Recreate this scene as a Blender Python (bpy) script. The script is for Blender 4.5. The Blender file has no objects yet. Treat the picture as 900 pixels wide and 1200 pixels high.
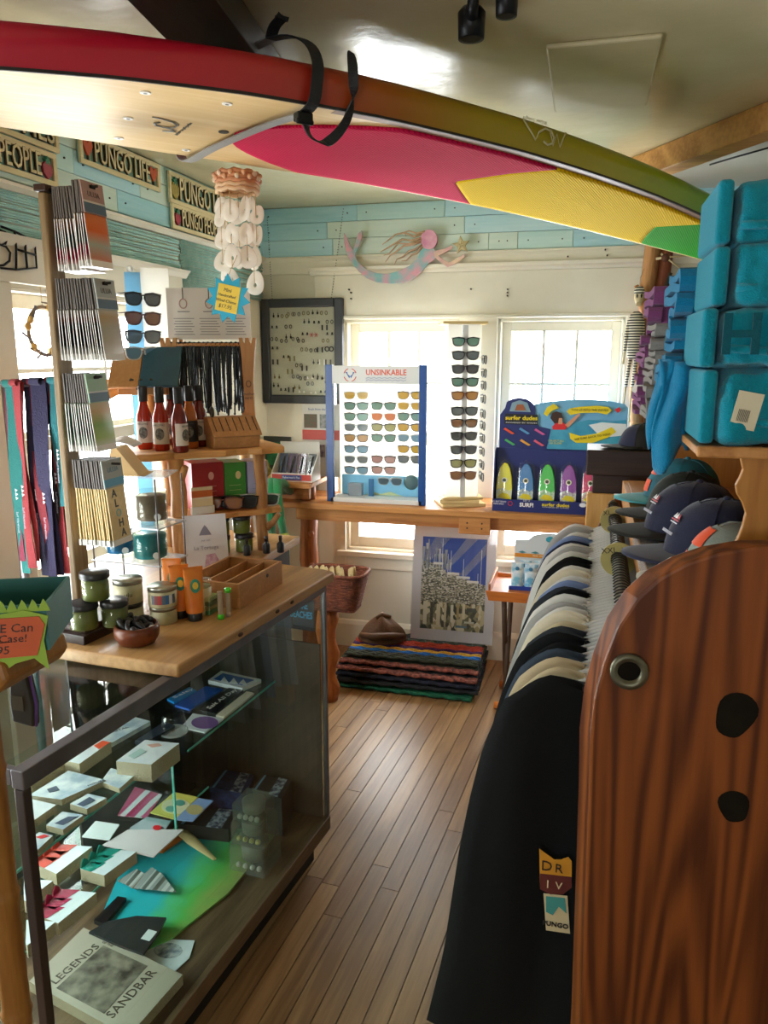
import bpy, bmesh, math, random
from math import sin, cos, pi, radians, atan, atan2, sqrt
from mathutils import Vector, Matrix
random.seed(7)
SC = bpy.context.scene
COL = SC.collection

# ---------------- camera, world, exposure ----------------
CAM_H = 1.62
F_PX = 900.0
PITCH = atan(185/900)
YAW = atan(240/sqrt(900**2+185**2))
cam_data = bpy.data.cameras.new('camera')
cam_data.sensor_width = 36.0
cam_data.lens = F_PX/1200*36.0
cam_data.clip_start = 0.02
cam = bpy.data.objects.new('camera', cam_data)
cam.location = (0, 0, CAM_H)
cam.rotation_euler = (pi/2-PITCH, 0, YAW)
COL.objects.link(cam)
SC.camera = cam

world = bpy.data.worlds.new('overcast_sky')
SC.world = world
world.use_nodes = True
wbg = world.node_tree.nodes['Background']
wbg.inputs[0].default_value = (0.96, 0.99, 1.0, 1)
wbg.inputs[1].default_value = 13.0

SC.view_settings.view_transform = 'Standard'
SC.view_settings.look = 'None'
SC.view_settings.gamma = 1.0
SC.view_settings.use_curve_mapping = False
SC.view_settings.exposure = 0.6
SC.cycles.use_denoising = True
SC.cycles.max_bounces = 10
SC.cycles.diffuse_bounces = 6
SC.cycles.glossy_bounces = 5
SC.cycles.transparent_max_bounces = 24
SC.cycles.transmission_bounces = 6
SC.cycles.sample_clamp_indirect = 6.0
SC.cycles.caustics_reflective = False
SC.cycles.caustics_refractive = False

def portal(name, loc, rot, sx, sy):
    """sampling portal in a window opening: guides sky light, gives off none itself"""
    l = bpy.data.lights.new(name, 'AREA')
    l.shape = 'RECTANGLE'; l.size = sx; l.size_y = sy
    l.cycles.is_portal = True
    o = bpy.data.objects.new(name, l); o.location = loc; o.rotation_euler = rot
    COL.objects.link(o)

# ---------------- photo geometry: rays of the camera onto real planes ----------------
_fw = Vector((-sin(YAW)*cos(PITCH), cos(YAW)*cos(PITCH), -sin(PITCH)))
_rt = Vector((cos(YAW), sin(YAW), 0))
_up = Vector((-sin(YAW)*sin(PITCH), cos(YAW)*sin(PITCH), cos(PITCH)))
_C = Vector((0, 0, CAM_H))
def _ray(px, py):
    return _fw + (px-450)/F_PX*_rt + (600-py)/F_PX*_up
def onz(px, py, z):
    r = _ray(px, py); return _C + r*((z-CAM_H)/r.z)
def ony(px, py, y):
    r = _ray(px, py); return _C + r*(y/r.y)
def onx(px, py, x):
    r = _ray(px, py); return _C + r*(x/r.x)
SHOP = radians(4.4)                       # the counter and the floor boards stand turned by this much
SD = Vector((sin(SHOP), cos(SHOP), 0)); SR = Vector((cos(SHOP), -sin(SHOP), 0))
def S(u, v, z):
    return SR*u + SD*v + Vector((0, 0, z))

# ---------------- materials ----------------
MATS = {}
def _new(name):
    m = bpy.data.materials.new(name); m.use_nodes = True
    nt = m.node_tree; b = nt.nodes['Principled BSDF']
    MATS[name] = m
    return m, nt, b
def _rgb(c): return (c[0], c[1], c[2], 1)
def srgb(h):
    r = [int(h[i:i+2], 16)/255 for i in (0, 2, 4)]
    return tuple(x/12.92 if x <= .04045 else ((x+.055)/1.055)**2.4 for x in r)
def mat(name, col, rough=.55, metal=0, spec=.5, noise=None, bump=None, emit=0, coat=0, sheen=0, sss=0):
    """plain colour, optionally mottled: noise=(scale, colour2, sharpness) and bump=(scale, strength)"""
    if isinstance(col, str): col = srgb(col)
    m, nt, b = _new(name); L = nt.links
    b.inputs['Base Color'].default_value = _rgb(col)
    b.inputs['Roughness'].default_value = rough
    b.inputs['Metallic'].default_value = metal
    b.inputs['Specular IOR Level'].default_value = spec
    b.inputs['Coat Weight'].default_value = coat
    b.inputs['Sheen Weight'].default_value = sheen
    if noise or bump:
        tc = nt.nodes.new('ShaderNodeTexCoord')
    if noise:
        n = nt.nodes.new('ShaderNodeTexNoise'); n.inputs['Scale'].default_value = noise[0]; n.inputs['Detail'].default_value = 5
        L.new(tc.outputs['Object'], n.inputs['Vector'])
        r = nt.nodes.new('ShaderNodeValToRGB'); k = noise[2] if len(noise) > 2 else .2
        r.color_ramp.elements[0].position = .5-k; r.color_ramp.elements[1].position = .5+k
        r.color_ramp.elements[0].color = _rgb(col)
        c2 = srgb(noise[1]) if isinstance(noise[1], str) else noise[1]
        r.color_ramp.elements[1].color = _rgb(c2)
        L.new(n.outputs['Fac'], r.inputs['Fac']); L.new(r.outputs['Color'], b.inputs['Base Color'])
    if bump:
        n2 = nt.nodes.new('ShaderNodeTexNoise'); n2.inputs['Scale'].default_value = bump[0]; n2.inputs['Detail'].default_value = 4
        L.new(tc.outputs['Object'], n2.inputs['Vector'])
        bp = nt.nodes.new('ShaderNodeBump'); bp.inputs['Strength'].default_value = bump[1]; bp.inputs['Distance'].default_value = .01
        L.new(n2.outputs['Fac'], bp.inputs['Height']); L.new(bp.outputs['Normal'], b.inputs['Normal'])
    if emit:
        b.inputs['Emission Color'].default_value = _rgb(col); b.inputs['Emission Strength'].default_value = emit
    return m
def wood(name, c1, c2, axis=2, scale=9, rough=.5, stretch=.09, rings=3.0, bump=.12, rnd=.0, coat=0, spec=.4):
    """grained wood: long noise along an axis, banded by a wave; rnd varies tone per object"""
    c1 = srgb(c1) if isinstance(c1, str) else c1; c2 = srgb(c2) if isinstance(c2, str) else c2
    m, nt, b = _new(name); L = nt.links; N = nt.nodes.new
    tc = N('ShaderNodeTexCoord'); oi = N('ShaderNodeObjectInfo')
    ad = N('ShaderNodeVectorMath'); ad.operation = 'MULTIPLY_ADD'
    L.new(oi.outputs['Random'], ad.inputs[0]); ad.inputs[1].default_value = (7.3, 3.1, 5.7); L.new(tc.outputs['Object'], ad.inputs[2])
    mp = N('ShaderNodeMapping'); sc = [1, 1, 1]; sc[axis] = stretch
    mp.inputs['Scale'].default_value = sc
    L.new(ad.outputs[0], mp.inputs['Vector'])
    n1 = N('ShaderNodeTexNoise'); n1.inputs['Scale'].default_value = scale; n1.inputs['Detail'].default_value = 3; n1.inputs['Distortion'].default_value = .4
    L.new(mp.outputs[0], n1.inputs['Vector'])
    mu = N('ShaderNodeMath'); mu.operation = 'MULTIPLY'; mu.inputs[1].default_value = rings*6.28
    L.new(n1.outputs['Fac'], mu.inputs[0])
    si = N('ShaderNodeMath'); si.operation = 'SINE'; L.new(mu.outputs[0], si.inputs[0])
    n2 = N('ShaderNodeTexNoise'); n2.inputs['Scale'].default_value = scale*14; n2.inputs['Detail'].default_value = 6
    L.new(mp.outputs[0], n2.inputs['Vector'])
    mx = N('ShaderNodeMath'); mx.operation = 'MULTIPLY_ADD'; L.new(si.outputs[0], mx.inputs[0]); mx.inputs[1].default_value = .28
    L.new(n2.outputs['Fac'], mx.inputs[2])
    r = N('ShaderNodeValToRGB'); r.color_ramp.elements[0].position = .2; r.color_ramp.elements[1].position = .85
    r.color_ramp.elements[0].color = _rgb(c1); r.color_ramp.elements[1].color = _rgb(c2)
    L.new(mx.outputs[0], r.inputs['Fac'])
    out = r.outputs['Color']
    if rnd:
        hs = N('ShaderNodeHueSaturation'); mr = N('ShaderNodeMapRange')
        mr.inputs['To Min'].default_value = 1-rnd; mr.inputs['To Max'].default_value = 1+rnd
        L.new(oi.outputs['Random'], mr.inputs['Value']); L.new(mr.outputs[0], hs.inputs['Value']); L.new(out, hs.inputs['Color'])
        out = hs.outputs['Color']
    L.new(out, b.inputs['Base Color'])
    b.inputs['Roughness'].default_value = rough; b.inputs['Coat Weight'].default_value = coat
    b.inputs['Specular IOR Level'].default_value = spec
    if bump:
        bp = N('ShaderNodeBump'); bp.inputs['Strength'].default_value = bump; bp.inputs['Distance'].default_value = .004
        L.new(mx.outputs[0], bp.inputs['Height']); L.new(bp.outputs['Normal'], b.inputs['Normal'])
    return m
def glass(name, tint=(1, 1, 1), refl=1.0, rough=.0, ior=1.45):
    """thin clear sheet: see-through with mirror reflections that grow at grazing angles"""
    m, nt, b = _new(name); L = nt.links; nt.nodes.remove(b)
    out = [n for n in nt.nodes if n.type == 'OUTPUT_MATERIAL'][0]
    t = nt.nodes.new('ShaderNodeBsdfTransparent'); t.inputs['Color'].default_value = _rgb(tint)
    g = nt.nodes.new('ShaderNodeBsdfGlossy'); g.inputs['Roughness'].default_value = rough
    fr = nt.nodes.new('ShaderNodeFresnel'); fr.inputs['IOR'].default_value = ior
    mu = nt.nodes.new('ShaderNodeMath'); mu.operation = 'MULTIPLY'; mu.inputs[1].default_value = refl; L.new(fr.outputs[0], mu.inputs[0])
    ge = nt.nodes.new('ShaderNodeNewGeometry'); fb = nt.nodes.new('ShaderNodeMath'); fb.operation = 'SUBTRACT'; fb.inputs[0].default_value = 1.0
    L.new(ge.outputs['Backfacing'], fb.inputs[1]); m2 = nt.nodes.new('ShaderNodeMath'); m2.operation = 'MULTIPLY'
    L.new(mu.outputs[0], m2.inputs[0]); L.new(fb.outputs[0], m2.inputs[1]); mu = m2
    mx = nt.nodes.new('ShaderNodeMixShader')
    L.new(mu.outputs[0], mx.inputs[0]); L.new(t.outputs[0], mx.inputs[1]); L.new(g.outputs[0], mx.inputs[2]); L.new(mx.outputs[0], out.inputs[0])
    return m
def film(name, col, alpha, rough=.25):
    """translucent plastic or jelly: part colour, part see-through"""
    if isinstance(col, str): col = srgb(col)
    m, nt, b = _new(name)
    b.inputs['Base Color'].default_value = _rgb(col); b.inputs['Alpha'].default_value = alpha; b.inputs['Roughness'].default_value = rough
    return m
def ramp_mat(name, axis, stops, rough=.5, spec=.5, noise=0):
    """colour bands along a local axis: stops = [(pos, colour), ...] in metres"""
    m, nt, b = _new(name); L = nt.links; N = nt.nodes.new
    tc = N('ShaderNodeTexCoord'); sp = N('ShaderNodeSeparateXYZ'); L.new(tc.outputs['Object'], sp.inputs[0])
    a, z = stops[0][0], stops[-1][0]
    mr = N('ShaderNodeMapRange'); mr.inputs['From Min'].default_value = a; mr.inputs['From Max'].default_value = z
    src = sp.outputs[axis]
    if noise:
        n = N('ShaderNodeTexNoise'); n.inputs['Scale'].default_value = 14; L.new(tc.outputs['Object'], n.inputs['Vector'])
        ma = N('ShaderNodeMath'); ma.operation = 'MULTIPLY_ADD'; L.new(n.outputs['Fac'], ma.inputs[0]); ma.inputs[1].default_value = noise; L.new(src, ma.inputs[2]); src = ma.outputs[0]
    L.new(src, mr.inputs['Value'])
    r = N('ShaderNodeValToRGB'); L.new(mr.outputs[0], r.inputs['Fac'])
    e = r.color_ramp.elements
    for i, (p, c) in enumerate(stops):
        c = srgb(c) if isinstance(c, str) else c; q = (p-a)/(z-a)
        if i == 0: el = e[0]; el.position = q
        elif i == len(stops)-1: el = e[-1]; el.position = q
        else: el = e.new(q)
        el.color = _rgb(c)
    L.new(r.outputs['Color'], b.inputs['Base Color']); b.inputs['Roughness'].default_value = rough; b.inputs['Specular IOR Level'].default_value = spec
    return m
def M(name): return MATS[name]
_autom = {}
def cm(col, rough=.5, **k):
    """shared plain colour by hex code"""
    key = (col, rough, tuple(sorted(k.items())))
    if key not in _autom: _autom[key] = mat('tone_%s_%d' % (col, len(_autom)), col, rough, **k)
    return _autom[key]

# ---------------- mesh helpers ----------------
class MB:
    def __init__(s): s.v = []; s.f = []; s.m = []; s.sm = []
    def add(s, vs, fs, m=0, sm=False):
        o = len(s.v); s.v += [tuple(v) for v in vs]
        for f in fs: s.f.append([i+o for i in f]); s.m.append(m); s.sm.append(sm)
        return s
    def box(s, x0, x1, y0, y1, z0, z1, m=0, T=None):
        vs = [Vector((x, y, z)) for z in (z0, z1) for y in (y0, y1) for x in (x0, x1)]
        if T is not None: vs = [T @ v for v in vs]
        return s.add(vs, [(0, 2, 3, 1), (4, 5, 7, 6), (0, 1, 5, 4), (2, 6, 7, 3), (0, 4, 6, 2), (1, 3, 7, 5)], m)
    def tube(s, pts, r, n=8, m=0, caps=True, closed=False, sm=True, flat=1.0, up=None):
        pts = [Vector(p) for p in pts]; k = len(pts)
        rs = r if isinstance(r, (list, tuple)) else [r]*k
        vs = []; fs = []; ref = Vector(up) if up else None
        for i, p in enumerate(pts):
            if closed: d = pts[(i+1) % k]-pts[i-1]
            else: d = pts[min(i+1, k-1)]-pts[max(i-1, 0)]
            if d.length < 1e-9: d = Vector((0, 0, 1))
            d.normalize()
            if ref is None: ref = Vector((0, 0, 1)) if abs(d.z) < .9 else Vector((1, 0, 0))
            a = d.cross(ref)
            if a.length < 1e-6: a = d.orthogonal()
            a.normalize(); b = a.cross(d).normalized()
            if up is None: ref = b
            for j in range(n):
                t = 2*pi*j/n; vs.append(p + a*(rs[i]*cos(t)) + b*(rs[i]*flat*sin(t)))
        for i in range(k if closed else k-1):
            for j in range(n):
                a0 = i*n+j; a1 = i*n+(j+1) % n; i2 = (i+1) % k
                fs.append((a0, a1, i2*n+(j+1) % n, i2*n+j))
        s.add(vs, fs, m, sm)
        if caps and not closed:
            o = len(s.v)-len(vs)
            s.f.append([o+j for j in range(n)][::-1]); s.m.append(m); s.sm.append(False)
            s.f.append([o+(k-1)*n+j for j in range(n)]); s.m.append(m); s.sm.append(False)
        return s
    def cyl(s, p0, p1, r0, r1=None, n=16, m=0, caps=True):
        return s.tube([p0, p1], [r0, r0 if r1 is None else r1], n, m, caps)
    def lathe(s, prof, c=(0, 0, 0), n=20, m=0, sm=True, T=None):
        """prof: [(radius, z)] from bottom to top, turned about z at c"""
        vs = []; fs = []; c = Vector(c)
        for r, z in prof:
            for j in range(n):
                t = 2*pi*j/n; v = c+Vector((r*cos(t), r*sin(t), z)); vs.append(T @ v if T is not None else v)
        for i in range(len(prof)-1):
            for j in range(n):
                fs.append((i*n+j, i*n+(j+1) % n, (i+1)*n+(j+1) % n, (i+1)*n+j))
        s.add(vs, fs, m, sm); o = len(s.v)-len(vs)
        if prof[0][0] > 1e-6: s.f.append([o+j for j in range(n)][::-1]); s.m.append(m); s.sm.append(False)
        if prof[-1][0] > 1e-6: s.f.append([o+(len(prof)-1)*n+j for j in range(n)]); s.m.append(m); s.sm.append(False)
        return s
    def prism(s, poly, o, ax, ay, h, m=0, m_side=None):
        """extrude a 2-D polygon lying in plane (o, ax, ay) by vector h"""
        o = Vector(o); ax = Vector(ax); ay = Vector(ay); h = Vector(h); n = len(poly)
        a = [o+ax*p[0]+ay*p[1] for p in poly]; vs = a+[v+h for v in a]
        area = sum(poly[i][0]*poly[(i+1) % n][1]-poly[(i+1) % n][0]*poly[i][1] for i in range(n))
        flip = (area > 0) == (ax.cross(ay).dot(h) > 0)
        b = list(range(n)); t = list(range(n, 2*n))
        s.add(vs, [], m); q = len(s.v)-2*n
        fs = [(b[::-1] if flip else b), (t if flip else t[::-1])]
        for f in fs: s.f.append([i+q for i in f]); s.m.append(m); s.sm.append(False)
        for i in range(n):
            j = (i+1) % n; f = [i, j, n+j, n+i]
            s.f.append([k+q for k in (f if flip else f[::-1])]); s.m.append(m if m_side is None else m_side); s.sm.append(False)
        return s
    def grid(s, fn, nu, nv, m=0, sm=True, cu=False):
        vs = [fn(i/nu, j/nv) for j in range(nv+1) for i in range(nu+1)]
        fs = [(j*(nu+1)+i, j*(nu+1)+i+1, (j+1)*(nu+1)+i+1, (j+1)*(nu+1)+i) for j in range(nv) for i in range(nu)]
        return s.add(vs, fs, m, sm)
    def ball(s, c, rx, ry=None, rz=None, n=12, k=8, m=0, T=None):
        ry = rx if ry is None else ry; rz = rx if rz is None else rz; c = Vector(c)
        prof = [(max(1e-5, sin(pi*i/k)), -cos(pi*i/k)) for i in range(k+1)]
        t = Matrix.Translation(c) @ Matrix.Diagonal((rx, ry, rz, 1))
        if T is not None: t = T @ t
        return s.lathe(prof, n=n, m=m, T=t)
    def mesh(s, name, mats):
        me = bpy.data.meshes.new(name)
        me.from_pydata(s.v, [], s.f)
        for mm in (mats if isinstance(mats, (list, tuple)) else [mats]):
            me.materials.append(M(mm) if isinstance(mm, str) else mm)
        for p, a, b in zip(me.polygons, s.m, s.sm): p.material_index = a; p.use_smooth = b
        me.update()
        return me
    def build(s, name, mats, parent=None, loc=(0, 0, 0), rot=(0, 0, 0), bevel=0, seg=2, solid=0, sub=0):
        o = bpy.data.objects.new(name, s.mesh(name, mats)); COL.objects.link(o)
        o.parent = parent; o.location = loc; o.rotation_euler = rot
        if solid:
            md = o.modifiers.new('thickness', 'SOLIDIFY'); md.thickness = solid; md.offset = 0
        if sub:
            md = o.modifiers.new('smooth', 'SUBSURF'); md.levels = sub; md.render_levels = sub
        if bevel:
            md = o.modifiers.new('bevel', 'BEVEL'); md.width = bevel; md.segments = seg; md.limit_method = 'ANGLE'; md.angle_limit = radians(40)
        return o
def bx(x0, x1, y0, y1, z0, z1, m=0, T=None): return MB().box(x0, x1, y0, y1, z0, z1, m, T)
def tag(o, label, cat, group=None, kind=None):
    if label: o['label'] = label
    if cat: o['category'] = cat
    if group: o['group'] = group
    if kind: o['kind'] = kind
    return o
def thing(name, label, cat, loc=(0, 0, 0), rot=(0, 0, 0), group=None):
    o = bpy.data.objects.new(name, None); COL.objects.link(o); o.empty_display_size = .05
    o.location = loc; o.rotation_euler = (0, 0, rot) if isinstance(rot, (int, float)) else rot
    return tag(o, label, cat, group)
def struct(o, label=None):
    o['kind'] = 'structure'
    if label: o['label'] = label
    return o
def copy_tree(o, parent=None, loc=None, rot=None, label=None):
    c = o.copy(); COL.objects.link(c); c.parent = parent
    if loc is not None: c.location = loc
    if rot is not None: c.rotation_euler = (0, 0, rot) if isinstance(rot, (int, float)) else rot
    if label: c['label'] = label
    for ch in list(o.children): copy_tree(ch, c)
    return c
def frame_of(o, ax, ay):
    ax = Vector(ax).normalized(); az = ax.cross(Vector(ay)).normalized(); ay = az.cross(ax)
    m = Matrix((ax, ay, az)).transposed().to_4x4(); m.translation = Vector(o); return m
def text(name, s, size, o, ax, ay, m, parent=None, ext=.0006, align='CENTER', width=None, bold=0, shear=0, space=1):
    """raised or printed lettering lying in plane (o, ax, ay)"""
    c = bpy.data.curves.new(name, 'FONT'); c.body = s; c.size = size; c.extrude = ext; c.align_x = align; c.align_y = 'CENTER'
    c.offset = bold; c.resolution_u = 2; c.shear = shear; c.space_character = space
    tmp = bpy.data.objects.new(name, c)
    me = bpy.data.meshes.new_from_object(tmp); bpy.data.objects.remove(tmp); bpy.data.curves.remove(c)
    me.materials.clear(); me.materials.append(M(m) if isinstance(m, str) else m); me.name = name
    ob = bpy.data.objects.new(name, me); COL.objects.link(ob); ob.parent = parent
    mt = frame_of(o, ax, ay)
    if width and len(me.vertices):
        xs = [v.co.x for v in me.vertices]; w = max(xs)-min(xs)
        if w > 1e-6: mt = mt @ Matrix.Diagonal((width/w, 1, 1, 1))
    ob.matrix_local = mt
    return ob
X, Y, Z = Vector((1, 0, 0)), Vector((0, 1, 0)), Vector((0, 0, 1))
def rect(w, h, cx=0, cy=0): return [(cx-w/2, cy-h/2), (cx+w/2, cy-h/2), (cx+w/2, cy+h/2), (cx-w/2, cy+h/2)]
def disc(rx, ry=None, cx=0, cy=0, n=20, a0=0): return [(cx+rx*cos(a0+2*pi*i/n), cy+(ry or rx)*sin(a0+2*pi*i/n)) for i in range(n)]
def rrect(w, h, r, cx=0, cy=0, n=4):
    out = []
    for sx, sy, a in ((1, 1, 0), (-1, 1, pi/2), (-1, -1, pi), (1, -1, 3*pi/2)):
        for i in range(n+1):
            t = a+pi/2*i/n; out.append((cx+sx*(w/2-r)+r*cos(t), cy+sy*(h/2-r)+r*sin(t)))
    return out
def star(n, r0, r1, cx=0, cy=0, a0=pi/2):
    return [(cx+(r0 if i % 2 == 0 else r1)*cos(a0+pi*i/n), cy+(r0 if i % 2 == 0 else r1)*sin(a0+pi*i/n)) for i in range(2*n)]
# ================= the setting =================
YB, XL, XR, YF, ZC = 3.95, -1.70, 1.30, -2.2, 2.36
mat('wall_paint', 'd9d4c3', .6, noise=(3, 'cfc9b6', .4), bump=(40, .05))
mat('white_trim', 'e4dfce', .45, noise=(6, 'd6d0bd', .35), bump=(25, .08))
mat('ceiling_gloss', 'd2c9a8', .17, noise=(5, 'c4ba97', .35), bump=(9, .22), spec=1.0)
mat('ceiling_flat', 'c9c9c4', .6, noise=(3, 'b9b9b2', .4))
for i, (a, b) in enumerate((('98cbd8', 'b4dde4'), ('b4d8d6', 'c8e2de'), ('c4dad0', 'd6e4da'), ('acd7e2', 'c8e4ea'))):
    wood('painted_plank_%d' % i, a, b, axis=0, scale=5, rough=.6, rings=1.2, bump=.1)
    wood('painted_plank_y_%d' % i, a, b, axis=1, scale=5, rough=.6, rings=1.2, bump=.1)
wood('floor_board', '805e3b', 'a68257', axis=1, scale=8, rough=.34, stretch=.06, rings=3.2, bump=.12, rnd=.08, spec=.6)
mat('floor_gap', '2b1c10', .8)
wood('pale_pine', 'c99b5c', 'e0b878', axis=2, scale=8, rings=2)
wood('dark_beam', '2e241b', '41352a', axis=1, scale=6)
wood('beam_pine', 'a8733a', 'cf9a58', axis=0, scale=6, rings=2.5)
mat('nail', '3a3833', .5, metal=.6)
mat('black_plastic', '111214', .45)
mat('black_metal', '17181a', .4, metal=.6)
glass('window_glass', (.97, .98, .98))
glass('case_glass', (.93, .97, .95), 1.0)
glass('clear_film', (.96, .97, .97), 1.6, .05)
mat('teal_reed', '82b3b0', .7, noise=(30, 'aecdc0', .3), bump=(60, .3))

# floor: base slab and single boards
fl = struct(bx(XL, XR, YF, YB, -.06, -.012).build('floor', 'floor_gap'))
PW = .0605
board = [bx(-PW/2+.0013, PW/2-.0013, 0, ln, -.012, 0).mesh('plank', 'floor_board') for ln in (1.15, 1.6, 2.05, 2.5)]
rr = random.Random(4)
for i in range(-32, 26):
    u = i*PW; v = -2.6+rr.random()*1.0
    while v < 4.2:
        k = rr.randrange(4); ln = (1.15, 1.6, 2.05, 2.5)[k]
        if S(u, v, 0).y > YB-.05: break
        if S(u, v+ln, 0).y > YB: ln = (YB-S(u, v, 0).y)/cos(SHOP)
        p = S(u, v, 0); e = S(u, v+ln, 0)
        if XL+.05 < p.x < XR-.05 or XL+.05 < e.x < XR-.05:
            if p.y < YB-.02 and e.y > YF:
                o = bpy.data.objects.new('plank', board[k]); COL.objects.link(o); o.parent = fl
                o.location = p; o.rotation_euler = (0, 0, -SHOP); o.scale.y = ln/(1.15, 1.6, 2.05, 2.5)[k]
        v += ln+.002

def wall_with(name, openings, length0, length1, z1, put, m='wall_paint'):
    """solid wall from boxes that leave the openings free; put(a0, a1, z0, z1) -> box bounds"""
    w = MB(); a = length0
    for (p, q, zb, zt) in sorted(openings):
        w.box(*put(a, p, -.06, z1)); w.box(*put(p, q, -.06, zb)); w.box(*put(p, q, zt, z1)); a = q
    w.box(*put(a, length1, -.06, z1))
    return struct(w.build(name, m))
W1 = (-1.24, -.64, .56, 1.79); W2 = (-.44, .16, .56, 1.79)
wb = wall_with('wall_back', [W1, W2], XL-.12, XR+.12, ZC, lambda a, b, c, d: (a, b, YB, YB+.12, c, d))
W3 = (2.03, 2.90, .85, 1.82); W4 = (.70, 1.5, .42, 1.62); W5 = (-.6, .34, .85, 1.82)  # middle opening is out of view, placed and sized for its daylight
wl = wall_with('wall_left', [W3, W4], YF, YB, ZC, lambda a, b, c, d: (XL-.12, XL, a, b, c, d))
wr = struct(bx(XR, XR+.12, YF, YB, -.06, ZC).build('wall_right', 'wall_paint'))
D1 = (-.9, -.3, 1.1, 1.9)  # unseen opening, added and sized for how much daylight enters from behind
wf = wall_with('wall_front', [D1], XL-.12, XR+.12, ZC, lambda a, b, c, d: (a, b, YF-.12, YF, c, d))
# glossy painted ceiling up to the timber beam, flat grey beyond it
PB0, PB1 = Vector((.05, 3.46, ZC)), Vector((1.3, 1.35, ZC))
ce = struct(bx(XL-.12, XR+.12, YF-.12, YB+.12, ZC, ZC+.1).build('ceiling', 'ceiling_gloss'))
MB().prism([(PB0.x, PB0.y), (PB0.x, YB), (XR, YB), (XR, PB1.y)], (0, 0, ZC-.006), X, Y, (0, 0, .0055)).build('ceiling_panel', 'ceiling_flat', ce)
MB().box(-.14, .13, 2.09, 2.62, ZC-.012, ZC).build('ceiling_patch', 'ceiling_gloss', ce, bevel=.006)

def window(name, w, sash_m='white_trim', along='x'):
    """double-hung window: three-over-two panes above, one large pane below"""
    a0, a1, z0, z1 = w; e = struct(thing(name, None, None))
    if along == 'x':
        e.location = ((a0+a1)/2, YB, 0)
    else:
        e.location = (XL, (a0+a1)/2, 0); e.rotation_euler = (0, 0, pi/2)
    h = (a1-a0)/2; zm = (z0+z1)/2-.01
    def b(nm, x0, x1, y0, y1, c, d, m=sash_m, bv=.003): return bx(x0, x1, y0, y1, c, d).build(nm, m, e, bevel=bv)
    # jamb lining
    b('jamb', -h, -h+.012, 0, .12, z0, z1); b('jamb', h-.012, h, 0, .12, z0, z1); b('head_jamb', -h, h, 0, .12, z1-.012, z1); b('sill_plate', -h, h, 0, .12, z0, z0+.015)
    # upper sash (outer), lower sash (inner)
    for (lo, hi, yy, nm) in ((zm-.01, z1-.012, .062, 'upper_sash'), (z0+.015, zm+.025, .03, 'lower_sash')):
        f = MB(); s = .046
        f.box(-h+.012, -h+.012+s, yy, yy+.028, lo, hi); f.box(h-.012-s, h-.012, yy, yy+.028, lo, hi)
        f.box(-h+.012+s, h-.012-s, yy, yy+.028, hi-s, hi); f.box(-h+.012+s, h-.012-s, yy, yy+.028, lo, lo+s*1.2)
        sash = f.build(nm, sash_m, e, bevel=.003)
        x0, x1, c, d = -h+.012+s, h-.012-s, lo+s*1.2, hi-s
        if nm == 'upper_sash':
            xs = [x0+(x1-x0)*i/3 for i in range(4)]; zs = [c+(d-c)*i/2 for i in range(3)]
            for i in (1, 2): bx(xs[i]-.007, xs[i]+.007, yy+.002, yy+.026, c, d).build('muntin', sash_m, sash)
            bx(x0, x1, yy+.003, yy+.025, zs[1]-.007, zs[1]+.007).build('muntin', sash_m, sash)
        else:
            xs = [x0, x1]; zs = [c, d]
        for i in range(len(xs)-1):
            for j in range(len(zs)-1):
                bx(xs[i], xs[i+1], yy+.012, yy+.015, zs[j], zs[j+1]).build('pane', 'window_glass', sash)
    return e
w1 = window('window_1', W1); w2 = window('window_2', W2)
w3 = window('window_3', W3, along='y'); w4 = window('added_window_4', W4, along='y')  # last one unseen, added and shaped to throw daylight onto the glass counter
for e, (a0, a1, z0, z1), n in ((w1, W1, 1), (w2, W2, 2)):
    h = (a1-a0)/2
    bx(-h-.05, h+.05, -.045, .0, z0-.03, z0).build('stool', 'white_trim', e, bevel=.004)
    bx(-h-.03, h+.03, -.018, .0, z0-.10, z0-.03).build('apron', 'white_trim', e, bevel=.003)
# casings of the two back windows
t = struct(thing('trim_1', None, None))
for x0, x1 in ((-1.40, -1.245), (-.635, -.445), (.165, .27)):
    bx(x0, x1, YB-.02, YB, .46, 1.80).build('casing', 'white_trim', t, bevel=.004)
bx(-1.40, .27, YB-.022, YB, 1.80, 2.02).build('head_casing', 'white_trim', t, bevel=.004)
bx(-1.41, .28, YB-.032, YB, 1.797, 1.815).build('fillet', 'white_trim', t, bevel=.004)
MB().prism([(0, 0), (-.02, 0), (-.03, .012), (-.05, .02), (-.055, .035), (0, .035)], (-1.425, YB, 2.02), Y, Z, (1.72, 0, 0)).build('crown_cap', 'white_trim', t)
MB().prism([(0, 0), (-.016, 0), (-.02, .06), (-.03, .075), (-.03, .085), (0, .085)], (-1.70, YB, 2.03), Y, Z, (2.4, 0, 0)).build('frieze', 'white_trim', t)
for x, z in ((-1.2, 1.93), (-1.2, 1.90), (-1.21, 1.945), (-.58, 1.935), (-.40, 1.93), (-.40, 1.915), (-.40, 1.90), (-.12, 2.075), (.06, 2.075), (.05, 2.10)):
    MB().cyl((x, YB-.036, z), (x, YB-.02, z), .004, n=8).build('nail_hole', 'nail', t)
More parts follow.
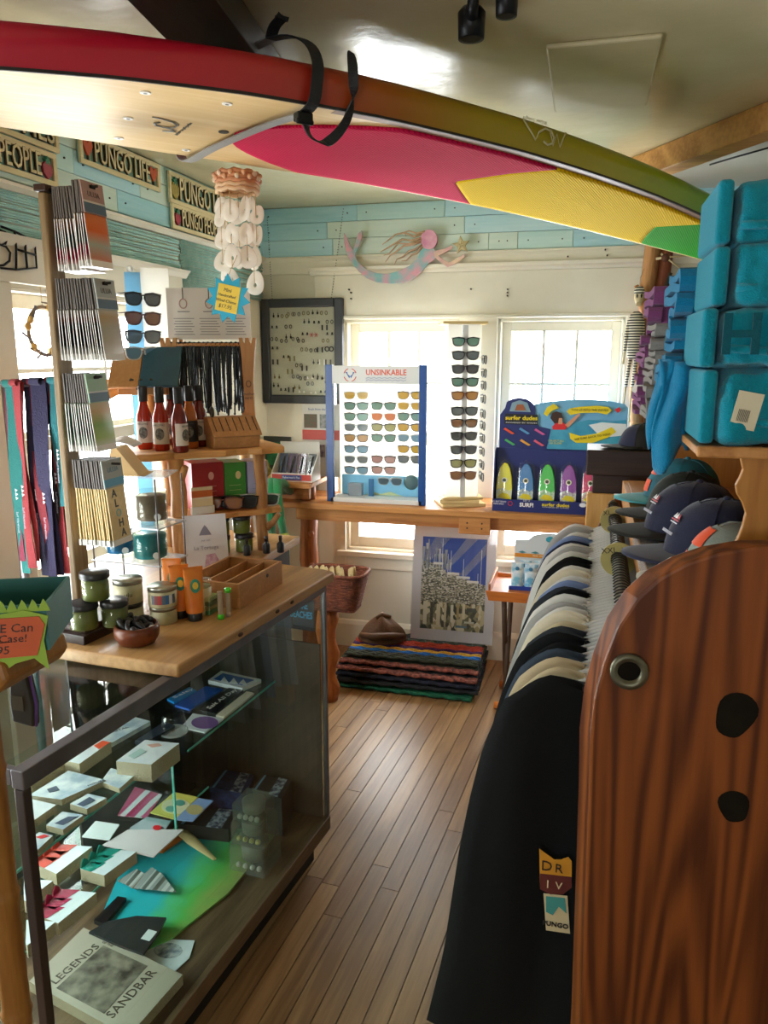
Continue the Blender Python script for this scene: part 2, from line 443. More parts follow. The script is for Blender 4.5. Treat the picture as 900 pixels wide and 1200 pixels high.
# left window casing with a small crown and wide head board
t = struct(thing('trim_2', None, None))
for y0, y1 in ((1.665, 1.72), (1.86, 2.025), (2.905, 3.05)):
    bx(XL, XL+.02, y0, y1, .3, 1.83).build('casing', 'white_trim', t, bevel=.004)
bx(XL, XL+.024, 1.80, 3.05, 1.83, 1.955).build('head_casing', 'white_trim', t, bevel=.004)
MB().prism([(0, 0), (.026, 0), (.04, .02), (.05, .03), (0, .03)], (XL, 1.75, 1.935), X, Z, (0, 1.33, 0)).build('crown_cap', 'white_trim', t)
bx(XL, XL+.05, 1.98, 2.95, .82, .85).build('stool', 'white_trim', t, bevel=.004)
MB().prism([(0, 0), (.02, 0), (.035, .012), (.035, .022), (0, .03)], (XL, 1.0, 2.095), X, Z, (0, 2.95, 0)).build('ledge', 'white_trim', t)
for y, z in ((1.95, 1.70), (1.96, 1.53), (1.955, 1.36)):
    MB().cyl((XL+.019, y, z), (XL+.024, y, z), .005, n=8).build('nail_hole', 'nail', t)
# baseboards
struct(MB().prism([(0, 0), (-.02, 0), (-.02, .13), (-.012, .15), (0, .155)], (XL, YB, 0), Y, Z, (XR-XL, 0, 0)).build('baseboard_back', 'white_trim'))
struct(MB().prism([(0, 0), (.02, 0), (.02, .13), (.012, .15), (0, .155)], (XL, YF, 0), X, Z, (0, YB-YF-.02, 0)).build('baseboard_left', 'white_trim'))
# painted planks above the windows, back wall and left wall, each with its nails
rr = random.Random(11)
rows = [(2.118, 2.198), (2.200, 2.280), (2.282, 2.358)]
cuts_b = [(-1.70, -1.30, -.50, -.36, -.10, .18, .6, 1.29), (-1.70, -1.33, -.62, -.06, .5, 1.29), (-1.70, -1.17, -.72, -.2, .4, 1.29)]
cols_b = [(3, 2, 2, 1, 3, 2, 2), (0, 2, 3, 0, 1), (0, 1, 3, 2, 0)]
for (z0, z1), cs, cc in zip(rows, cuts_b, cols_b):
    for i in range(len(cs)-1):
        p = bx(cs[i]+.001, cs[i+1]-.001, YB-.012-rr.random()*.004, YB, z0, z1).build('plank', 'painted_plank_%d' % cc[i], wb, bevel=.0015, seg=1)
        for xx in (cs[i]+.05, cs[i+1]-.05):
            MB().cyl((xx, YB-.018, (z0+z1)/2), (xx, YB-.010, (z0+z1)/2), .0035, n=6).build('nail', 'nail', p)
rows = [(2.127, 2.205), (2.207, 2.285), (2.287, 2.358)]
cuts_l = [(.9, 1.75, 2.62, 3.05, 3.94), (.9, 1.5, 2.38, 2.78, 3.5, 3.94), (.9, 2.1, 2.95, 3.94)]
cols_l = [(2, 2, 0, 3), (2, 1, 3, 2, 1), (1, 2, 1)]
for (z0, z1), cs, cc in zip(rows, cuts_l, cols_l):
    for i in range(len(cs)-1):
        p = bx(XL, XL+.012+rr.random()*.004, cs[i]+.001, cs[i+1]-.001, z0, z1).build('plank', 'painted_plank_y_%d' % cc[i], wl, bevel=.0015, seg=1)
        for yy in (cs[i]+.05, cs[i+1]-.05):
            MB().cyl((XL+.010, yy, (z0+z1)/2), (XL+.018, yy, (z0+z1)/2), .0035, n=6).build('nail', 'nail', p)
# teal reed matting pinned along the left wall under the ledge
reed = MB(); rr = random.Random(3)
for (y0, y1, zlo) in ((1.2, 2.33, 1.965), (2.33, 3.06, 1.965), (3.06, 3.93, 1.90)):
    z = zlo
    while z < 2.093:
        a = y0+rr.random()*.02; b = y1-rr.random()*.02; dz = rr.uniform(-.006, .006)
        reed.tube([(XL+.008+rr.random()*.006, a, z), (XL+.008+rr.random()*.006, b, z+dz)], .0028, 5)
        z += .0052
reed.build('reed_matting', 'teal_reed'); o = bpy.data.objects['reed_matting']
tag(o, 'weathered teal reed matting pinned along the side wall under a ledge', 'matting', kind='stuff')
# ceiling timbers
b = MB(); d = (PB1-PB0).normalized(); nrm = Vector((-d.y, d.x, 0)); T = frame_of(PB0, d, nrm)
L_ = (PB1-PB0).length
struct(bx(0, L_, -.02, .07, -.085, 0, T=T).build('trim_3', 'beam_pine', bevel=.004), 'pine beam under the ceiling where the paint turns grey')
struct(bx(0, L_, .07, .12, -.05, 0, T=T).build('trim_4', 'beam_pine', bevel=.004), 'narrow pine strip beside the ceiling beam')
p0 = onz(330, 0, ZC-.03)
struct(MB().box(-.085, .085, -1.2, 1.3, -.075, 0).build('trim_5', 'dark_beam', loc=(-.74, 1.0, ZC-.001), rot=(0, 0, radians(8)), bevel=.003), 'dark stained timber across the ceiling above the strap')
# cable
pts = [onz(832, 193, ZC-.03), onz(866, 183, ZC-.035), onz(905, 172, ZC-.03), Vector((1.2, 3.1, ZC-.02))]
tag(MB().tube(pts, .0035, 6).build('ceiling_cable', 'black_plastic'), 'thin black cable strung under the grey ceiling beyond the beam', 'cable')
# daylight portals
for (a0, a1, z0, z1) in (W1, W2):
    portal('window_portal', ((a0+a1)/2, YB+.115, (z0+z1)/2), (-pi/2, 0, 0), a1-a0, z1-z0)
for (a0, a1, z0, z1) in (W3, W4):
    portal('window_portal', (XL-.115, (a0+a1)/2, (z0+z1)/2), (0, -pi/2, 0), z1-z0, a1-a0)
portal('window_portal', ((D1[0]+D1[1])/2, YF-.115, (D1[2]+D1[3])/2), (pi/2, 0, 0), D1[1]-D1[0], D1[3]-D1[2])
# ================= surfboard slung under the ceiling =================
wood('bamboo', 'd9b77e', 'ecd3a4', axis=0, scale=6, rough=.4, stretch=.05, rings=1.5, bump=.03)
ramp_mat('rail_fade', 0, [(-1., 'c3163f'), (-.25, 'b5182f'), (0., '9f2f1c'), (.2, '9a5a14'), (.45, 'a08a12'), (.95, 'a3a012'), (1.25, '84a21a'), (1.6, '3f9c1e'), (2.1, '2c8d1c')], rough=.32)
mat('deck_line', '1c1512', .5)
mat('grey_decal', '6d6a62', .5)
def ridged(name, col, col2):
    m = mat(name, col, .75, spec=.12); nt = m.node_tree; L = nt.links; b = nt.nodes['Principled BSDF']; N = nt.nodes.new
    tc = N('ShaderNodeTexCoord'); mp = N('ShaderNodeMapping'); mp.inputs['Rotation'].default_value = (0, 0, radians(-28)); L.new(tc.outputs['Object'], mp.inputs[0])
    w = N('ShaderNodeTexWave'); w.bands_direction = 'Y'; w.inputs['Scale'].default_value = 42; w.inputs['Distortion'].default_value = .6; w.inputs['Detail Scale'].default_value = 4; L.new(mp.outputs[0], w.inputs[0])
    r = N('ShaderNodeValToRGB'); r.color_ramp.elements[0].color = _rgb(srgb(col2)); r.color_ramp.elements[1].color = _rgb(srgb(col)); r.color_ramp.elements[1].position = .35
    L.new(w.outputs['Fac'], r.inputs[0]); L.new(r.outputs[0], b.inputs['Base Color'])
    bp = N('ShaderNodeBump'); bp.inputs['Strength'].default_value = .4; bp.inputs['Distance'].default_value = .006; L.new(w.outputs['Fac'], bp.inputs['Height']); L.new(bp.outputs[0], b.inputs['Normal'])
ridged('pad_pink', 'd8174f', 'b01040'); ridged('pad_yellow', 'f7d000', 'd4a800'); ridged('pad_green', '2ea428', '208a1e')

BA = Vector((-.787, 1.83, 2.13)); BANG = atan2(.758, .653)
sb = thing('surfboard', 'long surfboard slung deck side down below the ceiling, red rail fading to green', 'surfboard', BA, BANG)
BI = (Matrix.Translation(BA) @ Matrix.Rotation(BANG, 4, 'Z')).inverted()
def bl(px, py, z): return BI @ onz(px, py, z)      # photo point to board coordinates
HW = [(-.98, .0), (-.95, .05), (-.88, .095), (-.75, .145), (-.58, .195), (-.4, .235), (-.15, .27), (.15, .285), (.6, .28), (.9, .265), (1.2, .245), (1.5, .215), (1.75, .18), (2.0, .14), (2.18, .10), (2.23, .07), (2.25, .0)]
def lerp_tab(tab, s):
    for (a, x), (b, y) in zip(tab, tab[1:]):
        if a <= s <= b: return x+(y-x)*(s-a)/(b-a)
    return tab[0][1] if s < tab[0][0] else tab[-1][1]
def zc(s): return -.031*((s-.1)/.9)**2
ss = [-.98, -.97, -.95, -.92, -.88, -.8]+[-.7+.1*i for i in range(29)]+[2.15, 2.18, 2.2, 2.23, 2.24, 2.25]
hull = MB(); deck = MB(); line = MB()
prof = [(0, 0), (.006, .02), (.012, .04), (.008, .062), (-.012, .08), (-.05, .093), (-.12, .1), (-.2, .103)]
def ring(s):
    w = lerp_tab(HW, s); k = min(1, w/.12)*.92+.08; z = zc(s)
    right = [Vector((s, max(w+a*k, 0) if a > -.2 else w*.25, z+b*(.35+.65*k))) for a, b in prof]
    left = [Vector((p.x, -p.y, p.z)) for p in right][::-1]
    return right+left
rings = [ring(s) for s in ss]; n = len(rings[0])
for a, b in zip(rings, rings[1:]):
    for j in range(n-1):
        hull.add([a[j], b[j], b[j+1], a[j+1]], [(0, 1, 2, 3)], 0, True)
hb = hull.build('hull', 'rail_fade', sb)
bpy.context.view_layer.update()
bm = bmesh.new(); bm.from_mesh(hb.data); bmesh.ops.remove_doubles(bm, verts=bm.verts, dist=1e-5); bmesh.ops.recalc_face_normals(bm, faces=bm.faces); bm.to_mesh(hb.data); bm.free()
def flat_strip(mb, s0, s1, fa, fb, dz, th, n=30):
    """thin slab that follows the deck between y=fa(s) and y=fb(s)"""
    st = [s0+(s1-s0)*i/n for i in range(n+1)]
    for a, b in zip(st, st[1:]):
        q = [Vector((a, fa(a), zc(a)-dz)), Vector((b, fa(b), zc(b)-dz)), Vector((b, fb(b), zc(b)-dz)), Vector((a, fb(a), zc(a)-dz))]
        mb.add(q+[v+Vector((0, 0, th)) for v in q], [(0, 3, 2, 1), (4, 5, 6, 7), (0, 1, 5, 4), (2, 3, 7, 6), (1, 2, 6, 5), (3, 0, 4, 7)])
    return mb
wd = lambda s: lerp_tab(HW, s)
flat_strip(deck, -.978, 2.248, lambda s: -wd(s)+.002, lambda s: wd(s)-.002, .002, .004, 60).build('deck', 'bamboo', sb)
flat_strip(MB(), -.95, 2.2, lambda s: -wd(s)-.002, lambda s: -wd(s)+.003, .0035, .006, 60).build('rail_line', 'deck_line', sb)
flat_strip(MB(), .05, 2.15, lambda s: -wd(s)+.006, lambda s: -wd(s)+.028, .0028, .003, 50).build('rail_tape', mat('rail_tape', '8d6f5c', .5), sb)
# traction pad in three colours with stepped seams
wp = lambda s: max(wd(s)-.032, .0)
def nose(s, s0=-.06): return min(1, max(0, (s-s0)/.30))**.5
def seam(tab): return lambda t: lerp_tab(tab, t)
S0 = seam([(-1, -.06), (1, -.06)]); S1 = seam([(-1, .763), (-.5, .70), (.2, .648), (1, .868)]); S2 = seam([(-1, 1.536), (-.15, 1.481), (1, 1.655)]); S3 = seam([(-1, 2.1), (1, 2.1)])
def pad(nm, sa, sz, m):
    def fn(u, v):
        t = 2*v-1; s = sa(t)+(sz(t)-sa(t))*u
        return Vector((s, t*wp(s)*nose(s), zc(s)-.0055))
    return MB().grid(fn, 40, 24).build(nm, m, sb, solid=.006)
pad('traction_pad_front', S0, lambda t: S1(t)-.001, 'pad_pink'); pad('traction_pad_middle', S1, lambda t: S2(t)-.001, 'pad_yellow'); pad('traction_pad_tail', S2, S3, 'pad_green')
# inserts, leash plug, handle slot and the makers' marks
for px, py in ((170, 104), (266, 120), (150, 135), (139, 159), (218, 175)):
    p = bl(px, py, 2.127); MB().prism(disc(.011, .009), (p.x, p.y, zc(p.x)-.002), X, Y, (0, 0, -.0025)).build('insert', cm('eeeeea', .4), sb)
    MB().prism(disc(.004, .003, n=10), (p.x, p.y, zc(p.x)-.0045), X, Y, (0, 0, -.0006)).build('insert_slot', cm('77756e'), sb)
p = bl(262, 154, 2.127); MB().prism(disc(.012, .012), (p.x, p.y, zc(p.x)-.002), X, Y, (0, 0, -.002)).build('leash_plug', 'deck_line', sb)
def ribbon_mark(pts, w, o, ax, ay, nrm, nm, m):
    mb = MB(); P = [Vector(o)+Vector(ax)*a+Vector(ay)*b for a, b in pts]
    mb.tube([p+Vector(nrm)*.001 for p in P], w, 6, flat=.25, up=nrm)
    return mb.build(nm, m, sb)
curl = [(-.035, .045), (-.03, .02), (-.02, -.005), (0, -.022), (.02, -.018), (.03, 0), (.025, .02), (.01, .028), (-.004, .02)]
wv = [(.03, -.004), (.037, -.03), (.045, -.02), (.05, -.034), (.06, -.005)]
p = bl(197, 143, 2.127); q = bl(215, 150, 2.127)
ax = (bl(175, 155, 2.127)-bl(205, 130, 2.127)).normalized(); ax.z = 0; ay = Vector((ax.y, -ax.x, 0))
o_ = Vector((p.x, p.y, zc(p.x)-.003))
ribbon_mark([(a, -b) for a, b in curl], .0035, o_, ax, ay, (0, 0, -1), 'logo_curl', 'grey_decal'); ribbon_mark([(a, -b) for a, b in wv], .0035, o_, ax, ay, (0, 0, -1), 'logo_wave', 'grey_decal')
text('logo_script', 'Walden Surfing Designs', .012, (q.x, q.y, zc(q.x)-.0028), -ax, ay, 'grey_decal', sb, ext=.0004)
# mark on the near rail
s_ = bl(640, 150, 2.17).x; ro = Vector((s_, -wd(s_)-.0125, zc(s_)+.045))
ra = Vector((1, 0, 0)); rb = Vector((0, 0, 1))
ribbon_mark([(-a*1.1-.03, -b*.75) for a, b in [(-.07, -.035)]+curl[1:]], .003, ro, -ra, rb, (0, -1, 0), 'rail_logo_curl', cm('c9c39a', .4))
ribbon_mark([(-.005, .01), (.005, -.02), (.018, .01), (.03, -.02), (.05, .018)], .003, ro+Vector((.055, 0, 0)), ra, rb, (0, -1, 0), 'rail_logo_wave', cm('c9c39a', .4))
text('rail_logo_script', 'Walden Designs', .013, ro+Vector((-.005, .001, .030)), -ra, -rb, cm('c9c39a', .4), sb, ext=.0004)
# strap with buckle
mat('webbing', '16171a', .6, bump=(300, .3)); mat('webbing_grey', '8d8c8a', .5, bump=(300, .2))
st = thing('cargo_strap', 'black webbing strap with a buckle and loose tail looped round the surfboard', 'strap', BA, BANG)
s0 = bl(347, 95, 2.19).x
st_main = [Vector((s0, -.10, .175)), Vector((s0, -.20, .15)), Vector((s0, -.275, .112)), Vector((s0, -.305, .07)), Vector((s0-.003, -.306, .03)), Vector((s0-.006, -.296, -.004)), Vector((s0-.01, -.26, -.018))]
def ribbon(mb, pts, w, th=.0016, wdir=None, sub=4):
    """flat webbing: width direction given or turning along the way"""
    P = []; k = len(pts)
    for i in range(k-1):
        for j in range(sub):
            t = j/sub; p0, p1, p2, p3 = pts[max(i-1, 0)], pts[i], pts[i+1], pts[min(i+2, k-1)]
            P.append(.5*((2*p1)+(-p0+p2)*t+(2*p0-5*p1+4*p2-p3)*t*t+(-p0+3*p1-3*p2+p3)*t**3))
    P.append(pts[-1]); vs = []; fs = []
    for i, p in enumerate(P):
        d = (P[min(i+1, len(P)-1)]-P[max(i-1, 0)]).normalized()
        wv_ = wdir(i/(len(P)-1)) if callable(wdir) else Vector(wdir)
        a = (wv_-d*wv_.dot(d)).normalized()*w/2; nn = d.cross(a).normalized()*th
        vs += [p-a-nn, p+a-nn, p+a+nn, p-a+nn]
    for i in range(len(P)-1):
        for j in range(4): fs.append((i*4+j, i*4+(j+1) % 4, i*4+4+(j+1) % 4, i*4+4+j))
    fs += [(3, 2, 1, 0), (len(vs)-4, len(vs)-3, len(vs)-2, len(vs)-1)]
    mb.add(vs, fs, 0, False); return mb
ribbon(MB(), st_main, .026, wdir=(1, 0, 0)).build('rail_band', 'webbing', st)
ribbon(MB(), [Vector((s0-.01, -.26, -.018)), Vector((s0-.03, -.1, -.012)), Vector((s0-.05, .12, -.012)), Vector((s0-.06, .285, -.014)), Vector((s0-.06, .322, .03)), Vector((s0-.05, .285, .118)), Vector((s0-.03, .1, .17)), Vector((s0, -.10, .175))], .026, wdir=(1, 0, 0)).build('under_band', 'webbing_grey', st)
tail = [Vector((s0-.01, -.262, -.02)), Vector((s0+.012, -.25, -.055)), Vector((s0+.055, -.245, -.06)), Vector((s0+.088, -.27, -.02)), Vector((s0+.085, -.305, .03)), Vector((s0+.075, -.32, .07)), Vector((s0+.072, -.318, .10))]
ribbon(MB(), tail, .021, wdir=lambda t: Vector((cos(t*7), sin(t*7)*.7, .3)), sub=8).build('loose_tail', 'webbing', st)
bk = MB(); c = Vector((s0-.012, -.262, -.022)); bk.box(c.x-.018, c.x+.018, c.y-.012, c.y+.012, c.z-.012, c.z+.006); bk.cyl(c+Vector((-.02, -.006, -.012)), c+Vector((.02, -.006, -.012)), .006, n=10)
bk.build('buckle', 'black_metal', st, bevel=.003)
ribbon(MB(), [Vector((s0, -.10, .176)), Vector((s0-.005, -.13, .19)), Vector((s0, -.16, .20)), Vector((s0+.01, -.13, .21))], .026, wdir=(1, 0, 0)).build('hanger_loop', 'webbing', st)
# black track lamp at the ceiling
c = onz(572, -8, ZC-.02); lt = thing('track_light', 'black spotlight bracket fixed to the glossy ceiling', 'light fixture', (c.x, c.y, ZC))
bx(-.05, .06, -.03, .03, -.018, 0).build('mount_plate', 'black_metal', lt, bevel=.004)
MB().cyl((-.03, 0, -.018), (-.04, .05, -.055), .012, n=12).build('arm', 'black_metal', lt)
MB().lathe([(.018, -.02), (.028, -.02), (.03, .03), (.022, .04), (.0, .042)], (-.042, .06, -.06), 16).build('spot_head', 'black_metal', lt)
MB().lathe([(.014, -.02), (.022, -.02), (.024, .03), (.018, .036), (.0, .036)], (.035, .03, -.035), 16).build('spot_head', 'black_metal', lt)
# ================= clothes rack with shelves =================
wood('rack_fir', '4f2510', '84481f', axis=2, scale=2.8, rough=.42, stretch=.05, rings=24, bump=.05, spec=.3)
wood('rack_pine', '9a6327', 'b9823d', axis=2, scale=4, rough=.5, rings=1.2, bump=.03)
wood('rack_plank', '9c6633', 'c08a52', axis=1, scale=6, rough=.5, rings=2)
wood('post_pine', 'c79550', 'e3b873', axis=2, scale=5, rings=1.6)
wood('dark_oak', '24140c', '3d2416', axis=0, scale=5, rough=.45, rings=2)
mat('knot_dark', '0e0b07', .7, noise=(30, '1c160d', .3), spec=.1)
mat('pipe_steel', '5b5a4c', .4, metal=.8, noise=(20, '6e6b5a', .3))
mat('hook_steel', '3c3a36', .35, metal=.9)
mat('clear_plastic', 'e8ecee', .06, spec=1.0); MATS['clear_plastic'].node_tree.nodes['Principled BSDF'].inputs['Alpha'].default_value = .42
PY = 1.28                                             # front face of the near side panel
rk = thing('clothes_rack', 'wooden clothes rack with a round-topped side panel, steel rail and two shelves above', 'clothes rack', (0, PY, 0))
out = [(.050, 0), (.050, .38), (.040, .86), (.036, .96), (.040, 1.04), (.053, 1.11), (.072, 1.175), (.098, 1.225), (.13, 1.262), (.17, 1.290), (.215, 1.310), (.27, 1.324), (.32, 1.328), (.37, 1.324), (.43, 1.305), (.48, 1.27), (.52, 1.22), (.54, 1.15), (.545, 1.05), (.545, 0)]
MB().prism(out, (0, 0, 0), X, Z, (-.02, .045, 0)).build('side_panel', 'rack_fir', rk, bevel=.005)
for (px, py, a, b, r) in ((862, 838, .030, .044, -.3), (860, 945, .024, .031, .2)):
    p = ony(px, py, PY); pr = [(x*(1+.10*sin(.857*i)), y*(1+.08*cos(.571*i))) for i, (x, y) in enumerate(disc(a, b, n=22))]
    MB().prism(pr, (p.x, -.0012, p.z), Vector((cos(r), 0, sin(r))), Vector((-sin(r), 0, cos(r))), (0, .004, 0)).build('knot', 'knot_dark', rk)
RX, RZ = .094, 1.09                                   # rail
p = ony(737, 785, PY); RX, RZ = p.x, p.z
q = MB().lathe([(.019, 0), (.030, 0), (.031, .004), (.031, .012), (.019, .012), (.019, 0)], n=28, T=Matrix.Translation((RX, 0, RZ)) @ Matrix.Rotation(pi/2, 4, 'X'))
q.build('rail_flange', 'pipe_steel', rk)
MB().prism(disc(.019), (RX, -.0015, RZ), X, Z, (0, .001, 0)).build('rail_bore', 'knot_dark', rk)
RY1 = 2.80-PY
MB().cyl((RX, .046, RZ), (RX+.018, RY1, RZ), .0145, n=16, caps=True).build('rail', 'pipe_steel', rk)
# far side panel
out2 = [(.03, 0), (.03, .86), (.04, .92), (.06, 1.0), (.09, 1.08), (.125, 1.125), (.17, 1.15), (.25, 1.16), (.33, 1.15), (.39, 1.12), (.42, 1.06), (.42, 0)]
MB().prism(out2, (0, RY1, 0), X, Z, (0, .03, 0)).build('side_panel', 'rack_fir', rk, bevel=.004)
# cap shelf with its fascia and clear edge strip
bx(.155, .60, .047, RY1, 1.165, 1.185).build('cap_shelf', 'rack_plank', rk, bevel=.002)
bx(.138, .155, .05, RY1-.002, 1.10, 1.184).build('fascia', 'rack_plank', rk, bevel=.002)
MB().box(.139, .18, .07, .75, 1.1855, 1.1875).box(.1345, .137, .07, .75, 1.145, 1.1875).build('label_strip', 'clear_plastic', rk)
bx(.60, .62, .047, RY1, .4, 1.45).build('back_board', 'rack_pine', rk)
# brackets with a scroll-cut edge, and the slatted upper shelf
scroll = [(.253, 1.18), (.248, 1.26), (.255, 1.285), (.266, 1.306), (.272, 1.33), (.275, 1.352), (.268, 1.37), (.258, 1.385), (.255, 1.40), (.261, 1.415), (.264, 1.428), (.257, 1.452)]
for yy in (.125, RY1-.06):
    MB().prism(scroll+[(.60, 1.452), (.60, 1.18)], (0, yy, 0), X, Z, (0, .016, 0)).build('bracket', 'rack_pine', rk, bevel=.002)
for i in range(7):
    x0 = .185+i*.06
    bx(x0, x0+.05, .115, RY1+.02, 1.452, 1.466).build('shelf_slat', 'rack_plank', rk, bevel=.002)
bx(.185, .60, .10, .115, 1.449, 1.468).build('shelf_edge', 'rack_plank', rk, bevel=.004)

# ---------------- shirts on clear hangers ----------------
def shirt_mesh(seed, w=.205, flare=.33, hem=.80, th=.011):
    """T-shirt hung from its shoulders: neck, sloping shoulders, drooping sleeves folded along the body"""
    rr = random.Random(seed); ph = [rr.random()*6 for _ in range(6)]; mb = MB()
    half = [(.0, .070), (.005, .092), (.012, .113), (.021, .133), (.032, .152), (.045, .170), (.06, .186), (.08, w), (.105, w+.010), (.13, w+.020), (.20, w+.042), (.30, w+.062), (.40, w+.078), (.52, w+.092), (.66, w+.108), (hem, flare)]
    nu, nv = 18, 28
    def side(sgn):
        def fn(u, v):
            d = v**1.7*hem; hw = lerp_tab(half, d); x = (2*u-1)*hw
            e = 1-abs(2*u-1)**6
            fold = .006*sin(x*26+ph[0]+d*3)*min(1, d*4)+.003*sin(x*55+ph[1])*min(1, d*3)
            bend = -.010*(abs(2*u-1)**2)
            neck = (.062 if sgn < 0 else .045)*max(0, 1-(x/.135)**2)*(1-v)**3
            return Vector((x, sgn*th*(.25+.75*e)*(1+.5*d)+fold*.9+bend, -d-neck))
        return fn
    mb.grid(side(-1), nu, nv); b0 = len(mb.v)
    o = len(mb.v); mb.grid(side(1), nu, nv)
    n = nu+1
    for j in range(nv):                      # close the sides
        a = j*n; mb.f.append([a, a+n, o+a+n, o+a]); mb.m.append(0); mb.sm.append(True)
        a = j*n+nu; mb.f.append([a+n, a, o+a, o+a+n]); mb.m.append(0); mb.sm.append(True)
    return mb
TONES = {k: mat('jersey_'+k, c, .85, noise=(90, c2, .4), bump=(350, .15), sheen=.04, spec=.15) for k, c, c2 in (
    ('black', '0b0c0d', '101112'), ('charcoal', '2a2d33', '33363c'), ('cream', 'c9b898', 'bfae8e'), ('beige', 'b7a688', 'ad9c7f'), ('slate', '313a46', '3a4350'), ('white', 'd8d6d2', 'cecbc6'),
    ('grey', 'a4a2a0', '999795'), ('blue', '7e8fb8', '7486b0'), ('sage', 'b3c2a8', 'a9b89e'), ('navy', '1e2438', '262c40'), ('ivory', 'd3c8b2', 'c8bda7'))}
VAR = [shirt_mesh(k).mesh('tee_body', TONES['white']) for k in range(4)]
FRONT = shirt_mesh(9, .212, .355, .84).mesh('tee_body', TONES['black'])
collar = MB()
collar.tube([(.062*cos(t)*1.05, -.004+.010*sin(t)*.5, .012-.030*abs(sin(t))*(1 if sin(t) < 0 else .35)) for t in [2*pi*i/20 for i in range(20)]], .006, 6, closed=True)
CM = collar.mesh('collar', TONES['white'])
# clear hanger: hook and arms
hk = MB(); hk.tube([(0, 0, -.065), (0, 0, -.035)]+[(.021*sin(t), 0, .021*cos(t)-.0005) for t in [pi+.0-.35*i for i in range(0, 13)]], .0019, 6)
HK = hk.mesh('hook', M('hook_steel'))
ar = MB(); ar.tube([(-.19, 0, -.142), (-.13, 0, -.114), (-.04, 0, -.078), (0, 0, -.066), (.04, 0, -.078), (.13, 0, -.114), (.19, 0, -.142)], [.004, .006, .008, .010, .008, .006, .004], 8, flat=1.5)
ar.tube([(-.185, 0, -.145), (.185, 0, -.145)], .0035, 6)
AR = ar.mesh('hanger_arms', M('clear_plastic'))
def slot(o, m):
    o.material_slots[0].link = 'OBJECT'; o.material_slots[0].material = M(m) if isinstance(m, str) else m
order = ['black', 'cream', 'beige', 'slate', 'black', 'black', 'charcoal', 'cream', 'ivory', 'white', 'grey', 'white', 'black', 'charcoal', 'blue', 'white', 'ivory', 'white', 'black', 'black', 'sage', 'white', 'grey', 'white', 'navy', 'blue', 'white', 'white', 'grey', 'white']
NAMES = {'black': 'black', 'charcoal': 'charcoal grey', 'cream': 'cream', 'beige': 'beige', 'slate': 'slate blue', 'white': 'white', 'grey': 'light grey', 'blue': 'pale blue', 'sage': 'pale green', 'navy': 'navy', 'ivory': 'ivory'}
ORD = ['frontmost', 'second', 'third', 'fourth', 'fifth', 'sixth', 'seventh', 'eighth', 'ninth', 'tenth', 'eleventh', 'twelfth', 'thirteenth', 'fourteenth', 'fifteenth', 'sixteenth', 'seventeenth', 'eighteenth', 'nineteenth', 'twentieth', 'twenty-first', 'twenty-second', 'twenty-third', 'twenty-fourth', 'twenty-fifth', 'twenty-sixth', 'twenty-seventh', 'twenty-eighth', 'twenty-ninth', 'last']
rr = random.Random(21); Y0, Y1 = 1.385, 2.72; NS = len(order)
for i, k in enumerate(order):
    t = i/(NS-1); y = Y0+(Y1-Y0)*t; rx = RX+.018*(y-PY)/RY1; rot = rr.uniform(-.025, .025)-.03; dz = rr.uniform(-.012, .012)
    lab = '%s T-shirt on the rack rail, %s from the round-topped side panel' % (NAMES[k], ORD[i] if i else 'first')
    if i == 0: lab = 'black T-shirt with a gold crest print, first on the rack rail by the round panel'
    sh = thing('t_shirt', lab, 't-shirt', (rx-.004, y, RZ-.045+dz*.5), rot, 'shirts on the rack rail')
    b = bpy.data.objects.new('tee_body', FRONT if i == 0 else VAR[i % 4]); COL.objects.link(b); b.parent = sh; slot(b, TONES[k])
    if i: b.scale = (rr.uniform(.9, 1.02), .8, rr.uniform(.92, 1.03))
    c = bpy.data.objects.new('collar', CM); COL.objects.link(c); c.parent = sh; c.location = (0, 0, -.05); slot(c, TONES['charcoal' if i == 0 else k])
    hg = thing('clothes_hanger', 'clear plastic hanger with a steel hook on the rack rail', 'hanger', (rx, y, RZ+.0), rot*.5, 'hangers on the rack rail')
    for nm, d in (('hook', HK), ('hanger_arms', AR)):
        o = bpy.data.objects.new(nm, d); COL.objects.link(o); o.parent = hg
    if i == 0: front_shirt = sh
for i in range(NS-1):                                   # bare hangers pushed in between
    y = Y0+(Y1-Y0)*(i+.5)/(NS-1); rx = RX+.018*(y-PY)/RY1
    hg = thing('clothes_hanger', 'clear plastic hanger with a steel hook on the rack rail', 'hanger', (rx, y, RZ), rr.uniform(-.05, .05), 'hangers on the rack rail')
    for nm, d in (('hook', HK), ('hanger_arms', AR)):
        o = bpy.data.objects.new(nm, d); COL.objects.link(o); o.parent = hg
# crest printed on the front shirt
def printed(pts_px, depth, dy, nm, m, parent, base):
    P = [ony(a, b, depth) for a, b in pts_px]; poly = [(p.x-base.x, p.z-base.z) for p in P]
    return MB().prism(poly, (0, dy, 0), X, Z, (0, .0015, 0)).build(nm, m, parent)
fb = front_shirt.location; dp = Y0-.03; front_shirt.rotation_euler = (0, 0, 0)
cr = thing('tmp', None, None); bpy.data.objects.remove(cr)
D_ = -.034
crest = printed([(632, 993), (640, 999), (650, 1006), (658, 1006), (666, 1003), (670, 1008), (670, 1038), (660, 1046), (645, 1046), (633, 1040)], dp, D_, 'crest_print', mat('print_gold', 'c98a20', .6), front_shirt, fb)
def cp(pts, nm, m, k=1): 
    P = [ony(a, b, dp) for a, b in pts]; return MB().prism([(p.x-fb.x, p.z-fb.z) for p in P], (0, D_-.0012*k, 0), X, Z, (0, .001, 0)).build(nm, m, crest)
cp([(633, 1022), (670, 1026), (670, 1038), (660, 1046), (645, 1046), (633, 1040)], 'crest_band', mat('print_maroon', '5a1c18', .6))
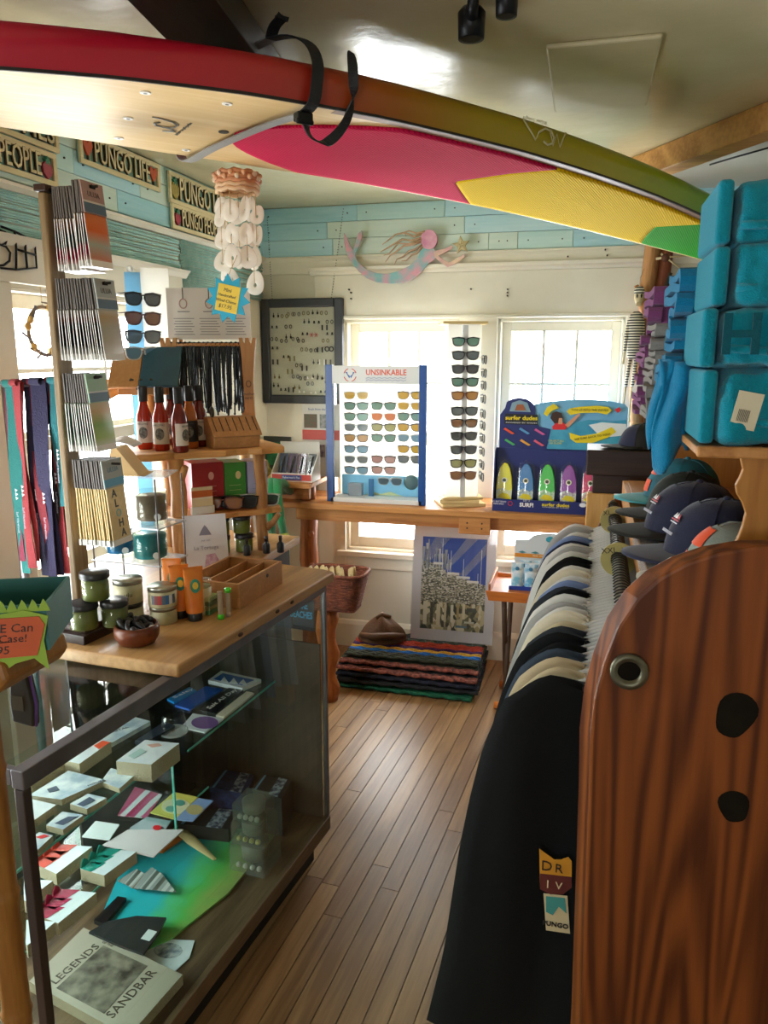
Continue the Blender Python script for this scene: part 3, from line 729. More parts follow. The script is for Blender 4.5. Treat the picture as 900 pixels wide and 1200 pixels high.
for (s, px, py, sz) in (('D', 641, 1013, .030), ('R', 655, 1016, .026), ('I', 642, 1034, .024), ('V', 655, 1036, .022)):
    p = ony(px, py, dp); text('crest_letter', s, sz, (p.x-fb.x, D_-.0025, p.z-fb.z), X, Z, cm('d9c7a0' if s in 'IV' else '2a1a12', .6), crest, ext=.0005)
cp([(637, 1045), (665, 1048), (668, 1092), (640, 1088)], 'crest_field', mat('print_sand', 'c9bb96', .6))
cp([(640, 1048), (662, 1050), (664, 1068), (655, 1060), (648, 1070), (640, 1066)], 'crest_mountain', mat('print_teal', '3d8f8c', .6), 2)
p = ony(651, 1081, dp); text('crest_word', 'PUNGO', .014, (p.x-fb.x, D_-.003, p.z-fb.z), X, Z, cm('1c1c1c', .6), crest, ext=.0005, bold=.0004)
# size rings on the rail
mat('size_ring', 'a79a5c', .5)
for (yy, s) in ((2.02, 'XXL'), (2.52, 'XL')):
    rx = RX+.018*(yy-PY)/RY1
    e = thing('size_divider', 'tan plastic size ring marked %s on the rack rail' % s, 'size ring', (rx, yy, RZ), 0, 'size rings')
    MB().lathe([(.020, 0), (.044, 0), (.045, .001), (.045, .003), (.044, .004), (.020, .004), (.020, 0)], n=30, sm=False, T=Matrix.Rotation(pi/2, 4, 'X')).build('ring', 'size_ring', e)
    for a in (-1, 1):
        text('size_print', s, .021, (a*.024, -.0042, .022), Vector((1, 0, .15*-a)), Z, cm('16150f', .6), e, ext=.0004)

# ---------------- caps on the lower shelf ----------------
def cap(name, label, loc, rotz, crown_c, bill_c, front_c, sc=1.0, patch=None, under=None, tilt=.0):
    e = thing(name, label, 'cap', loc, (tilt, 0, rotz), 'caps on the rack shelf')      # bill points to local -y
    mb = MB(); fr = MB()
    def crown(u, v):
        th = 2*pi*u; ph = v*pi/2; r = cos(ph)
        k = 1+.10*max(0, -sin(th))*(1-v)
        return Vector((.085*cos(th)*r**.75*sc, (.10*sin(th)*r**.75*k-.004)*sc, (.115*sin(ph)**.9+.006*sin(th*6)*0)*sc))
    mb.grid(crown, 32, 10).build('crown', crown_c, e)
    fr.grid(lambda u, v: crown(.58+.34*u, .04+v*.72)*1.012, 12, 8).build('front_panel', front_c, e)
    MB().tube([crown(i/32, .01)*1.006 for i in range(32)], .004*sc, 6, closed=True).build('sweatband', crown_c, e)
    bl_ = MB()
    def bill(u, v):
        th = pi*(1.08+.84*u); x = .092*cos(th)*sc; y0 = -.10*abs(sin(th))**.9*sc
        r = 1+.0*v; yb = y0-v*(.098*sin(pi*u)**.5)*sc
        return Vector((x*(1+.06*v), yb, (.010-.004*v-.22*abs(x)**1.6*(.3+v*.7))*1.0))
    bl_.grid(bill, 20, 6)
    bl_.build('bill', bill_c, e, solid=.004*sc)
    MB().ball((0, 0, .117*sc), .008*sc, rz=.005*sc, n=10, k=6).build('button', crown_c, e)
    for i in range(6):
        MB().tube([crown(i/6+.0833, .05+.9*j/8)*1.004 for j in range(9)], .0012, 5).build('seam', crown_c, e)
    if patch: patch(e, crown, sc)
    return e
mat('cap_navy', '151b3a', .85, bump=(300, .2), sheen=.2); mat('cap_grey', '8f9790', .8, noise=(60, '7c857f', .3), bump=(300, .2)); mat('bill_khaki', '9a958a', .8, bump=(300, .15))
mat('cap_teal', '1f7f96', .8, noise=(14, '2b5560', .2), bump=(300, .2)); mat('cap_forest', '222a26', .8, bump=(300, .2)); mat('bill_teal', '4aa6b4', .7)
mat('bill_dark', '1a1b18', .8, bump=(300, .2)); mat('patch_orange', 'e0532c', .7)
def logo_patch(e, crown, sc):
    o = crown(.75, .40)*1.03; ax = (crown(.77, .40)-crown(.73, .40)).normalized(); ay = (crown(.75, .5)-crown(.75, .3)).normalized(); nn = ax.cross(ay)
    for k, a in enumerate((-.013, 0, .013)):
        MB().prism([(a*.8-.007, 0), (a*.8+.007, 0), (a*.8, .012)], o+ay*.004, ax, ay, nn*.0012).build('emblem_peak', cm(('d8d8e2', 'f0f0f4', 'c8485a')[k]), e)
    MB().prism(rect(.04, .003), o, ax, ay, nn*.0012).build('emblem_bar', cm('c0404f'), e)
    MB().prism(rect(.036, .0025), o-ay*.006, ax, ay, nn*.0012).build('emblem_bar', cm('d8d8e2'), e)
    text('emblem_word', 'WAREHOUSE', .0095, o-ay*.03, ax, ay, cm('d6d8e6'), e, ext=.0008)
    MB().tube([(.030*cos(t), -.128*sc+.016*sin(t), .0065) for t in [2*pi*i/22 for i in range(22)]], .0015, 5, closed=True).build('bill_sticker', cm('8d8448'), e)
def orange_patch(e, crown, sc):
    for (u0, u1, v0, v1) in ((.68, .78, .12, .30), (.68, .80, .40, .68)):
        MB().grid(lambda u, v: crown(u0+(u1-u0)*u, v0+(v1-v0)*v)*1.03, 5, 5).build('patch', 'patch_orange', e)
Z1 = 1.187
cap('baseball_cap', 'grey cap with orange patches and khaki bill, on the shelf by the scroll bracket', (.305, 1.535, Z1+.0065), radians(-78), 'cap_grey', 'bill_khaki', 'cap_grey', 1.0, orange_patch)
cap('baseball_cap', 'navy cap with a pink and white emblem, sitting next to the grey cap', (.300, 1.735, Z1+.0065), radians(-77), 'cap_navy', 'cap_navy', 'cap_navy', 1.08, logo_patch)
cap('baseball_cap', 'navy cap with a white emblem, between a navy and a dark green cap', (.275, 1.96, Z1+.0065), radians(-76), 'cap_navy', 'bill_dark', 'cap_navy', 1.08, logo_patch)
cap('baseball_cap', 'dark green cap with a black bill, behind two navy caps on the shelf', (.285, 2.185, Z1+.0065), radians(-76), 'cap_forest', 'bill_dark', 'cap_forest', 1.0)
cap('baseball_cap', 'teal cap with an orange front panel, last of the row on the rack shelf', (.30, 2.415, Z1+.0065), radians(-76), 'cap_teal', 'bill_teal', 'cap_teal', 1.06, orange_patch)
cap('baseball_cap', 'navy cap with a blue strap turned backwards, at the back of the shelf', (.482, 1.87, Z1+.0065), radians(175), 'cap_navy', 'cap_navy', 'cap_navy', 1.05)

# ---------------- folded towels on the upper shelf ----------------
def terry(name, c, c2): return mat(name, c, .95, noise=(120, c2, .4), bump=(420, .5), sheen=.25, spec=.1)
terry('terry_teal', '0591aa', '047f97'); terry('terry_dark_teal', '0a5f70', '084f5e'); terry('terry_blue', '0e86b4', '0c73a0'); terry('terry_mauve', '8e4f86', '7d4376'); terry('terry_grey', '9a9894', '8a8884')
CLOUD = bpy.data.textures.new('towel_lumps', 'CLOUDS'); CLOUD.noise_scale = .07; CLOUD.noise_depth = 2
def soft(o, seed):
    """uneven sag of thick terry cloth"""
    sb_ = o.modifiers.new('refine', 'SUBSURF'); sb_.levels = sb_.render_levels = 2; sb_.subdivision_type = 'CATMULL_CLARK' if o.name.startswith('outer') else 'SIMPLE'
    dm = o.modifiers.new('sag', 'DISPLACE'); dm.texture = CLOUD; dm.strength = .012; dm.mid_level = .55; dm.texture_coords = 'GLOBAL'
    for p_ in o.data.polygons: p_.use_smooth = True
def towel(label, x0, x1, y0, y1, z0, h, m, layers=3, rag=.0, seed=0, group='folded towels on the upper rack shelf'):
    """towel folded in a stack: a rounded outer wrap round the front with the folded plies showing at its ends"""
    rr = random.Random(seed); e = thing('folded_towel', label, 'towel', ((x0+x1)/2, (y0+y1)/2, z0), 0, group)
    L, D = (x1-x0)/2, (y1-y0)/2; ph = [rr.random()*6 for _ in range(4)]
    def section(k, n, inset, zc_, hh):
        pts = []
        for i in range(n):
            t = 2*pi*i/n; c_, s_ = cos(t), sin(t)
            pts.append((math.copysign(abs(c_)**.17, c_)*(D-inset), zc_+math.copysign(abs(s_)**.24, s_)*hh/2))
        return pts
    mb = MB(); n = 28; nx = 14
    sec = section(0, n, 0, h/2, h); vs = []
    for j in range(nx+1):
        x = -L+2*L*j/nx
        for (yy, zz) in sec:
            w = .006*sin(x*17+ph[0]+zz*20)+.004*sin(x*41+ph[1])
            vs.append(Vector((x+(.002*sin(zz*60+ph[2]) if j in (0, nx) else 0), yy+w*(1 if yy < 0 else .3), max(0, zz*(1+.05*sin(x*9+ph[3]))))))
    fs = [(j*n+i, (j+1)*n+i, (j+1)*n+(i+1) % n, j*n+(i+1) % n) for j in range(nx) for i in range(n)]
    mb.add(vs, fs, 0, True); mb.f.append(list(range(n))); mb.m.append(0); mb.sm.append(False); mb.f.append([nx*n+i for i in range(n)][::-1]); mb.m.append(0); mb.sm.append(False)
    soft(mb.build('outer_fold', m, e), seed)
    if layers <= 2:                                # one broad turned fold at the visible end
        MB().box(-L-.026, -L-.001, -D*.985, D*.9, .001, h*.985).build('end_fold', m, e, bevel=.008, seg=4); soft(e.children[-1], seed+5)
    else:                                          # the sheet folded to and fro, its edge showing at the visible end
        pts = []; t_ = h/layers
        for k in range(layers):
            zz = t_*(k+.5); yy = [-D*1.0, -D*.5, 0, D*.5, D*.9]
            for i, y_ in enumerate(yy if k % 2 == 0 else yy[::-1]): pts.append(Vector((-L-.006+.007*sin(k*2.1+seed+i*.6), y_, zz+t_*.16*sin(i*1.7+k*2+seed))))
        ribbon(MB(), pts, .034, t_*.36, wdir=(1, 0, 0), sub=3).build('folded_edge', m, e, bevel=.002)
    if layers <= 2:
        MB().tube([(-L+.01+2*(L-.012)*i/12, -D*.995-.004+.003*sin(i*1.3+seed), h*.30+.003*sin(i*.9+seed)) for i in range(13)], .005, 6, flat=1.6).build('hem', m, e)
    return e
tx0, tx1 = .215, .585
t1 = towel('teal towel with a price label, lowest of the tall folded stack', tx0, tx1, 1.41, 1.66, 1.468, .128, 'terry_teal', 2, seed=1)
t2 = towel('teal towel with letters woven in, second from the shelf in the tall stack', tx0-.008, tx1, 1.41, 1.66, 1.597, .100, 'terry_teal', 2, seed=2)
t3 = towel('plain teal towel, third from the shelf in the tall stack', tx0+.004, tx1, 1.42, 1.66, 1.698, .098, 'terry_teal', 2, seed=3)
t4 = towel('plain teal towel on top of the tall stack', tx0-.012+.015, tx1, 1.43, 1.66, 1.797, .105, 'terry_teal', 2, seed=4)
for (s, xx) in (('H', -.155), ('P', -.095), ('P', -.03), ('Y', .04)):
    text('woven_letter', s, .092, (xx, -.1355, .052), X, Z, 'terry_dark_teal', t2, ext=.003, bold=.002)
lb = bx(-.020, .020, -.002, 0, -.062, 0).build('price_label', cm('cfc6ac', .5), t1, loc=(-.135, -.136, .090), rot=(.04, .18, 0))
for i in range(9): bx(-.012+i*.0021, -.0112+i*.0021, -.0026, -.0019, -.05, -.03).build('barcode_bar', cm('2c2a26', .6), lb)
# blue ends drooping beyond the stack
t5 = towel('bright blue towel folded behind the tall teal stack', .175, .58, 1.69, 1.86, 1.468, .155, 'terry_blue', 7, seed=6)
t6 = towel('bright blue towel on top of another blue one behind the teal stack', .185, .58, 1.69, 1.86, 1.624, .165, 'terry_blue', 7, seed=7)
e = thing('folded_towel', 'bright blue towel end drooping off the shelf beside the teal stack', 'towel', (.168, 1.665, 1.44), 0, 'folded towels on the upper rack shelf')
MB().grid(lambda u, v: Vector((-.030+.060*u+.006*sin(v*7)-.004*v, -.060+.012*sin(u*7+v*2)+.02*(1-v)**3, .165-(.19+.03*sin(u*5+.6))*v)), 18, 14).build('hanging_fold', 'terry_blue', e, solid=.010)
MB().grid(lambda u, v: Vector((-.038+.040*u+.008*sin(v*5+1), -.030+.012*sin(u*6+v*3+1), .17-(.15+.03*sin(u*6+2))*v)), 14, 12).build('hanging_fold', 'terry_blue', e, solid=.010)
t7 = towel('grey towel folded between blue and mauve towels', .16, .58, 1.895, 2.05, 1.468, .115, 'terry_grey', 7, seed=8)
t8 = towel('light grey towel on top of the grey one beside the blue towels', .165, .58, 1.895, 2.05, 1.584, .105, 'terry_grey', 7, seed=9)
t9 = towel('mauve towel lying on the slats next to the grey towels', .15, .58, 2.09, 2.27, 1.468, .10, 'terry_mauve', 7, seed=10)
t10 = towel('mauve towel in the middle of the mauve stack', .155, .58, 2.09, 2.27, 1.569, .10, 'terry_mauve', 7, seed=11)
t11 = towel('mauve towel topmost of the mauve stack', .165, .58, 2.09, 2.27, 1.670, .115, 'terry_mauve', 5, seed=12)
bx(-.018, .018, -.001, 0, -.045, 0).build('price_tag', cm('dcd9d0', .5), t9, loc=(-.222, -.07, .09), rot=(0, .5, -.6))
# ================= window shelf and what stands on it =================
wood('cedar_log', '7a3f1c', 'b26a35', axis=2, scale=7, rough=.55, stretch=.12, rings=3, bump=.4)
wood('cedar_plank', '9a5c2c', 'c58a4c', axis=0, scale=6, rough=.55, rings=2.2, bump=.2)
wood('light_ply', 'cbb27c', 'e2cc98', axis=0, scale=6, rough=.55, rings=1.5)
def translucent(name, col, w=.6):
    m, nt, b = _new(name); L = nt.links; col = srgb(col)
    b.inputs['Base Color'].default_value = _rgb(col); b.inputs['Roughness'].default_value = .3
    out = [n for n in nt.nodes if n.type == 'OUTPUT_MATERIAL'][0]
    t = nt.nodes.new('ShaderNodeBsdfTranslucent'); t.inputs[0].default_value = _rgb(col)
    mx = nt.nodes.new('ShaderNodeMixShader'); mx.inputs[0].default_value = w
    L.new(b.outputs[0], mx.inputs[1]); L.new(t.outputs[0], mx.inputs[2]); L.new(mx.outputs[0], out.inputs[0])
    return m
translucent('white_acrylic', 'f2f0ea'); translucent('frosted_blue', '9bc4d8', .6)
def poly_y(pts, y, th, nm, m, parent=None, base=None, bevel=0):
    """flat cut-out standing parallel to the back wall at distance y"""
    P = [ony(a, b, y) for a, b in pts]; base = base or Vector((0, 0, 0))
    return MB().prism([(p.x-base.x, p.z-base.z) for p in P], (0, y-base.y, 0), X, Z, (0, th, 0)).build(nm, m, parent, bevel=bevel)
ZS = .892                                             # top of the window shelf
ws = thing('window_shelf', 'long pine shelf across the two windows on a cedar log post', 'shelf', (-.7, 3.75, 0))
bx(-.80, .78, -.21, .165, ZS-.028, ZS).build('board', 'cedar_plank', ws, bevel=.003)
bx(-.70, .78, -.16, -.13, ZS-.095, ZS-.028).build('front_rail', 'cedar_plank', ws, bevel=.003)
bx(.14, .29, -.19, -.158, ZS-.115, ZS-.03).build('splice_block', 'cedar_plank', ws, bevel=.003)
rr = random.Random(5); px_ = [(-.655+.004*sin(i*1.7), -.10+.004*cos(i*2.1), .0+(ZS-.03)*i/9) for i in range(10)]
MB().tube(px_, [.046+.004*sin(i*2.3) for i in range(10)], 12).build('log_post', 'cedar_log', ws)
for z in (.55, .72): MB().ball((-.628, -.14, z), .016, n=8, k=6).build('knot', 'cedar_log', ws)
for xx in (.18, .25):
    for z in (-.06, -.085): MB().cyl((xx, -.194, ZS+z), (xx, -.188, ZS+z), .004, n=8).build('screw', 'nail', ws)
# corner shelf beside it, carried by a log stub
cs = thing('corner_shelf', 'rough-edged corner shelf between the side wall and the log post', 'shelf', (-1.5, 3.6, 0))
ZK = 1.0
MB().prism([(-.19, -.18), (-.08, -.12), (.02, -.10), (.12, -.125), (.215, -.115), (.215, .30), (-.19, .30)], (0, 0, ZK-.025), X, Y, (0, 0, .025)).build('board', 'cedar_plank', cs, bevel=.003)
bx(-.15, .19, -.06, -.03, ZK-.09, ZK-.025).build('front_rail', 'cedar_plank', cs, bevel=.003)
MB().tube([(.145, .04, ZS+.001), (.143, .042, .93), (.146, .04, ZK-.026)], [.042, .045, .043], 12).build('log_stub', 'cedar_log', cs)

# ---------------- sunglasses ----------------
SG = {}
def sunglass_parts(style):
    """front frame, two lenses and two temples, 140 mm wide, bridge at the origin, facing local -y"""
    if style in SG: return SG[style]
    w, h = .030, (.020 if style == 'sport' else .0215 if style == 'way' else .022)
    def lens_poly(cx, s):
        out = []
        for i in range(18):
            t = 2*pi*i/18; c, d = cos(t), sin(t)
            x = cx+s*math.copysign(abs(c)**.7, c)*w*(.98 if d > 0 else .86); z = -.004+math.copysign(abs(d)**(.6 if d > 0 else .85), d)*h*(.78 if d > 0 else 1)
            out.append((x, z))
        return out
    le = []; fr = MB()
    for s in (-1, 1):
        pl = lens_poly(s*.034, s)
        le.append(MB().prism(pl if s > 0 else pl[::-1], (0, 0, 0), X, Z, (0, .0015, 0)))
        fr.tube([(x, .0006+.12*abs(x)**2, z) for x, z in pl], .0019 if style != 'way' else .0028, 6, closed=True)
    fr.tube([(-.006, -.001, .004), (0, -.002, .006), (.006, -.001, .004)], .0025, 6)
    fr.tube([(-.066, .003, .010), (-.034, -.001, .0145), (-.006, -.001, .010)], .0022, 6); fr.tube([(.066, .003, .010), (.034, -.001, .0145), (.006, -.001, .010)], .0022, 6)
    te = []
    for s in (-1, 1):
        te.append(MB().tube([(s*.066, .003, .010), (s*.069, .03, .010), (s*.066, .07, .006), (s*.062, .10, -.012)], [.003, .0026, .0026, .0028], 6, flat=.6))
    SG[style] = (fr.mesh('frame', M('black_plastic')), [l.mesh('lens', M('black_plastic')) for l in le], [t.mesh('temple', M('black_plastic')) for t in te])
    return SG[style]
LENS = {}
for k, c in dict(amber='c79a12', green='5f8f7d', grey='5b666b', clear='cfd4cf', orange='d9722f', smoke='2f3439', blue='5f8fa6', brown='8a5a2c', bronze='b98438', olive='9c9a5a', rose='b8857d').items():
    LENS[k] = film('lens_'+k, c, .78 if k != 'clear' else .35, .08)
FR = {'black': M('black_plastic'), 'tortoise': mat('tortoise', '6b3217', .3, noise=(60, '2a140a', .15)), 'clear': film('clear_frame', 'd8d8d2', .5), 'white': cm('e6e4de', .3), 'brown': cm('5a3018', .35), 'steel': cm('5a5f66', .3)}
def sunglasses(label, loc, rot, frame, lens, style='sport', group=None, temples=True):
    fm, ls, ts = sunglass_parts(style); e = thing('sunglasses', label, 'sunglasses', loc, rot, group)
    for nm, d, m in [('frame', fm, FR[frame])]+[('lens', l, LENS[lens]) for l in ls]+([('temple', t, FR[frame]) for t in ts] if temples else []):
        o = bpy.data.objects.new(nm, d); COL.objects.link(o); o.parent = e; slot(o, m)
    return e

# eyewear cabinet
UB = Vector((-.99, 3.63, ZS))
ub = thing('eyewear_display', 'glass-fronted eyewear cabinet with blue posts and a lettered header', 'display case', UB)
mat('post_blue', '14478c', .35); mat('header_white', 'd5d6d4', .45); mat('ink_orange', 'd8502e', .5); mat('ink_blue', '2a5a96', .5)
H_ = .672; Wd = .235
for s in (-1, 1): bx(s*Wd-.018, s*Wd+.018, -.012, .012, 0, H_+.006).build('post', 'post_blue', ub, bevel=.002)
bx(-Wd+.018, Wd-.018, .10, .104, .015, H_-.002).build('back_panel', 'white_acrylic', ub)
for s in (-1, 1): bx(s*Wd-.003, s*Wd+.003, .012, .10, .015, H_-.002).build('side_panel', 'window_glass', ub)
bx(-Wd, Wd, -.012, .104, 0, .022).build('base', 'header_white', ub, bevel=.002)
hd = bx(-Wd+.018, Wd-.018, -.012, .0, H_-.085, H_).build('header', 'header_white', ub)
bx(-Wd+.018, Wd-.018, .0, .104, H_-.006, H_).build('top', 'white_acrylic', ub)
bx(-Wd+.018, Wd-.018, -.004, -.001, .022, H_-.085).build('glass_front', 'window_glass', ub)
text('header_word', 'UNSINKABLE', .038, (.055, -.0125, H_-.031), X, Z, 'ink_orange', hd, width=.20, bold=.0006)
for k in (0, 1):
    MB().tube([(-.045+.0133*i, -.0132, H_-.056-k*.011+.003*(1 if i % 2 else -1)) for i in range(16)], .0017, 5, flat=.5).build('header_wave', 'ink_blue', hd)
for i in range(4):
    a = i*pi/2+.3; MB().tube([(-.125+.031*cos(a+j*.2), -.013, H_-.043+.031*sin(a+j*.2)) for j in range(6)], .0045, 6, flat=.4).build('emblem_ring', 'ink_orange', hd)
for s in (-1, 1):
    MB().prism([(s*.004, -.016), (s*.022, .012), (s*.034, .014), (s*.014, .014), (s*.012, .004), (s*.0, -.006)][::s], (-.125, -.0128, H_-.043), X, Z, (0, .0006, 0)).build('emblem_wing', 'ink_blue', hd)
bx(-Wd+.03, Wd-.02, .094, .0995, .022, .125).build('sea_picture', 'frosted_blue', ub)
MB().prism([(-.10, 0), (-.06, .014), (-.02, .006), (.03, .02), (.08, .004), (.1, 0)], (.02, .0925, .024), X, Z, (0, .001, 0)).build('sand_picture', cm('c9d39a'), ub)
bx(-.16, -.09, .05, .09, .022, .085).build('brochure_box', cm('8f959c'), ub); bx(-.055, -.03, .06, .07, .022, .11).build('brochure', cm('2d6a9a'), ub)
xs = (418, 450, 481); rows_ = [(462, (0, 2)), (474.5, (0, 1, 2)), (487, (0, 1, 2)), (499.5, (0, 1, 2)), (512, (0, 1, 2)), (525, (0, 2)), (537, (0, 1, 2)), (549.5, (0, 1))]
lens_map = [['amber', None, 'amber'], ['green', 'green', 'amber'], ['green', 'orange', 'green'], ['grey', 'olive', 'amber'], ['bronze', 'green', 'blue'], ['blue', None, 'amber'], ['grey', 'rose', 'grey'], ['blue', 'rose', None]]
LW = {'amber': 'amber', 'green': 'green', 'orange': 'orange', 'grey': 'grey', 'olive': 'olive', 'bronze': 'bronze', 'blue': 'blue-grey', 'rose': 'rose', 'smoke': 'smoke', 'brown': 'brown', 'clear': 'clear'}
CN = ['post beside the earring frame', 'middle column', 'post beside the slim eyewear tower']
RN = ['top', 'second', 'third', 'fourth', 'fifth', 'sixth', 'seventh', 'bottom']
for r, (py, cols) in enumerate(rows_):
    for c in cols:
        p = ony(xs[c], py, UB.y+.05); ln = lens_map[r][c]
        w_ = ('by the post facing the earring frame', 'in the middle column', 'by the post facing the slim tower')[c]
        sunglasses('%s-lens sunglasses %s, %s cabinet row' % (LW[ln], w_, RN[r]), (p.x, UB.y+.04, p.z), (0, 0, 0), 'black' if (r+c) % 3 else 'clear', ln, 'sport', 'sunglasses in the lettered cabinet', temples=False)
        MB().cyl((p.x-UB.x, .044, p.z-UB.z+.006), (p.x-UB.x, .1, p.z-UB.z+.006), .003, n=6).build('peg', 'white_acrylic', ub)
p = ony(457, 563, UB.y+.05); sunglasses('grey sunglasses hanging before the sea picture at the cabinet base', (p.x, UB.y+.05, p.z), 0, 'clear', 'grey', 'sport', 'sunglasses in the lettered cabinet', temples=False)
MB().cyl((p.x-UB.x, .054, p.z-UB.z+.006), (p.x-UB.x, .1, p.z-UB.z+.006), .003, n=6).build('peg', 'white_acrylic', ub)
p = ony(486, 566, UB.y+.06); MB().lathe([(.001, 0), (.03, .002), (.038, .008), (.03, .014), (.001, .016)], n=18, T=Matrix.Translation((p.x-UB.x-.02, .08, p.z-UB.z)) @ Matrix.Rotation(pi/2, 4, 'X')).build('globe_badge', cm('4d6a6a'), ub)

# slim eyewear tower
TB = Vector((-.585, 3.72, ZS)); TR = radians(18)
tw = thing('eyewear_tower', 'slim white acrylic eyewear tower with a wooden cap and stacked wooden base', 'display stand', TB, TR)
for (w, z0, z1, r) in ((.115, 0, .016, .1), (.10, .016, .034, -.15), (.105, .034, .048, .05)):
    MB().prism(rect(2*w*.95, 2*w*.82), (0, 0, z0), Vector((cos(r), sin(r), 0)), Vector((-sin(r), cos(r), 0)), (0, 0, z1-z0-.0005)).build('base_block', 'light_ply', tw, bevel=.003)
bx(-.078, .078, -.07, .07, .048, .865).build('column', 'white_acrylic', tw, bevel=.003)
bx(-.105, .105, -.085, .085, .865, .878).build('cap', 'light_ply', tw, bevel=.002)
bx(-.012, .012, -.092, -.070, .05, .86).build('mirror_strip', mat('soft_silver', 'dfe2e4', .25, metal=.2), tw)
ys = (399, 415, 431, 446, 462, 480, 494, 509, 525, 541, 555)
fl_ = ['green', 'grey', 'smoke', 'green', 'bronze', 'grey', 'brown', 'smoke', 'smoke', 'olive', 'brown']
TM = Matrix.Translation(TB) @ Matrix.Rotation(TR, 4, 'Z')
OR11 = ['topmost', 'second from the cap', 'third from the cap', 'fourth from the cap', 'fifth from the cap', 'sixth from the cap', 'seventh from the cap', 'fourth above the base', 'third above the base', 'second above the base', 'lowest']
for i, py in enumerate(ys):
    p = ony(536, py, 3.64); q = TM @ Vector((-.0, -.1, p.z-TB.z))
    sunglasses('%s-lens sunglasses on the front of the slim tower, %s' % (LW[fl_[i]], OR11[i]), q, TR, 'black' if i not in (4, 10) else 'brown', fl_[i], 'way', 'sunglasses on the front of the slim tower', temples=False)
    if i:
        q = TM @ Vector((.108, -.0, p.z-TB.z-.02))
        sunglasses('dark sunglasses on the flank of the slim tower, %s' % OR11[i], q, TR+pi/2, 'black', 'smoke', 'way', 'sunglasses on the flank of the slim tower', temples=False)
        MB().cyl((.077, 0, p.z-TB.z-.014), (.105, 0, p.z-TB.z-.014), .003, n=6).build('peg', 'white_acrylic', tw)

# toy surfer display
GB = Vector((-.182, 3.60, ZS)); mat('card_navy', '14246a', .45); mat('card_sky', '5fa7d6', .45, noise=(9, '7dbbe2', .3)); mat('card_sea', '1f86b4', .45, noise=(12, '4fb2cf', .25)); mat('ink_yellow', 'e8d21a', .5); mat('ink_red', 'd8262c', .5)
tb = thing('toy_display', 'navy cardboard counter display of toy surfers with a picture header', 'display box', GB)
def P_(px, py, y=3.66): p = ony(px, py, y); return (p.x-GB.x, p.z-GB.z)
def card(pts, y, nm, m, parent, th=.004): return MB().prism([P_(a, b, y) for a, b in pts], (0, y-GB.y, 0), X, Z, (0, th, 0)).build(nm, m, parent)
bx(-.225, .235, -.005, .10, 0, .004).build('tray_floor', 'card_navy', tb)
fp = bx(-.225, .235, -.009, -.005, 0, .058).build('front_lip', 'card_navy', tb)
for s in (-.225, .231): MB().prism([(-.005, .004), (.10, .004), (.10, .30), (.05, .28), (-.005, .06)], (s, 0, 0), Y, Z, (.004, 0, 0)).build('side_flap', 'card_navy', tb)
bx(-.225, .235, .09, .094, .004, .29).build('insert_board', 'card_navy', tb)
hb_ = card([(585, 529), (586, 486), (592, 478), (594, 471), (600, 467.5), (608, 466), (617, 467.5), (623, 471), (627, 476), (628, 492), (632, 500), (645, 503), (640, 528)], 3.694, 'header_wing', 'card_navy', tb)
hs = card([(616, 476), (640, 471), (665, 468.5), (690, 468), (715, 470), (732, 473.5), (736, 478), (733, 529), (625, 529), (630, 505), (622, 500), (616, 492)], 3.699, 'header_board', 'card_sky', tb)
card([(640, 529), (646, 503), (660, 498), (690, 492), (715, 494), (734, 492), (733, 529)], 3.690, 'header_sea', 'card_sea', hs, .003)
card([(690, 498), (705, 495), (734, 497), (734, 510), (715, 512), (700, 508)], 3.686, 'header_foam', cm('dfe9ee'), hs, .003)
card([(664, 482), (668, 478.5), (680, 476.5), (700, 475.5), (713, 477), (717, 481), (711, 486), (700, 483.5), (680, 484), (668, 486.5)], 3.685, 'banner', 'ink_yellow', hs, .002)
card([(667, 507), (680, 511), (700, 508), (717, 500.5), (722, 506), (712, 513), (695, 519), (675, 519), (668, 514)], 3.685, 'banner', 'ink_yellow', hs, .002)
card([(637, 485), (641, 477.5), (649, 473), (655, 478), (646, 482), (641, 488)], 3.685, 'banner', 'ink_yellow', hs, .002)
def tx(s, px, py, size, m, parent, y=3.684, ang=0, **k):
    a, b = P_(px, py, y); r = radians(ang); return text('print', s, size, (a, y-GB.y-.0006, b), Vector((cos(r), 0, sin(r))), Vector((-sin(r), 0, cos(r))), m, parent, ext=.0003, **k)
tx('TOSS US INTO THE WAVES!', 691, 480.5, .0135, cm('4a4a10'), hs, width=.165); tx('WE SURF BACK TO YOU!', 694, 512, .014, cm('4a4a10'), hs, ang=11, width=.16)
tx('COLLECT ALL\nSIX DUDES', 651, 518, .012, cm('e8e04a'), hs, shear=.2)
card([(645, 490), (647, 484), (652, 482), (658, 484), (660, 490), (658, 497), (652, 499)], 3.684, 'boy_hair', cm('3a2016'), hs, .002)
card([(655, 490), (659, 490), (659, 497), (654, 497)], 3.6825, 'boy_face', cm('d39a78'), hs, .001)
card([(647, 500), (651, 496), (660, 495), (665, 500), (662, 503.5), (648, 503.5)], 3.6835, 'boy_shirt', 'ink_red', hs, .002)
card([(662, 498), (676, 486), (679, 484), (680, 486.5), (666, 501)], 3.683, 'boy_arm', cm('d39a78'), hs, .002)
card([(720, 480), (726, 477), (728, 481), (724, 484)], 3.684, 'red_flyer', 'ink_red', hs, .002)
card([(592, 484.5), (630, 486), (630, 498), (591, 497)], 3.688, 'title_plate', cm('10141e'), hb_, .002)
tx('surfer dudes', 611, 490, .027, 'ink_yellow', hb_, y=3.686, width=.150, bold=.0008); tx('POWERED BY WAVES', 611, 495.5, .009, cm('e6e6e6'), hb_, y=3.686, width=.145)
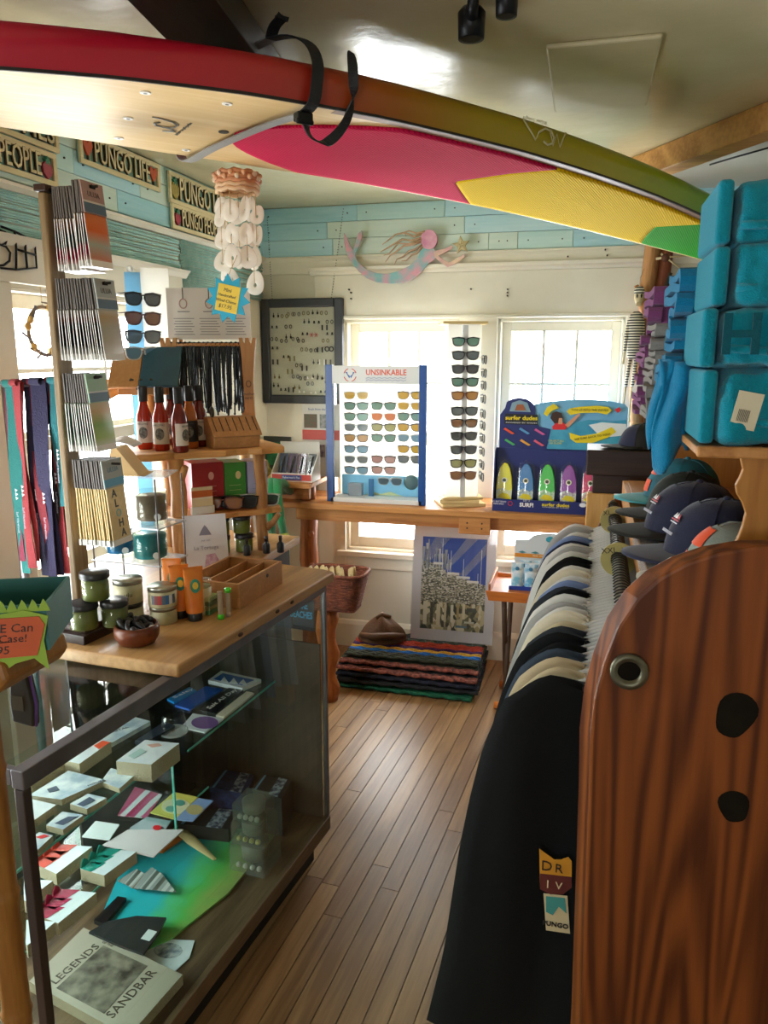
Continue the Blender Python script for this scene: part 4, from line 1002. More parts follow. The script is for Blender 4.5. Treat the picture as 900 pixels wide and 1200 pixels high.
card([(597, 482), (600, 472), (609, 469), (618, 472), (622, 483)], 3.690, 'dome_picture', cm('7f9fb0'), hb_, .002); card([(603, 481), (606, 474), (613, 474), (616, 481)], 3.687, 'dome_figure', cm('a05a32'), hb_, .002)
for i, (px, py, c) in enumerate(((595, 505, 'd84a28'), (613, 505, '5a9ad0'), (631, 506, 'd05a9a'), (596, 518, '4ab06a'), (614, 518.5, 'e0a040'), (630, 519, 'e0607a'))):
    card([(px-5, py-2), (px-3, py-4), (px+8, py+3), (px+5, py+4)], 3.688, 'dude_picture', cm(c), hb_, .002)
tx('NO BATTERIES\nREQUIRED', 584.5, 589, .0105, cm('e6e6f0'), fp, y=3.59); tx('LET\'S', 617, 586.5, .014, cm('f0f0f0'), fp, y=3.59); tx('SURF!', 617, 592, .026, cm('f0f0f0'), fp, y=3.59, bold=.001); tx('surfer dudes', 651, 592, .022, 'ink_yellow', fp, y=3.59, width=.125, bold=.0006); tx('POWERED BY WAVES', 651, 595, .007, cm('e6e6e6'), fp, y=3.59, width=.12)
a, b = P_(598, 590, 3.59); MB().tube([(a+.010*cos(t), -.0105, b+.010*sin(t)) for t in [2*pi*i/16 for i in range(16)]], .0015, 5, closed=True).build('print_ring', 'ink_red', fp)
a, b = P_(683, 592, 3.59); MB().prism(disc(.016, .010), (a, -.0105, b), X, Z, (0, .001, 0)).build('print_blob', cm('e8e8f0'), fp)
for i, (px, c, cn) in enumerate(((590, 'e8df12', 'yellow'), (615, '1173b4', 'blue'), (640, '27c22c', 'green'), (665.5, '8a2f9a', 'purple'), (691, 'd4205c', 'crimson'))):
    p0 = ony(px, 583, 3.63); e = thing('toy_surfboard', '%s toy surfboard in a clear blister pack in the navy counter display' % cn, 'toy', (p0.x, 3.632, ZS+.0058), 0, 'toy surfboards in the counter display')
    T_ = Matrix.Rotation(radians(-8), 4, 'X')
    outl = [(-.030, 0), (-.036, .05), (-.038, .10), (-.034, .15), (-.024, .19), (-.011, .212), (0, .216), (.011, .212), (.024, .19), (.034, .15), (.038, .10), (.036, .05), (.030, 0)]
    MB().prism(outl, (0, 0, 0), X, T_ @ Z, (0, .010, 0)).build('toy_body', mat('toy_'+cn, c, .3), e, bevel=.003)
    lw = MB().prism([(-.034, .004), (-.036, .05), (-.037, .085), (-.01, .098), (.02, .085), (.037, .098), (.036, .05), (.034, .004)], (0, -.0015, 0), X, T_ @ Z, (0, .002, 0)).build('wave_label', mat('wave_'+cn, 'd8e0d0', .4, noise=(55, c, .12)), e)
    MB().prism([(-.03, .055), (-.01, .075), (.02, .07), (.033, .05), (.02, .045), (-.01, .05)], (0, -.003, 0), X, T_ @ Z, (0, .001, 0)).build('label_swoosh', 'ink_yellow', e)
    MB().prism(disc(.013), (0, -.002, .0), X, T_ @ Z, (0, .001, 0)).build('badge', cm('e9e6cf'), e, loc=T_ @ Vector((0, 0, .135)))
    MB().prism(disc(.008), (0, -.0026, .0), X, T_ @ Z, (0, .001, 0)).build('badge_mark', cm('3a4a2a'), e, loc=T_ @ Vector((0, 0, .135)))
    MB().grid(lambda u, v: T_ @ Vector(((2*u-1)*(.044 if v < .72 else .044*sqrt(max(0, 1-((v-.72)/.28)**2))), -.004-.018*sin(pi*u)**.5*sin(pi*min(1, v*1.02))**.4, v*.235)), 12, 12).build('blister', 'clear_film', e)

# ---------------- corner shelf goods ----------------
KB = Vector((-1.395, 3.58, ZK))
lb_ = thing('pen_display', 'red and white counter tray of carded pens on the corner shelf', 'display box', KB)
mat('card_red', 'c23a26', .45); mat('card_white', 'd9d6cc', .5)
MB().box(-.105, .105, -.05, .07, 0, .004).build('tray_floor', 'card_red', lb_)
f_ = bx(-.108, .108, -.055, -.050, 0, .042).build('tray_front', 'card_white', lb_); bx(-.103, .103, -.0565, -.055, .006, .036).build('front_print', 'card_red', f_); bx(-.05, .052, -.058, -.0565, .009, .033).build('front_badge', cm('3a4a8a'), f_)
text('badge_word', 'Fisherman\'s Pen', .016, (0, -.0583, .021), X, Z, cm('e6e6f0'), f_, ext=.0003, width=.09)
for s in (-.108, .104): MB().prism([(-.05, 0), (.07, 0), (.07, .15), (-.05, .045)], (s, 0, 0), Y, Z, (.004, 0, 0)).build('tray_side', 'card_white', lb_)
pk = bx(-.105, .105, .07, .074, 0, .185).build('back_card', 'card_white', lb_)
for i in range(4):
    e = thing('carded_pen', 'dark pen on a blue and mauve card standing in the red tray', 'pen', (KB.x-.076+i*.051, KB.y+.005, ZK+.0095), (radians(-20), 0, 0), 'carded pens in the red tray')
    bx(-.022, .022, 0, .003, 0, .125).build('card', mat('pen_card_%d' % i, ('34507a', '6a4a7a', '8a5a78', '4a5560')[i], .35, noise=(40, '2a2a30', .2)), e)
    MB().tube([(-.004, -.005, .02), (.0, -.006, .06), (.006, -.005, .11)], [.004, .006, .004], 8).build('pen', cm('1c1e22', .25), e)
    bx(-.016, .01, -.004, .0, .004, .022).build('clip', cm('c6b8c2', .3), e); bx(-.023, .023, -.008, .001, .0, .126).build('blister', 'clear_film', e)
hc = thing('lure_header', 'tall postcard header with a red band behind the pen tray', 'sign', (-1.305, 3.72, ZK))
bx(-.10, .10, 0, .004, 0, .37).build('board', 'card_white', hc); bx(-.10, .10, -.0015, 0, .19, .24).build('red_band', 'card_red', hc)
text('header_print', 'fresh from the lodge', .016, (0, -.0008, .345), X, Z, 'ink_blue', hc, ext=.0003)
for xx, c in ((-.055, '7a4a35'), (.03, 'a8a4a4')): bx(xx-.035, xx+.035, -.0015, 0, .25, .32).build('header_picture', mat('hp'+c, c, .5, noise=(50, '4a5a3a', .2)), hc)
for xx in (-.05, .0, .05): bx(xx-.02, xx+.02, -.0015, 0, .10, .165).build('header_picture', mat('hq%d' % int(xx*100), '5a4a56', .5, noise=(60, 'c0b0b0', .2)), hc)
gp = thing('green_picture', 'small dark-framed green picture leaning behind the corner shelf goods', 'picture', (-1.60, 3.86, ZK))
MB().box(-.085, .075, 0, .012, .0, .185).build('frame', cm('26302c', .4), gp, bevel=.003); bx(-.065, .055, -.002, .001, .03, .155).build('picture', mat('green_pic', '0f7a44', .5, noise=(14, '123a2a', .2)), gp)
# rough sponge, shell and driftwood oddments
def lump(name, label, cat, loc, r, m, seed, n=14, rough=.18, group=None):
    rr = random.Random(seed); k = [rr.uniform(2, 6) for _ in range(6)]; mb = MB()
    mb.grid(lambda u, v: Vector((r[0]*sin(pi*v)*cos(2*pi*u)*(1+rough*sin(k[0]*v*3+2*pi*u*2)), r[1]*sin(pi*v)*sin(2*pi*u)*(1+rough*sin(k[1]*v*4)), r[2]*(1-cos(pi*v))*(1+rough*.5*sin(2*pi*u*3+k[2])))), n, n)
    o = mb.build(name, m, None, loc); tag(o, label, cat, group); return o
mat('sponge', 'b7a458', .9, noise=(40, '8f7d3a', .25), bump=(60, 1)); mat('drift_grey', '4c4538', .8, noise=(25, '2e2a22', .25), bump=(40, .8)); mat('bottle_green_stone', '3d6a52', .6, noise=(20, '24463a', .3))
lump('sea_sponge', 'pale yellow sea sponge on the corner shelf beside the pen tray', 'sponge', (-1.565, 3.56, ZK), (.045, .04, .05), 'sponge', 2)
lump('driftwood_knot', 'dark driftwood knot on the corner shelf edge', 'driftwood', (-1.645, 3.49, ZK), (.042, .038, .03), 'drift_grey', 3)
lump('green_stone', 'small green glass stone on the edge of the corner shelf', 'stone', (-1.66, 3.44, ZK), (.02, .018, .018), 'bottle_green_stone', 4)

# ---------------- hung frame of earrings ----------------
EF = Vector((-1.468, 3.915, 1.36)); fw_, fh = .455, .545
ef = thing('earring_frame', 'black picture frame with a mesh panel of earrings, hung on chains', 'frame', EF)
mat('frame_black', '23262a', .38, noise=(8, '2f3338', .3), bump=(30, .15)); mat('screen_mesh', 'c6c6b6', .7, noise=(200, 'aaac98', .3), bump=(500, .5))
def mould(x0, z0, x1, z1): return [(x0, z0), (x1, z1)]
for (a, b, c, d) in ((-fw_/2, -fw_/2+.045, 0, fh), (fw_/2-.045, fw_/2, 0, fh), (-fw_/2+.045, fw_/2-.045, 0, .045), (-fw_/2+.045, fw_/2-.045, fh-.045, fh)):
    q = bx(a, b, -.02, .02, c, d).build('moulding', 'frame_black', ef, bevel=.006, seg=3)
bx(-fw_/2+.04, fw_/2-.04, 0, .004, .04, fh-.04).build('mesh_panel', 'screen_mesh', ef)
for (x0, x1, zt) in ((-.17, -.185, .95), (.16, .23, .975)):
    ch = MB()
    for i in range(34):
        t = i/33; ch.ball((x0+(x1-x0)*t, .012, fh+.004+(zt-fh)*t), .0028, n=6, k=4)
    ch.build('chain', cm('6d6f6a', .4, metal=.7), ef)
rr = random.Random(31); ER = [('1a1a1c', 30), ('7a6a3a', 8), ('e4e2da', 5), ('4a4f52', 6)]
er_meshes = []
for k in range(4):
    mb = MB()
    for s in (-1, 1):
        x = s*.010
        if k == 0: mb.tube([(x, 0, .0), (x, 0, -.008)], .0012, 5); mb.ball((x, 0, -.011), .0042, .003, .005, n=8, k=5)
        elif k == 1: mb.tube([(x+.005*cos(t), 0, -.008+.006*sin(t)) for t in [2*pi*i/10 for i in range(10)]], .0013, 5, closed=True)
        elif k == 2: mb.box(x-.003, x+.003, -.001, .001, -.018, 0)
        else: mb.ball((x, 0, -.004), .0035, n=8, k=5); mb.box(x-.0045, x+.0045, -.001, .001, -.010, -.007)
    er_meshes.append(mb.mesh('earrings', cm('1a1a1c')))
spots = [(.08, .93), (.22, .92), (.32, .94), (.42, .94), (.57, .95), (.72, .96), (.86, .95), (.05, .79), (.28, .80), (.58, .86), (.74, .84), (.95, .85), (.87, .79), (.04, .66), (.20, .64), (.28, .69), (.39, .66), (.48, .64), (.55, .71), (.95, .71), (.88, .64), (.05, .55), (.53, .54), (.68, .53), (.79, .54), (.05, .40), (.23, .45), (.33, .44), (.72, .40), (.82, .40), (.92, .40), (.44, .36), (.53, .33), (.07, .23), (.29, .29), (.38, .23), (.50, .21), (.62, .21), (.71, .24), (.78, .22), (.05, .13), (.62, .15), (.92, .17), (.17, .07), (.30, .08), (.48, .05), (.40, .11), (.67, .04), (.83, .05)]
iw, ih = fw_-.09, fh-.09
for i, (u, v) in enumerate(spots):
    c = rr.choices([a for a, _ in ER], [b for _, b in ER])[0]
    o = bpy.data.objects.new('earrings', er_meshes[rr.randrange(4)]); COL.objects.link(o); o.location = (EF.x-iw/2+iw*u*.94+.01, EF.y-.0055, EF.z+.045+ih*v+.005); slot(o, cm(c)); o.scale = (1.3, 1.3, 1.5)
    tag(o, 'tiny pair of earrings pinned to the mesh of the black frame', 'earrings', 'earrings on the mesh frame')
mb = MB()
for s in (-1, 1):
    for a in range(3): t = a*pi/3; mb.box(-.013, .013, -.001, .001, -.0012, .0012, T=Matrix.Translation((s*.012, 0, 0)) @ Matrix.Rotation(t, 4, 'Y'))
tag(mb.build('earrings', cm('b8403a'), None, (EF.x-iw/2+iw*.68, EF.y-.005, EF.z+.045+ih*.69)), 'red starfish-shaped earrings on the mesh of the black frame', 'earrings', 'earrings on the mesh frame')
mb = MB()
for s in (-1, 1): mb.tube([(s*.012+.011*cos(t), 0, .011*sin(t)) for t in [2*pi*i/16 for i in range(16)]], .003, 6, closed=True)
tag(mb.build('earrings', cm('2a2c2c'), None, (EF.x-iw/2+iw*.91, EF.y-.006, EF.z+.045+ih*.53)), 'large black hoop earrings on the mesh of the black frame', 'earrings', 'earrings on the mesh frame')

# ---------------- mermaid cut-out ----------------
MY = 3.882
mat('mermaid_paint', 'd79aa8', .5, noise=(16, '7fb3b5', .12)); mat('mermaid_skin', 'cf9aa0', .5, noise=(20, 'e0c4a8', .2)); mat('mermaid_hair', 'd0a890', .55, noise=(30, 'a89068', .2)); mat('mermaid_head', 'c77fa0', .5, noise=(22, 'dba8b8', .2)); mat('star_sand', 'cbbd92', .7, noise=(60, 'b3a478', .2))
mm = thing('mermaid_plaque', 'pastel painted wooden mermaid cut-out reaching for a starfish above the windows', 'wall art', ony(470, 300, MY))
mz = lambda pts: [(280+a/3.214, 240+b/3.214) for a, b in pts]
mbz = mm.location
poly_y(mz([(395, 105), (408, 128), (418, 150), (430, 168), (440, 135), (448, 108), (462, 96), (464, 120), (455, 150), (440, 178), (438, 195), (452, 218), (480, 243), (520, 258), (560, 260), (605, 248), (645, 228), (672, 200), (684, 172), (700, 160), (735, 165), (748, 185), (738, 205), (715, 220), (690, 250), (655, 280), (620, 294), (570, 297), (520, 293), (480, 276), (448, 248), (420, 212), (405, 180), (396, 140)]), MY, .012, 'body', 'mermaid_paint', mm, mbz, .002)
poly_y(mz([(715+33*cos(t), 130+38*sin(t)) for t in [2*pi*i/18 for i in range(18)]]), MY-.004, .014, 'head', 'mermaid_head', mm, mbz, .002)
poly_y(mz([(732, 178), (748, 170), (775, 165), (802, 152), (806, 162), (780, 178), (752, 192), (772, 208), (792, 218), (830, 196), (848, 186), (850, 198), (815, 222), (784, 234), (756, 212), (738, 200)]), MY-.005, .012, 'arms', 'mermaid_skin', mm, mbz, .001)
for k, (pts) in enumerate(([(690, 108), (660, 120), (625, 105), (590, 112), (560, 135), (540, 150)], [(686, 125), (650, 135), (615, 130), (580, 150), (555, 165), (532, 178)], [(686, 140), (655, 150), (620, 155), (590, 178), (570, 190), (552, 215)], [(690, 150), (665, 168), (640, 175), (620, 195), (595, 205), (585, 225)], [(700, 100), (670, 108), (640, 98), (622, 104), (630, 118)], [(688, 132), (640, 148), (600, 145), (565, 185), (545, 190)], [(692, 158), (670, 182), (650, 190), (630, 210), (612, 212)])):
    P = [ony(a, b, MY-.003)-mbz for a, b in mz(pts)]; MB().tube(P, [.008, .0095, .008, .0065, .005, .003][:len(P)] if len(P) == 6 else [.008, .008, .006, .005, .003], 6, flat=.6).build('hair_lock', 'mermaid_hair', mm)
so = ony(*mz([(838, 152)])[0], MY)
sf = thing('starfish', 'sand-coloured wooden starfish held out by the mermaid plaque', 'starfish', so); MB().prism(star(5, .046, .020, a0=pi/2+.15), (0, -.008, 0), X, Z, (0, .012, 0)).build('star_body', 'star_sand', sf, bevel=.003)
for k in range(5): a = pi/2+.15+k*2*pi/5; MB().tube([(0, -.009, 0), (.04*cos(a), -.009, .04*sin(a))], [.004, .001], 6).build('ridge', 'star_sand', sf)
# ================= floor under the windows =================
# leaning art print
ab, at = .176, 0
A0 = ony(480, 752, 3.70); AZ = .172
ap = thing('art_print', 'white-matted print of a harbour under a blue sky, wrapped in clear plastic', 'picture', (-.612, 3.70, AZ), (radians(-9), 0, radians(1)))
mat('mat_board', 'c9c8cf', .6); mat('print_sky', '1b3f9e', .5, noise=(5, '33509c', .3))
bx(-.212, .212, 0, .006, 0, .588).build('mat_board', 'mat_board', ap)
bx(-.165, .165, -.0015, 0, .058, .535).build('picture_sky', 'print_sky', ap)
def clutter(name, sx, sz, cols):
    m, nt, b = _new(name); L = nt.links; N = nt.nodes.new; tc = N('ShaderNodeTexCoord'); mp = N('ShaderNodeMapping'); mp.inputs['Scale'].default_value = (sx, 1, sz); L.new(tc.outputs['Object'], mp.inputs[0])
    v = N('ShaderNodeTexVoronoi'); v.inputs['Scale'].default_value = 1; L.new(mp.outputs[0], v.inputs['Vector']); sp = N('ShaderNodeSeparateColor'); L.new(v.outputs['Color'], sp.inputs[0])
    r = N('ShaderNodeValToRGB'); r.color_ramp.interpolation = 'CONSTANT'; e = r.color_ramp.elements
    for i, c in enumerate(cols):
        el = e[i] if i < 2 else e.new(i/len(cols)); el.position = i/len(cols); el.color = _rgb(srgb(c))
    L.new(sp.outputs[0], r.inputs[0]); L.new(r.outputs[0], b.inputs['Base Color']); b.inputs['Roughness'].default_value = .5; return m
clutter('print_boats', 120, 260, ['6a6a5a', 'b8b2a0', '3e4036', 'd0ccc0', '8a8268', '55584a', 'c8c0ac', '7d7a70']); clutter('print_pilings', 60, 40, ['8a8468', 'c2b892', '4a4a3c', 'd6ceb4', '6a6a4c', 'a89a74', '3c4032']); clutter('print_rig', 200, 90, ['7a7d82', 'a8acb0', '5a6068', '8a8f98', 'c0c0c0', '4f5a7a'])
def pp(poly, nm, m, k=1): return MB().prism(poly, (0, -.0015-.0004*k, 0), X, Z, (0, .0004, 0)).build(nm, m, ap)
pp([(-.165, .20), (.165, .20), (.165, .30), (.10, .32), (.05, .33), (.03, .345), (0, .36), (-.03, .35), (-.06, .385), (-.10, .40), (-.165, .41)], 'picture_boats', 'print_boats')
film('print_haze', 'aab4d8', .30)
for poly in ([(-.165, .41), (-.13, .40), (-.02, .535), (-.10, .535)], [(-.05, .38), (-.03, .37), (.12, .535), (.06, .535)], [(.03, .35), (.06, .34), (.165, .46), (.165, .52)]): pp(poly, 'picture_cloud', 'print_haze')
rr = random.Random(44)
for i in range(26):
    x = -.16+i*.0055; z0 = .36+.02*rr.random(); h = rr.uniform(.05, .17)*(1-.45*i/26); pp([(x, z0), (x+.0016, z0), (x+.0016+rr.uniform(-.012, .012), z0+h), (x+rr.uniform(-.012, .012), z0+h)], 'picture_rigging', cm(('8f959c', 'b8bcc0', '6d737a')[i % 3]), 2)
pp([(-.165, .058), (.165, .058), (.165, .20), (-.165, .20)], 'picture_dock', 'print_pilings')
for i, (x, z0, w, h, c) in enumerate(((-.14, .08, .02, .12, 'd8d2bc'), (-.105, .09, .014, .11, '4a4a40'), (-.07, .08, .02, .11, 'd0c8ae'), (-.035, .10, .012, .10, 'c8bfa0'), (.0, .10, .014, .09, 'ddd6c0'), (.03, .12, .012, .07, 'b09868'), (.06, .12, .014, .08, 'd8cfae'), (-.08, .07, .05, .012, 'c9c2a8'), (.05, .075, .06, .012, '5f7a8a'), (.09, .10, .05, .01, 'c8c8b8'), (.10, .16, .05, .02, '4a5248'))):
    pp(rect(w, h, x, z0+h/2), 'picture_piling', cm(c), 2)
for x, z0, z1 in ((-.06, .34, .53), (-.03, .33, .45), (-.015, .33, .47), (.05, .33, .43), (.14, .28, .48), (.125, .28, .36)): pp(rect(.0022, z1-z0, x, (z0+z1)/2), 'picture_mast', cm('d6d8dc'), 3)
for x, z, w in ((.0, .352, .06), (.05, .335, .07), (.10, .315, .06), (-.08, .40, .05)): pp(rect(w, .012, x, z), 'picture_cabin', cm('d9d9d4'), 3)
bx(-.216, .216, -.006, -.0055, -.001, .592).build('plastic_wrap', 'clear_film', ap)

# rope mats in a stack
def rope_mat(label, x0, x1, y0, y1, z, cols, seed, th=.024, n=None):
    rr = random.Random(seed); e = thing('rope_mat', label, 'doormat', ((x0+x1)/2, (y0+y1)/2, z), radians(rr.uniform(-1.5, 1.5)), 'rope mats in a stack')
    cols = [c for c in cols for _ in (0, 1)]; k = len(cols); L = (x1-x0)/2
    for i, c in enumerate(cols):
        y = -(y1-y0)/2+(y1-y0)*(i+.5)/k; ph = rr.random()*6
        pts = [(-L+2*L*j/40, y+.003*sin(j*1.25+ph), th/2+.0022*sin(j*1.25+ph+1)) for j in range(41)]
        rad = (y1-y0)/k*.49
        mb = MB(); mb.tube(pts, [rad*(.95+.12*sin(j*2.5)) for j in range(41)], 8, flat=min(1, th*.44/rad)); mb.build('rope', M('rope_'+c), e)
    return e
for c, h, h2 in (('red', 'c04a34', '94362a'), ('purple', '4c2866', '38205a'), ('gold', 'd6a836', 'b48828'), ('blue', '1f72c4', '165a9c'), ('olive', '3a4030', '262c20'), ('black', '17181a', '24262a'), ('green', '0d6a48', '0a4c36'), ('pink', 'b0624e', '3a2a2c'), ('navy', '232a40', '14161c'), ('plum', '3a2434', '191319')):
    mat('rope_'+c, h, .85, noise=(55, h2, .2), bump=(160, .8))
mx0, mx1, my0, my1 = -1.135, -.43, 3.375, 3.80
rope_mat('rope mat with a green edge lying on the floor, lowest of the stack', mx0-.01, mx1-.02, my0, my1, .0, ['green', 'green', 'black', 'olive', 'black', 'green', 'black', 'olive', 'black', 'green'], 1, .030)
rope_mat('black and navy rope mat on the green-edged one', mx0, mx1, my0+.005, my1, .031, ['black', 'navy', 'black', 'plum', 'black', 'navy', 'black', 'plum', 'black', 'navy'], 2, .026)
rope_mat('dark plum and navy rope mat in the middle of the stack', mx0+.005, mx1-.01, my0+.012, my1, .058, ['navy', 'plum', 'black', 'navy', 'plum', 'black', 'navy', 'plum', 'black', 'navy'], 3, .026)
rope_mat('dark rope mat with a salmon edge strand, third from the top', mx0, mx1, my0+.018, my1, .085, ['pink', 'black', 'plum', 'black', 'olive', 'plum', 'black', 'olive', 'plum', 'black'], 4, .026)
rope_mat('olive rope mat with a salmon strand, second from the top', mx0+.01, mx1-.005, my0+.05, my1, .112, ['pink', 'olive', 'black', 'olive', 'olive', 'black', 'plum', 'olive', 'olive', 'olive'], 5, .026)
rope_mat('striped rope mat in red, purple, gold and blue on top of the stack', mx0+.03, mx1-.01, my0+.08, my1, .139, ['olive', 'olive', 'blue', 'gold', 'purple', 'red', 'red', 'olive', 'black', 'olive'], 6, .026)
bag = MB(); rr = random.Random(8)
bag.grid(lambda u, v: Vector(((.125-.03*v)*cos(2*pi*u)*(1-.75*v**3)*(1+.06*sin(2*pi*u*5+v*4)), (.075-.02*v)*sin(2*pi*u)*(1-.6*v**3)*(1+.07*sin(2*pi*u*4+1)), .125*v*(1+.06*sin(2*pi*u*3)))), 28, 10)
bgo = thing('leather_bag', 'slouched brown leather bag on top of the rope mats', 'bag', (-.965, 3.66, .166), .2)
mat('brown_leather', '6b4a2c', .6, noise=(9, '4a301c', .25), bump=(35, .5)); bag.build('bag_body', 'brown_leather', bgo)
MB().tube([(-.11, -.02, .03), (-.05, -.085, .045), (.05, -.085, .05), (.11, -.02, .03)], [.014, .018, .018, .012], 8).build('fold', 'brown_leather', bgo)
MB().tube([(-.03, -.01, .115), (0, 0, .135), (.045, .005, .12)], [.01, .016, .008], 8).build('knot', 'brown_leather', bgo)
# ---------------- small folding tray table with sun-care display ----------------
wood('tray_wood', '9a4a18', 'c87430', axis=0, scale=6, rough=.4, rings=2.2)
ts = thing('tray_table', 'small folding wooden tray table under the window shelf', 'table', (-.145, 3.47, 0))
ZT = .565
bx(-.235, .235, -.15, .15, ZT-.012, ZT).build('tray_base', 'tray_wood', ts)
for y0 in (-.158, .15): MB().prism([(-.25, .045), (-.235, 0), (.235, 0), (.25, .045)], (0, y0, ZT-.03), X, Z, (0, .010, 0)).build('tray_rim', 'tray_wood', ts, bevel=.002)
for x0 in (-.238, .230): MB().prism([(-.15, -.03), (.15, -.03), (.15, .045), (-.15, .045)], (x0, 0, ZT), Y, Z, (.010, 0, 0)).build('tray_rim', 'tray_wood', ts, bevel=.002)
mat('leg_brown', '4a3524', .6)
for (x0, y0, x1, y1) in ((-.17, -.12, -.17, .12), (.17, -.12, .17, .12), (-.155, .12, -.155, -.12), (.155, .12, .155, -.12)):
    MB().tube([(x0, y0, ZT-.012), (x1, y1, .012)], .013, 6, caps=True).build('leg', 'leg_brown', ts)
for yy in (-.12, .12): MB().cyl((-.2, yy, .018), (.2, yy, .018), .016, n=10).build('foot_rail', 'tray_wood', ts)
sd = thing('sunscreen_display', 'white and orange sun-care counter display with an arched header', 'display box', (-.13, 3.46, ZT+.001)); sd.scale = (1, 1, .74)
mat('card_pale', 'cfd5d8', .5); mat('card_teal', '2f9cb0', .45); mat('card_orange', 'd98a24', .45)
MB().prism([(-.16, .0), (.16, 0), (.16, .27), (.10, .275), (.075, .305), (.03, .322), (-.03, .322), (-.075, .305), (-.10, .275), (-.16, .27)], (0, .09, 0), X, Z, (0, .004, 0)).build('header_board', 'card_pale', sd)
MB().prism([(.04, .32), (.075, .305), (.10, .275), (.16, .20), (.16, .185), (.12, .19)], (0, .0885, 0), X, Z, (0, .0015, 0)).build('teal_sweep', 'card_teal', sd)
MB().prism([(.10, .275), (.16, .27), (.16, .20)], (0, .0885, 0), X, Z, (0, .0015, 0)).build('corner_panel', cm('2d3f86'), sd)
bx(-.16, .16, .0885, .09, .160, .185).build('orange_band', 'card_orange', sd)
text('band_print', 'REEF FRIENDLY SUN CARE', .013, (0, .088, .173), X, Z, cm('f0e6d0'), sd, ext=.0003)
MB().lathe([(.012, 0), (.019, 0), (.019, .001), (.012, .001)], n=20, T=Matrix.Translation((0, .0885, .285)) @ Matrix.Rotation(pi/2, 4, 'X')).build('emblem_ring', 'card_teal', sd)
for i in range(5): MB().prism([(-.02, 0), (0, .010), (.02, 0), (0, -.006)], (-.125+i*.06, .0885, .192), X, Z, (0, .001, 0)).build('turtle_print', cm('4a8a90'), sd)
bx(-.17, .17, -.055, .09, 0, .003).build('tray_floor', cm('2340a0', .4), sd); bx(-.17, .17, -.058, -.055, 0, .025).build('tray_lip', cm('2340a0', .4), sd)
tub = MB(); tub.grid(lambda u, v: Vector(((.027*(1-.0*v))*cos(2*pi*u), (.018*(1-v)+.0015)*sin(2*pi*u), .012+.105*v)), 20, 6)
TUBM = {}
for i, (x, y, c, cn) in enumerate(((-.135, -.03, '6fb4cf', 'pale blue'), (-.075, -.03, '5aa6cc', 'pale blue'), (-.015, -.03, '8fa49a', 'grey-green'), (.035, -.03, 'c9cdd0', 'white and red'), (-.105, .03, '6fb4cf', 'pale blue'), (-.04, .035, '7dbcd2', 'pale blue'), (.03, .03, 'c9cdd0', 'white and red'), (.09, -.025, '7dbcd2', 'pale blue'))):
    e = thing('lotion_tube', '%s sun lotion tube standing in the arched sun-care display' % cn, 'tube', (-.13+x, 3.46+y, ZT+.0035), 0, 'lotion tubes in the sun-care display')
    MB().lathe([(.016, 0), (.0165, .002), (.0165, .014), (.015, .016)], n=16).build('cap', cm('e4e6e6', .3), e)
    tub.build('tube_body', mat('tube%d' % i, c, .3, noise=(30, 'dfe8ea', .12)), e); bx(-.027, .027, -.0012, .0012, .117, .123).build('crimp', cm('d5dcde', .3), e)
    if 'red' in cn: MB().prism(disc(.016, .010), (0, -.0135, .085), X, Z, (0, .0012, 0)).build('red_oval', 'ink_red', e)
    else: MB().prism(disc(.009), (0, -.0125, .095), X, Z, (0, .0012, 0)).build('round_mark', cm('3a7aa0'), e)

# ---------------- pine post, dark slab and driftwood at the corner ----------------
SLB = thing('side_stand', 'dark timber slab on pale pine posts behind the rack', 'stand', (.16, 3.0, 0))
p0 = ony(688, 528, 2.98); p1 = ony(688, 560, 2.98)
bx(-.148, .30, -.03, .20, 1.172, 1.268).build('slab', 'dark_oak', SLB, bevel=.004)
bx(-.12, .30, .0, .18, 1.10, 1.172).build('lower_slab', 'dark_oak', SLB, bevel=.003)
bx(-.14, -.04, -.015, .045, 0, 1.10).build('post', 'post_pine', SLB, bevel=.004)
bx(.16, .26, -.015, .045, 0, 1.10).build('post', 'post_pine', SLB, bevel=.004)
c = cap('baseball_cap', 'black cap with a white tag, lying on the dark timber slab', (.215, 3.06, 1.272), radians(-80), 'bill_dark', 'bill_dark', 'cap_navy', .78); c['group'] = 'caps'
wood('driftwood', '8a5a34', 'c08c58', axis=2, scale=8, rough=.7, rings=2.4, bump=.5)
dw = thing('driftwood_post', 'tall knotted driftwood post beside the window frame', 'driftwood', (.25, 3.87, 0))
MB().tube([(0.02, 0, 0), (.03, 0, .5), (.01, 0, .95), (.0, -.01, 1.2), (-.02, 0, 1.45), (.0, 0, 1.7), (-.005, 0, 1.9), (.01, 0, 2.1), (.0, .0, 2.35)], [.035, .04, .038, .034, .036, .03, .034, .038, .04], 10).build('trunk', 'driftwood', dw)
MB().tube([(.06, .02, 1.2), (.05, .02, 1.5), (.065, .015, 1.75), (.06, .02, 1.95), (.08, .02, 2.2)], [.03, .032, .03, .034, .026], 10).build('second_stem', wood('driftwood_red', '6a3520', 'a05c38', axis=2, scale=8, rough=.65, rings=2, bump=.4), dw)
MB().tube([(.0, -.01, 1.78), (-.03, -.03, 1.86), (-.055, -.03, 1.93)], [.022, .018, .010], 8).build('stub', 'driftwood', dw)
MB().tube([(.0, -.02, 1.62), (.04, -.05, 1.80), (.09, -.04, 1.98)], [.014, .016, .008], 8).build('dark_branch', 'drift_grey', dw)
for z in (1.28, 1.40, 1.52): MB().ball((-.02, -.03, z), .026, .02, .03, n=8, k=6).build('burl', 'driftwood', dw)
cr_ = thing('dried_crab_claw', 'pale twig cross tied on the driftwood post near the ceiling', 'twigs', (.32, 3.80, 2.03))
